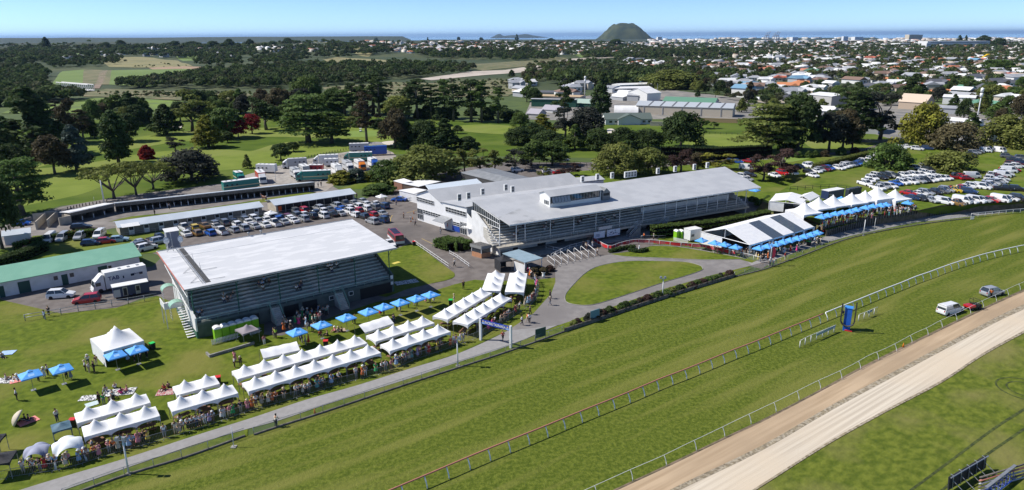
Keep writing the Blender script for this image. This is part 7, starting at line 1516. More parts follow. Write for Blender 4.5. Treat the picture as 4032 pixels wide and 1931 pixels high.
def loo(p, ang, label, m, top, group):
    t = thing('portable_toilet', p, ang, label, 'portable toilet', group); MB().b2(-.55,.55,-.55,.55,0,2.05).build('cabin', m, t); MB().b2(-.42,.42,-.575,-.553,.1,1.95).build('door', m, t)
    mb = MB(); P = [(.58 * math.cos(math.pi * k / 8),2.05 + .34 * math.sin(math.pi * k / 8)) for k in range(9)]
    for (x0, z0),(x1, z1) in zip(P, P[1:]): mb.slab([(x0,-.58, z0),(x1,-.58, z1),(x1,.58, z1),(x0,.58, z0)][::-1], -.03)
    mb.add([(x, y, z) for y in (-.575,) for x, z in P], [tuple(range(9))]); mb.build('roof', top, t)
LIME = M('lime_green', (.22,.5,.02), rough=.5)
for k in range(6): a, b = G(860,1340,0), G(1005,1300,0); p = a.lerp(b, k / 5) ; loo(p, S1.ang, f'{ORD[k]} lime green portable toilet from the left below the small grandstand', LIME, WHITE, 'lime green portable toilets')
for k in range(2): loo(G(2664 + 19 * k, 944), S2.ang, ('left', 'right')[k] + ' lime green portable toilet beside the white caravan', LIME, WHITE, 'lime toilets by the caravan')
for k in range(5): loo(G(3338 + 10 * k, 776 - k * 2, PZ), S2.ang, f'{ORD[k]} dark portable toilet from the left behind the terrace marquees', M('dark_plastic', (.03,.04,.06), rough=.5), M('dark_plastic', (0,0,0)), 'dark portable toilets')
def van_box(px, py, L_, W_, hh, m, roofm, label, txt, z=0, ang=None, name='caravan'):
    p = G(px, py, z); t = thing(name, p, S2.ang if ang is None else ang, label, 'trailer'); MB().b2(-L_ / 2, L_ / 2,0, W_, .45, hh).build('body', m, t); MB().b2(-L_ / 2 - .05, L_ / 2 + .05,-.05, W_ + .05, hh, hh + .1).build('roof', roofm, t); MB().b2(-L_ / 2 + .3,-L_ / 2 + 1.2,-.03,-.004,1.3,1.9).build('window', GLASS, t); MB().tube([(-L_ / 2, W_ / 2,.5),(-L_ / 2 - 1.1, W_ / 2,.5)], .06,5).build('drawbar', GREYM, t)
    for x in (-.4,.4): o = MB().lathe([(.2,-.1),(.32,-.1),(.32,.1),(.2,.1)], n=12).build('wheel', RUBBER, t); o.location = (x, .12,.32); o.rotation_euler = (R(90),0,0)
    return t
van_box(2738,952,3.4,2.2,2.9, BOXW, WHITE, 'white boxy caravan with dark markings beside the green toilets', None)
t = van_box(3290,788,6.5,2.3,2.7, NB, WHITE, 'navy trailer with a white roof behind the terrace marquees', None, PZ); textpart('TAB', 'lettering', .8, WHITE, t, facing((-2.2,-.03,1.6),(1,0,0)))
def bin_(px, py, m, label, z=0):
    t = thing('wheelie_bin', G(px, py, z), random.random(), label, 'bin'); mb = MB(); mb.box((0,0,.5),(.6,.65,1.),0, top=(1.15,1.15)); mb.build('body', DARK, t); MB().box((0,0,1.04),(.74,.8,.08)).build('lid', m, t)
LG = M('bright_green_lid', (.02,.5,.08), rough=.5)
for x, y, m, l in ((602,1375, LG, 'bin with a bright green lid right of the large single tent'),(1775,1202, LG, 'bin with a bright green lid behind the tent row by the arch'),(861,1510, RED, 'red-lidded bin behind the second tent group'),(290,1680, RED, 'red-lidded bin behind the nearest tents'),(1284,1366, RED, 'red-lidded bin behind the longest tent row'),(1631,968, RED, 'red bin at the top of the handrail'),(3183,968, LG, 'green-lidded bin in front of the frame marquee crowd'),(3238,925, RED, 'red bin at the foot of the retaining wall')): bin_(x, y, m, l)
a, b = G(825,1410), G(1003,1357); t = thing('planter_wall', a, math.atan2(b.y - a.y, b.x - a.x), 'low concrete planter wall on the lawn below the toilets', 'wall'); L_ = (b - a).length; MB().b2(0, L_, 0,.25,0,.45).b2(0,.25,.25,1.5,0,.45).build('wall', CONC, t)
def pickets(p0, p1, lab):
    a, b = G(*p0), G(*p1); L_ = (b - a).length; t = thing('picket_fence', a, math.atan2(b.y - a.y, b.x - a.x), lab, 'fence'); MB().b2(0, L_, 0,.03,.2,.28).b2(0, L_, 0,.03,.65,.73).build('rails', WHITE, t); n = int(L_ / .22)
    for k in range(n): MB().b2(k * .22, k * .22 + .12,-.03,-.003,.05,.95).build('picket', WHITE, t)
pickets((835,1361),(945,1330), 'white picket fence in front of the lime green toilets'); pickets((985,1322),(1030,1308), 'short white picket fence behind the grey gazebo'); pickets((2652,950),(2710,962), 'white picket fence below the two lime toilets'); pickets((3820,867),(3836,865), 'tiny white board fence on the bend')
for (x, y), lab in (((1625,865), 'nearest the white wing'),((1618,875), 'second from the white wing'),((1630,842), 'beside the wing door'),((441,940), 'at the corner of the long stable'),((1240,1630), 'on the track fence'),((3556,1368), 'on the tan dirt track edge')):
    t = thing('traffic_cone', G(x, y),0, 'orange traffic cone ' + lab, 'cone'); MB().lathe([(.17,.03),(.04,.7),(.02,.72)], n=10).build('cone', ORNG, t); MB().b2(-.22,.22,-.22,.22,0,.03).build('base', DARK, t)
def rug(px, py, w, l, m, label):
    mb = MB(); n = 8; V = [((i / n - .5) * w, (j / n - .5) * l, .03 + .03 * random.random()) for j in range(n + 1) for i in range(n + 1)]; mb.add(V, [(j * 9 + i, j * 9 + i + 1, j * 9 + i + 10, j * 9 + i + 9) for j in range(n) for i in range(n)]); o = mb.build('picnic_rug', m); o.location = G(px, py, .05); o.rotation_euler = (0,0, random.uniform(0,1)); reg(o, label, 'rug')
CHK = M('checked_rug', (.75,.75,.73),(.1,.1,.1),6,.9, lo=.47, hi=.53)
for a in ((110,1660,2.2,1.6, M('pink_rug', (.7,.25,.22), rough=.9), 'pink rug under the tilted beach umbrella'),(30,1400 - 10,2,1.6, M('blue_rug', (.35,.5,.75), rough=.9), 'pale blue rug on the left edge of the lawn'),(20,1500,3,1.6, CHK, 'black and white rug at the left edge of the lawn'),(62,1502,1.4,1.2, M('pink_rug', (0,) * 3), 'small pink rug beside the black and white rug'),(350,1568,2.2,1.5, CHK, 'patterned rug left of the big picnic group'),(362,1592,1.5,1.2, M('pale_rug', (.5,.6,.6), rough=.9), 'pale green rug behind the nearest tents'),(470,1545,4,2, CHK, 'large black and white rug under the picnic group'),(655,1545,2.4,1.8, M('red_rug', (.35,.05,.06),(.5,.45,.4),5,.9), 'red patterned rug beside the second tent group'),
          (1338,1302,1.8,1.4, M('tan_rug', (.4,.3,.22), rough=.9), 'tan rug of the seated group between two umbrellas'),(1600,1112,4.5,2.2, CHK, 'long grey rug of the group in the stand shadow'),(1560,1036,1.8,1, M('yellow_rug', (.6,.5,.1), rough=.9), 'yellow rug in the shade beside the small grandstand')): rug(*a)
for x, y, c, w in ((2098,1082, 'brown', 46),(2140,1080, 'brown', 40),(2165,1068, 'purple', 36),(2118,1072, 'brown', 36)): p = G(x, y); q = w / ppm(p); tree('bush', c, p, q * .7, q * 1.1, 'in the bed beside the shelter')
for pts, lab in (([(2403,996),(2450,984),(2500,978)], 'low dark clipped hedge along the red draped fence'),([(2480,990),(2515,996),(2548,988)], 'low dark hedge ring on the small lawn by the white statue')): hedge('hedge', pxline(pts),.35,.6, 'dark', lab, step=.4)
t = thing('statue', G(2516,990),0, 'small white statue inside the hedge ring', 'statue'); MB().lathe([(.3,0),(.22,.3),(.14,.5),(.2,.8),(.1,1.1),(.12,1.3),(.02,1.42)], n=10).build('figure', WHITE, t)
t = thing('planter_urn', G(2140,1094),0, 'white planter urn between the brown bushes', 'urn'); MB().lathe([(.3,0),(.3,.6),(.15,.75),(.42,1.1),(.4,1.15)], n=12).build('urn', WHITE, t); MB().lathe([(.38,1.12),(.3,1.35),(.05,1.45)], n=8).build('plant', leafmat('bright'), t)
for x, y, z, lab in ((3037,1030,0, 'dark red feather flag beside the marquee light pole'),(3104,812, PZ, 'dark red feather flag on the plain white marquee side')):
    t = thing('feather_flag', G(x, y, z), R(-20), lab, 'flag'); MB().tube([(0,0,0),(0,0,3.1)], .03,5).build('pole', GREYM, t); MB().add([(0,0,.6),(.62,0,1.1),(.7,0,2.6),(.35,0,3.2),(0,0,3.25),(0,.02,.6),(.62,.02,1.1),(.7,.02,2.6),(.35,.02,3.2),(0,.02,3.25)], [(0,1,2,3,4),(9,8,7,6,5),(0,5,6,1),(1,6,7,2),(2,7,8,3)]).build('flag', M('maroon_cloth', (.25,.015,.04), rough=.7), t)
t = thing('golf_cart', G(1420,520), R(100), 'white golf cart parked on the far fairway', 'golf cart'); MB().box((0,0,.55),(2.3,1.2,.5)).build('body', WHITE, t); MB().b2(-.9,.8,-.6,.6,1.75,1.82).build('roof', WHITE, t)
for a in (-.8,.7):
    for b in (-.5,.5): MB().tube([(a, b, .7),(a, b, 1.76)], .03,4).build('post', GREYM, t)
wheels(t, [-.75,.75], .5,.25,.2)
# driveway lines
mb = MB()
for pts in ([(1537,878),(1538,860),(1545,848)], [(1660,940),(1702,960)], [(1600,840),(1645,826)]):
    L = pxline(pts, .035, False)
    for a, b in zip(L, L[1:]): d = (b - a).normalized(); s = Vector((-d.y, d.x, 0)) * .06; mb.quad(a - s, b - s, b + s, a + s)
mb.build('road_marking', M('yellow_line', (.55,.38,.08), rough=.8))['kind'] = 'structure'
# ================================================================ cars
CARC = {n: M('car_' + n.replace(' ', '_'), c, rough=.3, coat=.5, metal=mt) for n, c, mt in (('white', (.72,.72,.72),0),('silver', (.42,.43,.44),.3),('grey', (.16,.165,.17),.3),('black', (.02,.02,.022),0),('red', (.42,.012,.015),0),('blue', (.02,.1,.42),0),('dark blue', (.02,.045,.12),.2),('maroon', (.14,.012,.02),.1),('yellow', (.6,.42,.02),0),('bronze', (.28,.16,.05),.3),('pale blue', (.3,.42,.52),0))}
LAMPG, TAILR = MATS['lamp_glass'], M('tail_lamp', (.35,.01,.01), rough=.3)
KD = dict(hatchback=(4.1,1.5,.95,(-1.98,-1.6,.15,.95)), saloon=(4.6,1.42,.92,(-1.65,-.95,.3,1.1)), suv=(4.6,1.72,1.06,(-2.2,-1.85,.3,1.1)), ute=(5.2,1.78,1.08,(-.55,-.35,.85,1.5)), canopy_ute=(5.2,1.85,1.08,(-2.45,-2.35,.85,1.5)), van=(5.0,2.05,1.15,(-2.42,-2.35,1.35,2.15)), estate=(4.8,1.5,.95,(-2.3,-2.0,.3,1.15)))
CP = {}
def car(p, ang, kind, col, label, group):
    key = kind
    if key not in CP:
        L, Hh, bz, (g0, r0_, r1_, g1) = KD[kind]; W = .9; t = bpy.data.objects.new('parked_car', None); t.empty_display_size = .3; COL.objects.link(t); mb = MB(); h = L / 2
        st = [(-h, .45, bz * .72,.78),(-h + .06,.3, bz * .96,.86),(-h + .5,.24, bz, W),(g1 - .1,.24, bz, W),(g1 + .15,.24, bz * .97, W),(h - .35,.26, bz * .82,.86),(h - .06,.32, bz * .72,.76),(h, .42, bz * .55,.66)]
        V = []
        for x, zb_, zt_, w in st: V += [(x, -w, zb_),(x, -w * 1.01,(zb_ + zt_) * .55),(x, -w * .93, zt_),(x, w * .93, zt_),(x, w * 1.01,(zb_ + zt_) * .55),(x, w, zb_)]
        fs = [(i * 6 + k, (i + 1) * 6 + k, (i + 1) * 6 + (k + 1) % 6, i * 6 + (k + 1) % 6) for i in range(len(st) - 1) for k in range(6)] + [(0,1,2,3,4,5), tuple(range(len(V) - 1, len(V) - 7,-1))]
        mb.add(V, fs); rw = .66
        mb.hexa([(r0_, -rw, Hh - .06),(r1_, -rw, Hh - .06),(r1_, rw, Hh - .06),(r0_, rw, Hh - .06)], [(r0_ + .1,-rw + .06, Hh),(r1_ - .15,-rw + .06, Hh),(r1_ - .15, rw - .06, Hh),(r0_ + .1, rw - .06, Hh)])
        for s in (-1,1):
            for xb, xt in ((g0 + .02, r0_ + .02),(g1 - .04, r1_ - .03),((g0 + g1) / 2 - .1,(r0_ + r1_) / 2)):
                y0, y1 = s * .83, s * (rw - .0); mb.hexa([(xb - .05, y0 - .03, bz - .03),(xb + .05, y0 - .03, bz - .03),(xb + .05, y0 + .03, bz - .03),(xb - .05, y0 + .03, bz - .03)], [(xt - .05, y1 - .03, Hh - .05),(xt + .05, y1 - .03, Hh - .05),(xt + .05, y1 + .03, Hh - .05),(xt - .05, y1 + .03, Hh - .05)])
        if kind == 'canopy_ute': mb.b2(-2.4,-.75,-.8,.8, bz, Hh - .1)
        if kind == 'van': mb.hexa([(-2.4,-.88, bz),(.6,-.88, bz),(.6,.88, bz),(-2.4,.88, bz)], [(-2.36,-.7, Hh - .05),(.6,-.7, Hh - .05),(.6,.7, Hh - .05),(-2.36,.7, Hh - .05)])
        mb.build('body', CARC['white'], t); mb = MB(); mb.hexa([(g0,-.82, bz - .02),(g1,-.82, bz - .02),(g1,.82, bz - .02),(g0,.82, bz - .02)], [(r0_, -rw, Hh - .05),(r1_, -rw, Hh - .05),(r1_, rw, Hh - .05),(r0_, rw, Hh - .05)]); mb.build('windows', GLASS, t)
        if kind == 'ute': MB().b2(-2.5,-.62,-.76,.76, bz + .002, bz + .012).build('tray', DARK, t)
        for s in (-1,1):
            MB().b2(h - .14, h - .02, s * .56 - .15, s * .56 + .15, bz * .62, bz * .76).build('headlight', LAMPG, t); MB().b2(-h - .01,-h + .08, s * .66 - .09, s * .66 + .09, bz * .7, bz * .92).build('tail_light', TAILR, t); MB().b2(g1 - .35, g1 - .2, s * .98 - .08, s * .98 + .06, bz, bz + .14).build('mirror', DARK, t)
            for x in (-h + .85, h - .85):
                o = MB().lathe([(.19,-.1),(.31,-.1),(.33,-.06),(.33,.1),(.19,.1)], n=14).build('wheel', RUBBER, t); o.location = (x, s * .82,.33); o.rotation_euler = (R(90),0,0); MB().lathe([(.02,-.085),(.2,-.09),(.2,.09),(.02,.085)], n=8).build('rim', GREYM, o)
        CP[key] = t; c = t
    else: c = copytree(CP[key])
    c.location = p; c.rotation_euler = (0,0, ang); setmat(next(x for x in c.children if x.name.startswith('body')),0, CARC[col]); reg(c, label.replace('#', f'{col} {kind.replace("_", " ")}'), 'car' if kind not in ('ute', 'canopy_ute', 'van') else kind.split('_')[-1], group); return c
SH = dict(w='white', s='silver', g='grey', k='black', r='red', b='blue', d='dark blue', m='maroon', y='yellow', z='bronze', p='pale blue'); KK = dict(h='hatchback', s='saloon', u='suv', t='ute', c='canopy_ute', v='van', e='estate')
def cars(spec, ang, where, z=0, jit=.06, group=None):
    for q in spec.split():
        x, y, c, k = q.split(','); p = G(float(x), float(y), z); car(p, ang + random.uniform(-jit, jit), KK[k], SH[c], '# ' + where, group or 'cars ' + where)
AC = S1.ang + R(96)
cars('733,928,w,s 776,926,z,h 829,925,b,h 874,920,w,t 920,913,s,h 961,907,s,u 1002,899,s,s 1044,893,w,s 1083,888,w,t 1118,882,s,s 1154,876,w,s 1194,870,s,u 1229,860,k,u 1271,857,w,u 1308,851,k,s 1338,848,s,s 1373,840,w,u 1409,836,r,h 1441,829,w,h 1472,825,g,u 1509,820,d,u 1466,880,s,u 1506,874,d,u 1466,853,r,h 1502,848,s,s 1431,860,k,h 1399,853,w,h', AC, 'in the front row behind the white stand roof')
cars('728,906,w,t 766,904,y,h 806,897,z,s 844,892,g,u 883,886,g,u 920,882,k,s 961,875,g,u 995,868,w,u 1064,860,w,u 1098,865,d,h 1128,861,m,h 1160,836,g,h 1195,836,r,u 1255,828,s,u 1324,818,s,u 1362,812,g,t 1389,807,s,s 1425,799,s,s', AC, 'in the back row beside the stables')
cars('849,899,s,s 932,891,w,h 976,882,w,s 1012,878,s,h 1046,874,w,s 1092,870,b,h 1166,856,g,u 1197,853,w,s 1240,845,k,h 1296,833,g,s 1344,830,b,s 1375,826,w,h 1409,822,w,u 1442,812,w,s 1478,810,w,s 1140,868,w,h 1270,838,w,h', AC, 'in the middle row of the asphalt car park')
cars('198,950,w,v 249,946,s,c 316,941,s,u 393,934,w,c', R(-78), 'on the grass in front of the clipped hedge'); cars('126,994,m,h 359,966,d,h 421,958,r,h 472,952,p,h', R(20), 'half hidden behind the green roof'); cars('322,902,k,e 88,888,b,h', R(15), 'on the gravel behind the hedge')
cars('559,963,s,s 566,975,g,u 624,948,k,t 579,985,w,u 634,958,s,u', S1.ang + R(15), 'squeezed between the green roof and the white roof')
cars('243,1172,w,u', R(12), 'parked nose right on the tarmac before the long building', jit=0); cars('344,1192,r,u', R(200), 'parked nose left in front of the big box truck', jit=0); cars('1535,968,w,s', R(-60), 'beside the red bus'); cars('1571,793,b,s', R(175), 'by the white offices', jit=0)
cars('2160,682,w,u', R(10), 'on the verge behind the grandstand annexe'); cars('2037,676,w,u', R(20), 'under the trees beyond the grey pavilion'); cars('2202,687,r,s', R(10), 'on the verge behind the grandstand annexe'); cars('2218,636,s,u', R(10), 'on the driveway between the fences')
cars('2905,643,b,h 2948,641,r,s 2965,636,g,s 2938,668,w,v 2878,640,d,h', R(-30), 'behind the right end of the grandstand roof'); cars('2925,702,w,u 2940,712,s,s 2952,696,k,u', R(-50), 'at the back corner of the grandstand roof')
# grass parking field
AF = R(-72); W0 = 'in the row along the long trimmed hedge'
cars('3148,664,k,h 3182,660,w,u 3190,655,w,h 3214,680,w,s 3184,684,k,h 3228,675,s,h 3250,673,m,u 3266,669,b,h 3303,668,w,e 3318,663,w,s 3330,660,w,u 3345,657,s,u 3362,654,d,s 3376,650,b,s 3390,646,d,h 3402,643,w,u 3416,640,w,s 3432,634,w,u 3448,619,w,t 3200,697,w,s 3121,687,w,s 3080,688,r,u 3050,697,w,s', AF, W0, PZ)
cars('3405,730,w,t 3420,718,w,s 3434,710,w,u 3452,700,w,u 3470,706,k,s 3487,700,k,u 3508,698,s,u 3530,702,k,h 3560,697,w,h 3580,694,w,s 3600,696,w,u 3622,694,w,s 3642,688,w,u 3660,693,w,t 3640,665,s,u 3655,676,k,u 3605,668,w,h 3560,712,w,s', AF, 'under the bright round tree on the parking field', PZ)
cars('3456,748,w,t 3480,742,s,u 3505,740,w,e 3528,729,b,s 3555,726,w,u 3588,724,w,u 3618,720,s,u 3640,718,k,u 3660,716,w,s 3680,712,w,u 3703,710,w,u 3724,708,w,s', AF, 'in the row behind the tallest marquee', PZ); cars('3775,706,r,t 3806,710,r,h 3776,700,k,u', R(-8), 'in the shade of the dark round tree', PZ); cars('3826,702,w,v', R(-12), 'in the shade of the dark round tree', PZ)
cars('3578,768,r,s 3618,770,w,s 3645,768,s,u 3672,764,k,t 3700,760,g,t 3726,756,s,u 3752,756,y,t 3776,750,r,t 3800,744,w,s 3814,762,d,u 3830,741,w,u 3866,744,w,c 3892,737,s,u 3590,786,d,s', R(-50), 'in the middle row of the parking field', PZ)
cars('3632,790,k,h 3672,797,s,h', R(-85), 'at the left end of the front row', PZ); cars('3718,803,w,c 3788,800,w,v 3815,800,w,s 3841,797,w,c 3874,796,s,h 3904,796,r,h 3938,795,w,v 3975,790,w,s 4008,788,k,u 3760,808,z,t', R(-58), 'in the front row nearest the path', PZ)
cars('3950,750,k,t 4002,752,k,u 3985,660,w,t', R(-20), 'parked apart on the open grass at the right', PZ)
cars('3905,731,w,h 3922,727,s,u 3938,722,w,h 3900,722,s,s 3922,716,w,s 3942,712,w,s 3906,712,w,u 3930,702,m,s 3916,698,w,u 3944,698,w,v 3936,690,w,s 3960,694,w,u 3948,682,w,s 3970,680,w,v 3964,672,r,s 3990,676,r,h 3978,664,w,u 4005,662,w,u 3984,653,m,u 4010,654,m,s 3992,644,k,u 4015,646,d,u 3990,634,d,s 4012,636,s,s 3965,622,g,u 4022,628,g,u', R(-25), 'in the diagonal double row at the far right', PZ)
cars('3820,612,k,s 3834,608,s,u 3848,604,g,s 3862,600,w,h 3876,600,w,v 3884,588,w,s 3896,594,w,u 3820,622,k,u', R(-30), 'beside the tan and green tree at the top of the field', PZ); cars('3545,588,w,u 3570,583,w,s 3612,592,w,u 3650,590,d,u', R(-40), 'under the golden conifer', PZ); cars('3935,600,w,v', R(-75), 'alone at the top of the field', PZ); cars('3862,554,w,t', R(170), 'by the little cream house')
cars('3740,1232,w,c', R(25), 'with a canopy standing on the turf by the inner rail', jit=0); c_ = car(G(3905,1162), R(20), 'suv', 'silver', '# with its driver door open by the inner rail', None); MB().b2(-.05,1., .9,1.5,.4,1.3).build('open_door', CARC['black'], c_)
p = G(3828,1218); t = thing('utility_buggy', p, R(20), 'small buggy with a red tray and black roll cage by the inner rail', 'buggy'); MB().box((-.8,0,.75),(1.3,1.4,.35)).box((1.1,0,.7),(.7,1.3,.4),1, top=(.8,.9)).build('body', [CARC['red'], BLK], t); MB().b2(-.1,.8,-.65,.65,.45,.6).b2(-.05,.1,-.6,.6,.6,1.1).build('seat', DARK, t)
MB().tube([(-.15,-.65,.5),(-.15,-.65,1.8),(.7,-.65,1.8),(.9,-.65,.6)], .04,5).tube([(-.15,.65,.5),(-.15,.65,1.8),(.7,.65,1.8),(.9,.65,.6)], .04,5).tube([(-.15,-.65,1.8),(-.15,.65,1.8)], .04,5).tube([(.7,-.65,1.8),(.7,.65,1.8)], .04,5).tube([(-.15,-.65,1.3),(-.15,.65,1.3)], .04,5).build('roll_cage', BLK, t); wheels(t, [-.9,1.], .62,.3,.22)
# ================================================================ people
def skin(name, nodes, edges, mat, sub=1):
    me = bpy.data.meshes.new(name); K = list(nodes); me.from_pydata([nodes[k][0] for k in K], [(K.index(a), K.index(b)) for a, b in edges], []); o = bpy.data.objects.new(name, me); COL.objects.link(o)
    o.modifiers.new('s', 'SKIN').use_smooth_shade = True
    lay = me.skin_vertices[0].data
    for i, k in enumerate(K): r = nodes[k][1]; lay[i].radius = r if isinstance(r, tuple) else (r, r)
    lay[0].use_root = True
    if sub: s = o.modifiers.new('u', 'SUBSURF'); s.levels = s.render_levels = sub
    dg = bpy.context.evaluated_depsgraph_get(); m2 = bpy.data.meshes.new_from_object(o.evaluated_get(dg)); bpy.data.objects.remove(o); m2.name = name; m2.materials.clear(); m2.materials.append(mat); return m2
SKIN_ = [M('skin_light', (.55,.33,.24), rough=.6), M('skin_tan', (.4,.22,.14), rough=.6), M('skin_brown', (.2,.1,.06), rough=.6)]
HAIR = [M('hair_dark', (.02,.014,.01), rough=.8), M('hair_brown', (.1,.055,.03), rough=.8), M('hair_blond', (.42,.3,.14), rough=.8)]
def pose(pz=.95, kn=((.11,.02,.5),(-.11,.02,.5)), an=((.11,0,.09),(-.11,0,.09)), el=((.27,-.03,1.14),(-.27,-.03,1.14)), ha=((.29,.08,.9),(-.29,.08,.9)), lean=0.):
    dz = pz - .95; T_ = lambda y, z: (y + lean * (z - pz), z + dz); N = {}; E = []
    def nd(k, x, y, z, r): N[k] = ((x, y, z), r)
    nd('pel', 0,0, pz, (.15,.11))
    for k, z, r in (('wst', 1.1,(.13,.1)),('chs', 1.33,(.165,.115)),('nck', 1.48,.055),('jaw', 1.535,(.065,.07)),('hed', 1.6,(.078,.095)),('top', 1.665,.065)): nd(k, 0, lean * (z - .95), z + dz, r)
    E += [('pel', 'wst'),('wst', 'chs'),('chs', 'nck'),('nck', 'jaw'),('jaw', 'hed'),('hed', 'top')]
    hy, hz_ = lean * .65,1.59 + dz; nd('nos', 0, hy + .11, hz_, .014); E.append(('hed', 'nos'))
    for i, s in enumerate((1,-1)):
        a = 'LR'[i]; nd('ear' + a, s * .085, hy, hz_, .016); E.append(('hed', 'ear' + a)); nd('sh' + a, s * .19, lean * .45,1.4 + dz, .06)
        e, h_ = el[i], ha[i]; nd('el' + a, e[0], e[1] + lean * .2, e[2] + dz, .042); nd('wr' + a, h_[0], h_[1] + lean * .2, h_[2] + dz, .028)
        d = (Vector(h_) - Vector(e)).normalized(); w = Vector((h_[0], h_[1] + lean * .2, h_[2] + dz)); pl = w + d * .07; nd('pa' + a, *pl, (.034,.018)); E += [('chs', 'sh' + a),('sh' + a, 'el' + a),('el' + a, 'wr' + a),('wr' + a, 'pa' + a)]
        for f in range(4): q = pl + d * (.075 + .01 * (f in (1,2))) + Vector((0,(f - 1.5) * .02,-.01 * f)); nd(f'f{f}' + a, *q, .009); E.append(('pa' + a, f'f{f}' + a))
        q = w + d * .06 + Vector((-s * .02,.045,0)); nd('th' + a, *q, .01); E.append(('pa' + a, 'th' + a))
        k_, n_ = kn[i], an[i]; nd('hi' + a, s * .1,0, pz - .05,.088); nd('kn' + a, *k_, .058); nd('an' + a, *n_, .038); nd('to' + a, n_[0], n_[1] + .15, max(.035, n_[2] - .05),.035); E += [('pel', 'hi' + a),('hi' + a, 'kn' + a),('kn' + a, 'an' + a),('an' + a, 'to' + a)]
    return N, E
POSES = dict(
    standing=pose(), armsup=pose(el=((.26,.12,1.2),(-.26,.12,1.2)), ha=((.12,.32,1.28),(-.12,.32,1.24))), leaning=pose(el=((.27,.2,1.12),(-.27,.2,1.12)), ha=((.18,.42,1.1),(-.18,.42,1.1)), kn=((.12,.0,.5),(-.12,.03,.5)), an=((.12,-.1,.09),(-.12,-.04,.09)), lean=.25),
    walking=pose(kn=((.1,.16,.52),(-.1,.0,.5)), an=((.1,.24,.1),(-.1,-.28,.14)), el=((.26,-.14,1.16),(-.26,.1,1.16)), ha=((.27,-.1,.92),(-.27,.28,.98))),
    seated=pose(.52,((.12,.42,.52),(-.12,.42,.52)),((.12,.42,.09),(-.12,.42,.09)),((.26,.1,1.14),(-.26,.1,1.14)),((.14,.34,1.08),(-.14,.34,1.08)),.12), ground=pose(.14,((.2,.38,.36),(-.16,.4,.32)),((.14,.68,.1),(-.14,.7,.1)),((.27,.05,1.12),(-.27,.05,1.12)),((.2,.36,1.06),(-.2,.36,1.1)),.1))
PM = {}
def pmesh(pk):
    if pk in PM: return PM[pk]
    N, E = POSES[pk]; body = skin('body', N, E, SKIN_[0]); g = lambda ks, add, sh=0: {k: (N[k][0], tuple(v + add for v in (N[k][1] if isinstance(N[k][1], tuple) else (N[k][1],) * 2))) for k in ks}
    tk = ['wst', 'pel', 'chs', 'shL', 'shR', 'elL', 'elR']; tn = g(tk, .02); top = skin('shirt', tn, [('wst', 'pel'),('wst', 'chs'),('chs', 'shL'),('chs', 'shR'),('shL', 'elL'),('shR', 'elR')], WHITE)
    lk = ['pel', 'hiL', 'hiR', 'knL', 'knR', 'anL', 'anR']; bot = skin('trousers', g(lk, .017), [('pel', 'hiL'),('pel', 'hiR'),('hiL', 'knL'),('hiR', 'knR'),('knL', 'anL'),('knR', 'anR')], BLACK)
    if pk in ('standing', 'armsup', 'leaning', 'walking'): P = [((0,0, N['pel'][0][2] + .12),.14),((0,0, N['pel'][0][2] - .05),.17),((0,.01,.7),.22),((0,.01,.48),.27),((0,.01,.38),.29)]
    else: z = N['pel'][0][2]; P = [((0,0, z + .12),.14),((0,.05, z + .02),.19),((0,.3, z + .03),.2),((0,.46, z + (.12 if pk == 'ground' else -.06)),.19)]
    mb = MB(); ring = 10; V = []
    for (c, r) in P: V += [(c[0] + r * math.cos(2 * math.pi * k / ring), c[1] + r * .85 * math.sin(2 * math.pi * k / ring), c[2] + (.0 if pk in ('standing', 'armsup', 'leaning', 'walking') else r * .3 * math.sin(2 * math.pi * k / ring))) for k in range(ring)]
    mb.add(V, [(i * ring + k, i * ring + (k + 1) % ring, (i + 1) * ring + (k + 1) % ring, (i + 1) * ring + k) for i in range(len(P) - 1) for k in range(ring)], 0, True); s = mb.build('skirt', WHITE); skirt = s.data; bpy.data.objects.remove(s)
    h = N['hed'][0]; hn = dict(a=((h[0], h[1] - .02, h[2] + .03),(.088,.1)), b=((h[0], h[1] - .04, h[2] - .08),(.07,.05)), c=((h[0], h[1] - .02, h[2] + .08),.07)); hair = skin('hair', hn, [('a', 'b'),('a', 'c')], HAIR[0])
    mb = MB(); mb.lathe([(.2,0),(.2,.015),(.1,.02),(.095,.1),(.06,.125)], (h[0], h[1], h[2] + .05),12); s = mb.build('hat', WHITE); hat = s.data; bpy.data.objects.remove(s)
    PM[pk] = dict(body=body, shirt=top, trousers=bot, skirt=skirt, hair=hair, hat=hat); return PM[pk]
CL = {n: M('cloth_' + n.replace(' ', '_'), c, rough=.8) for n, c in (('white', (.72,.72,.7)),('black', (.02,.02,.022)),('navy', (.02,.03,.09)),('pink', (.7,.25,.3)),('hot pink', (.7,.05,.25)),('red', (.5,.03,.03)),('pale blue', (.3,.45,.65)),('beige', (.5,.42,.3)),('grey', (.25,.26,.28)),('teal', (.08,.3,.3)),('green', (.02,.35,.1)),('orange', (.7,.16,.03)),('yellow', (.65,.5,.08)),('lilac', (.4,.32,.5)),('brown', (.16,.09,.06)),('lime', (.4,.65,.05)),('cream', (.65,.58,.45)))}
TOPS = ['white'] * 11 + ['black'] * 3 + ['navy', 'navy', 'pink', 'red', 'pale blue', 'pale blue', 'beige', 'grey', 'teal', 'cream', 'orange']; BOTS = ['black', 'black', 'navy', 'beige', 'grey', 'white', 'brown', 'black']; DRS = ['pink', 'red', 'white', 'black', 'cream', 'teal', 'lilac', 'hot pink', 'yellow', 'pale blue', 'beige', 'orange', 'green']
PN = 0; PR_ = random.Random(21)
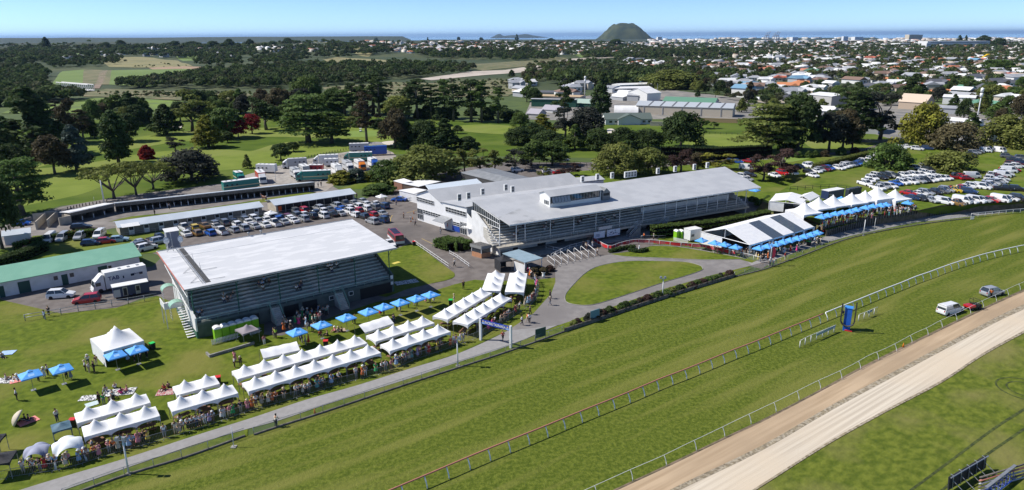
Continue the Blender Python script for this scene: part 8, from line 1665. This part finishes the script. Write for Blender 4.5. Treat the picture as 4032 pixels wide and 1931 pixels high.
def person(p, ang, pk, where, top=None, bot=None, dress=None, hat=None, group=None, s=None):
    global PN; PN += 1; r = PR_; M_ = pmesh(pk)
    if top is None and dress is None:
        if r.random() < .42: dress = r.choice(DRS)
        else: top = r.choice(TOPS)
    bot = bot or r.choice(BOTS); hat = hat if hat is not None else (r.choice(['white', 'beige', 'black', '']) if r.random() < .38 else '')
    verb = dict(standing='standing', armsup='standing', leaning='leaning', walking='walking', seated='sitting', ground='sitting')[pk]
    c1 = f'a {dress} dress' if dress else f'{top} top and {bot} trousers'; h1 = (' and ' if dress else ', ') + hat + ' hat' if hat else ''
    for c_, h_ in ((c1, h1),(c1, ''),(c1.split(' and ')[0], '')):
        lab = f'person in {c_}{h_}, {verb} {where}'
        if len(lab.split()) <= 16: break
    t = thing('person', p, ang - math.pi / 2, lab, 'person', group or 'people ' + where); q = s or r.uniform(.96,1.1); t.scale = (q, q, q)
    def ch(k, m, nm=None): o = bpy.data.objects.new(nm or k, M_[k]); COL.objects.link(o); o.parent = t; setmat(o, 0, m); return o
    ch('body', r.choice(SKIN_[:2] + SKIN_)); ch('shirt', CL[dress or top], 'bodice' if dress else 'shirt')
    if dress: ch('skirt', CL[dress])
    else: ch('trousers', CL[bot])
    ch('hair', r.choice(HAIR)); (ch('hat', CL[hat]) if hat else None); return t
LW_ = .05
def spot(px, py, z=LW_): return G(px, py, z)
ZN = [(0,330, 'at the barrier by the arched shelters'),(330,690, 'at the barrier before the nearest tents'),(690,960, 'at the barrier before the second tent group'),(960,1240, 'at the barrier, left half of the longest tents'),(1240,1530, 'at the barrier, right half of the longest tents'),(1530,1830, 'at the barrier before the fourth tent group'),(1905,2400, 'at the curved barrier by the arch')]
LB = resample(BAR, .5); IN = offs(LB, .42)
k = 0
while k < len(IN) and PN < 120:
    p = IN[k]; x = proj(p)[0]; w = next((z[2] for z in ZN if z[0] <= x < z[1]), None)
    if w and x > 60 and PR_.random() < .8:
        d = (LB[min(k + 1, len(LB) - 1)] - LB[max(k - 1,0)]); a = math.atan2(d.y, d.x) - math.pi / 2
        person(Vector((p.x, p.y, LW_)) + Vector((PR_.uniform(-.1,.1), PR_.uniform(-.05,.35),0)), a + PR_.uniform(-.4,.4), PR_.choice(['leaning', 'leaning', 'leaning', 'standing', 'armsup']), w)
    k += 1 if PR_.random() < .8 else 2
for i, (x, y, a, tl) in enumerate(TABLES):
    if i > 9: break
    a2 = a + (math.pi / 2 if i % 3 == 0 else 0); s = 1 if i % 2 else -1; u = PR_.uniform(-.5,.5)
    person(Vector((x + math.cos(a2) * u - math.sin(a2) * s * .72, y + math.sin(a2) * u + math.cos(a2) * s * .72,.0)), a2 - s * math.pi / 2, 'seated', 'at a table under the white tents', hat='')
FW = dict(t='top', d='dress')
def ppl(spec, where, pk='standing', ang=None):
    for q in spec.split():
        f = q.split(','); kw = {}; 
        if len(f) > 2: kw = dict(dress=f[3].replace('_', ' ')) if f[2] == 'd' else dict(top=f[3].replace('_', ' '), bot=f[4] if len(f) > 4 else None)
        person(spot(float(f[0]), float(f[1])), ang if ang is not None else PR_.uniform(0,6.28), f[5] if len(f) > 5 else pk, where, **kw)
ppl('1590,862,t,black,black 1618,874,t,white,grey 1636,890,t,navy,black,walking', 'near the cones beside the white wing'); ppl('1561,811,t,grey,navy,walking 1519,793,t,lime,navy 1405,781,t,black,black', 'by the gate near the blue car'); ppl('1735,923,t,grey,grey 1762,907,t,pink,white', 'by the wing door'); ppl('1790,1052,t,white,black,walking', 'on the road above the lawn')
ppl('1825,1140,t,black,black 1788,1191,t,beige,white 1551,1274,t,navy,navy', 'alone on the lawn behind the tent rows'); ppl('1087,1333,t,lime,black 1079,1329,t,brown,beige 1042,1359,t,pink,white', 'right of the grey gazebo'); ppl('1980,1343,t,red,black,walking', 'under the banner arch'); ppl('2055,1282,t,white,black,walking 2085,1274,t,white,black 2077,1270,t,orange,beige 2087,1240,t,black,black', 'walking on the path near the arch', 'walking'); ppl('2166,1177,t,black,black,walking 2166,1203,t,black,grey,walking', 'on the yard path beside the oval lawn')
ppl('1087,1682,t,cream,black,leaning', 'at the gap in the track fence'); ppl('178,1260,t,pale_blue,grey 194,1244,t,black,black', 'at the corner of the wire fence'); ppl('338,1464,t,white,black 352,1469,t,white,beige 372,1467,t,black,black 381,1440,t,brown,beige 349,1439,t,white,navy', 'left of the large single tent'); ppl('505,1423,d,pale_blue 532,1422,t,white,black 556,1419,t,white,black 580,1408,t,green,black 492,1405,t,white,beige', 'under the umbrellas of the large single tent')
ppl('153,1503,t,navy,black 190,1480,t,white,black 176,1488,d,white 265,1496,t,black,black 281,1494,d,grey', 'beside the two lone blue umbrellas'); ppl('68,1578,t,white,black 227,1662,t,white,navy', 'on the open lawn at the left'); ppl('417,1541,t,cream,grey 454,1530,t,white,black 479,1551,d,hot_pink 502,1541,d,pink 430,1590,d,beige 440,1572,t,grey,grey', 'on the large picnic rug', 'ground'); ppl('393,1592,t,black,black 411,1595,t,green,grey 448,1581,t,white,black', 'standing at the big picnic group'); ppl('648,1535,t,red,brown 664,1527,d,brown', 'on the red rug', 'ground')
ppl('22,1496,d,white 54,1496,t,white,beige 68,1496,t,white,white 8,1408,t,cream,navy 100,1655,t,black,black 112,1658,t,black,navy', 'on rugs at the left edge', 'ground'); ppl('925,1448,t,white,black 949,1444,t,black,black 926,1425,d,pink', 'behind the left end of the longest tents'); ppl('1190,1352,t,brown,grey 1204,1361,t,grey,grey 1216,1354,d,red 1183,1345,t,white,black', 'under the first blue umbrella of the line'); ppl('1262,1320,t,red,black 1290,1322,t,black,black 1320,1306,d,pink 1333,1308,d,cream 1347,1308,d,black', 'on the ground between the first two umbrellas', 'ground')
ppl('1211,1306,t,white,beige,walking 1232,1310,t,white,black 1240,1302,t,white,navy 1398,1279,t,yellow,black 1390,1275,t,black,black', 'beside the blue umbrella line'); ppl('1498,1242,d,red 1512,1240,t,white,black 1563,1225,t,brown,black 1575,1227,d,beige 1608,1213,t,black,black 1630,1205,t,white,beige 1642,1205,t,white,black 1677,1191,d,pink 1693,1194,t,navy,black 1708,1190,d,cream', 'under the right umbrellas of the line')
def inpoly(poly, n, where, pk=('standing', 'armsup'), z=LW_, sep=.45):
    xs = [p[0] for p in poly]; ys = [p[1] for p in poly]; got = []
    for _ in range(3000):
        if len(got) >= n: break
        x, y = PR_.uniform(min(xs), max(xs)), PR_.uniform(min(ys), max(ys)); p = G(x, y, z)
        if pip(x, y, poly) and all((p - g).length > sep for g in got): got.append(p); person(p, PR_.uniform(0,6.28), PR_.choice(pk), where)
inpoly([(1104,1304),(1120,1272),(1190,1248),(1290,1230),(1300,1252),(1230,1290),(1130,1312)], 32, 'in the crowd at the small grandstand steps')
def seatp(Sf, a, row, n0, rd_, z0, rh_, where): n = n0 + row * rd_ + .5; w = Sf.w(a, n, z0 + row * rh_ - .08); person(w, Sf.ang - math.pi / 2, 'seated', where, hat='', top=PR_.choice(['white', 'white', 'white', 'pale blue', 'grey', 'cream', 'black', 'navy']))
for a, rw in ((.8,1),(1.3,1),(5.2,3),(5.8,3),(6.4,3),(7., 4),(5.5,4),(11.6,5),(12.2,5),(12.8,6),(13.4,5),(12.0,4),(17.2,2),(17.8,2),(18.4,3),(24.5,6),(25.1,6),(25.7,7),(26.2,6),(24.8,5),(29.5,7)): seatp(S1, a, rw, N0, RD, Z0, RH, 'on the green benches of the small grandstand')
for a, rw in ((3.2,1),(3.8,1),(4.5,2),(5.1,3),(7., 4),(7.6,4),(11.5,2),(12.1,2),(12.7,3),(13.3,2),(14.6,3),(20.9,2),(21.5,2),(22.4,3),(25,4),(28,1),(28.6,2),(29.2,1),(31.5,2)): seatp(S2, a, rw, r0, rd, zb0, rh, 'on the benches of the main grandstand')
inpoly([(2962,1046),(3236,962),(3250,938),(3100,976),(2970,1014)], 28, 'in front of the big frame marquee'); inpoly([(2290,980),(2330,960),(2345,975),(2310,995)], 6, 'on the shaded concourse')
ppl('3031,1050,t,white,black 3044,1050,t,white,grey 3090,1026,t,red,cream', 'on the grass strip by the marquee light pole'); ppl('2352,1005,t,white,black 2535,945,t,orange,black 2573,948,t,white,black', 'at the mounting yard rails'); ppl('3900,1172,t,orange,black', 'beside the silver car on the turf')
# the more distant crowd on the terrace reads as one mass
def crowdmass(polys, n, z):
    src = PM['standing']; parts = []; rng = np.random.default_rng(4)
    for k, skinc in (('body', (.42,.25,.18)),('shirt', None),('trousers', None),('hair', (.05,.03,.02))):
        me = src[k]; v = np.empty(len(me.vertices) * 3, np.float32); me.vertices.foreach_get('co', v); f = [p.vertices[:] for p in me.polygons if len(p.vertices) == 4]; parts.append((v.reshape(-1,3), np.array(f), skinc, k))
    V = []; Fc = []; tn = []; o = 0; cols = [(.7,.7,.68)] * 4 + [(.02,.02,.02)] * 3 + [(.03,.04,.1),(.6,.2,.25),(.3,.45,.6),(.1,.3,.3),(.5,.04,.04)]
    for poly, m, zz_ in zip(polys, n, z):
        xs = [p[0] for p in poly]; ys = [p[1] for p in poly]; c = 0
        while c < m:
            x, y = PR_.uniform(min(xs), max(xs)), PR_.uniform(min(ys), max(ys))
            if not pip(x, y, poly): continue
            p = G(x, y, zz_); c += 1; a = PR_.uniform(0,6.28); cs, sn = math.cos(a), math.sin(a); tc = PR_.choice(cols); bc = PR_.choice(cols)
            for v, f, sc_, k in parts:
                w = np.stack([v[:, 0] * cs - v[:, 1] * sn + p.x, v[:, 0] * sn + v[:, 1] * cs + p.y, v[:, 2] + zz_], 1); V.append(w); Fc.append(f + o); o += len(w); tn.append(np.tile(np.array(sc_ or (tc if k == 'shirt' else bc)),(len(f),1)))
    ob = npmesh('crowd', np.concatenate(V), np.concatenate(Fc), M('crowd_cloth', (1,1,1), rough=.8, attr='tint'), tint=np.concatenate(tn), smooth=True); reg(ob, 'dense crowd on the upper terrace and inside the marquee', 'crowd'); ob['kind'] = 'stuff'
crowdmass([[(3236,898),(3228,878),(3350,850),(3480,826),(3580,814),(3612,836),(3500,852),(3360,872)], [(2800,1000),(2960,985),(3180,925),(3190,935),(2970,1010),(2900,1010)]], (120,55),(PZ, .08))
# a bay horse led beside the stables
hn = dict(b=((0,0,1.25),(.27,.3)), c=((.55,0,1.28),(.26,.3)), r=((-.5,0,1.3),(.27,.3)), n1=((.95,0,1.55),(.13,.19)), n2=((1.2,0,1.85),(.09,.13)), h=((1.32,0,1.92),(.1,.11)), m=((1.62,0,1.68),(.06,.065)), e1=((1.24,.07,2.06),.02), e2=((1.24,-.07,2.06),.02), t1=((-.78,0,1.35),.06), t2=((-.95,0,.8),.07))
he = [('b', 'c'),('b', 'r'),('c', 'n1'),('n1', 'n2'),('n2', 'h'),('h', 'm'),('h', 'e1'),('h', 'e2'),('r', 't1'),('t1', 't2')]
for s, a in ((1, 'L'),(-1, 'R')):
    hn['fa' + a] = ((.6, s * .17,.95),.11); hn['fk' + a] = ((.62, s * .16,.52),.055); hn['ff' + a] = ((.64, s * .16,.12),.04); hn['fh' + a] = ((.7, s * .16,.04),.055); hn['ha' + a] = ((-.52, s * .18,.95),.14); hn['hs' + a] = ((-.42, s * .17,.78),.09); hn['hk' + a] = ((-.72, s * .16,.55),.055); hn['hf' + a] = ((-.66, s * .16,.12),.04); hn['hh' + a] = ((-.6, s * .16,.04),.055)
    he += [('c', 'fa' + a),('fa' + a, 'fk' + a),('fk' + a, 'ff' + a),('ff' + a, 'fh' + a),('r', 'ha' + a),('ha' + a, 'hs' + a),('hs' + a, 'hk' + a),('hk' + a, 'hf' + a),('hf' + a, 'hh' + a)]
hm = skin('body', hn, he, M('bay_coat', (.16,.06,.03), rough=.5))
t = thing('horse', G(1042,792), R(150), 'brown horse being led on the grass strip between the stables', 'horse'); o = bpy.data.objects.new('body', hm); COL.objects.link(o); o.parent = t
mb = MB(); [mb.b2(.85 + k * .09,.95 + k * .09,-.02,.02,1.68 + k * .1,1.9 + k * .08) for k in range(4)]; mb.build('mane', HAIR[0], t)
ppl('1050,795,t,navy,black', 'beside the brown horse'); ppl('668,826,t,grey,black,walking 610,848,t,black,black 1253,738,t,white,black 1265,735,t,black,navy', 'beside the horse stalls'); ppl('1362,508,t,black,black 1381,510,t,black,black', 'on the golf green')
# ================================================================ air
mb = MB(); mb.b2(-170000,170000,-400,160000,-60,420)
hz_o = mb.build('haze', M('haze_air', (1,1,1))); hz_o['kind'] = 'stuff'; reg(hz_o, 'thin pale haze in the distant air', 'haze')
ht = MATS['haze_air'].node_tree; ht.nodes.remove(ht.nodes['Principled BSDF']); pv = ht.nodes.new('ShaderNodeVolumePrincipled'); pv.inputs['Density'].default_value = 1.7e-5; pv.inputs['Color'].default_value = (.42,.66,1,1); pv.inputs['Anisotropy'].default_value = .2
ht.links.new(pv.outputs[0], ht.nodes['Material Output'].inputs['Volume'])
# ================================================================ labels: what nothing else tells apart gets its place in the photo
ORDS = 'first second third fourth fifth sixth seventh eighth ninth tenth eleventh twelfth'.split()
from collections import defaultdict
D = defaultdict(list)
for o in REG: D[o['label']].append(o)
for lab, L in D.items():
    if len(L) < 2 or lab.startswith(('short dark bollards', 'short brown bollards', 'thin pale power')): continue
    far = min(ppm(o.location + Vector((0,0,0))) if o.location.y > 1 else 99 for o in L)
    L.sort(key=lambda o: proj(o.location)[0])
    if len(L) > 12 or (far < 3.2 and len(L) > 6): continue
    n = len(L); room = 16 - len(lab.split())
    for i, o in enumerate(L):
        s = ('the left one' if i == 0 else 'the right one') if n == 2 else ('leftmost' if i == 0 else 'rightmost' if i == n - 1 else f'{ORDS[i]} from left')
        if n == 2: s = 'leftmost' if i == 0 else 'rightmost'
        w = s.split()
        if room >= len(w): o['label'] = f'{lab}, {s}'
        else: o['label'] = f'{s} {" ".join(lab.split()[:16 - len(w)])}'
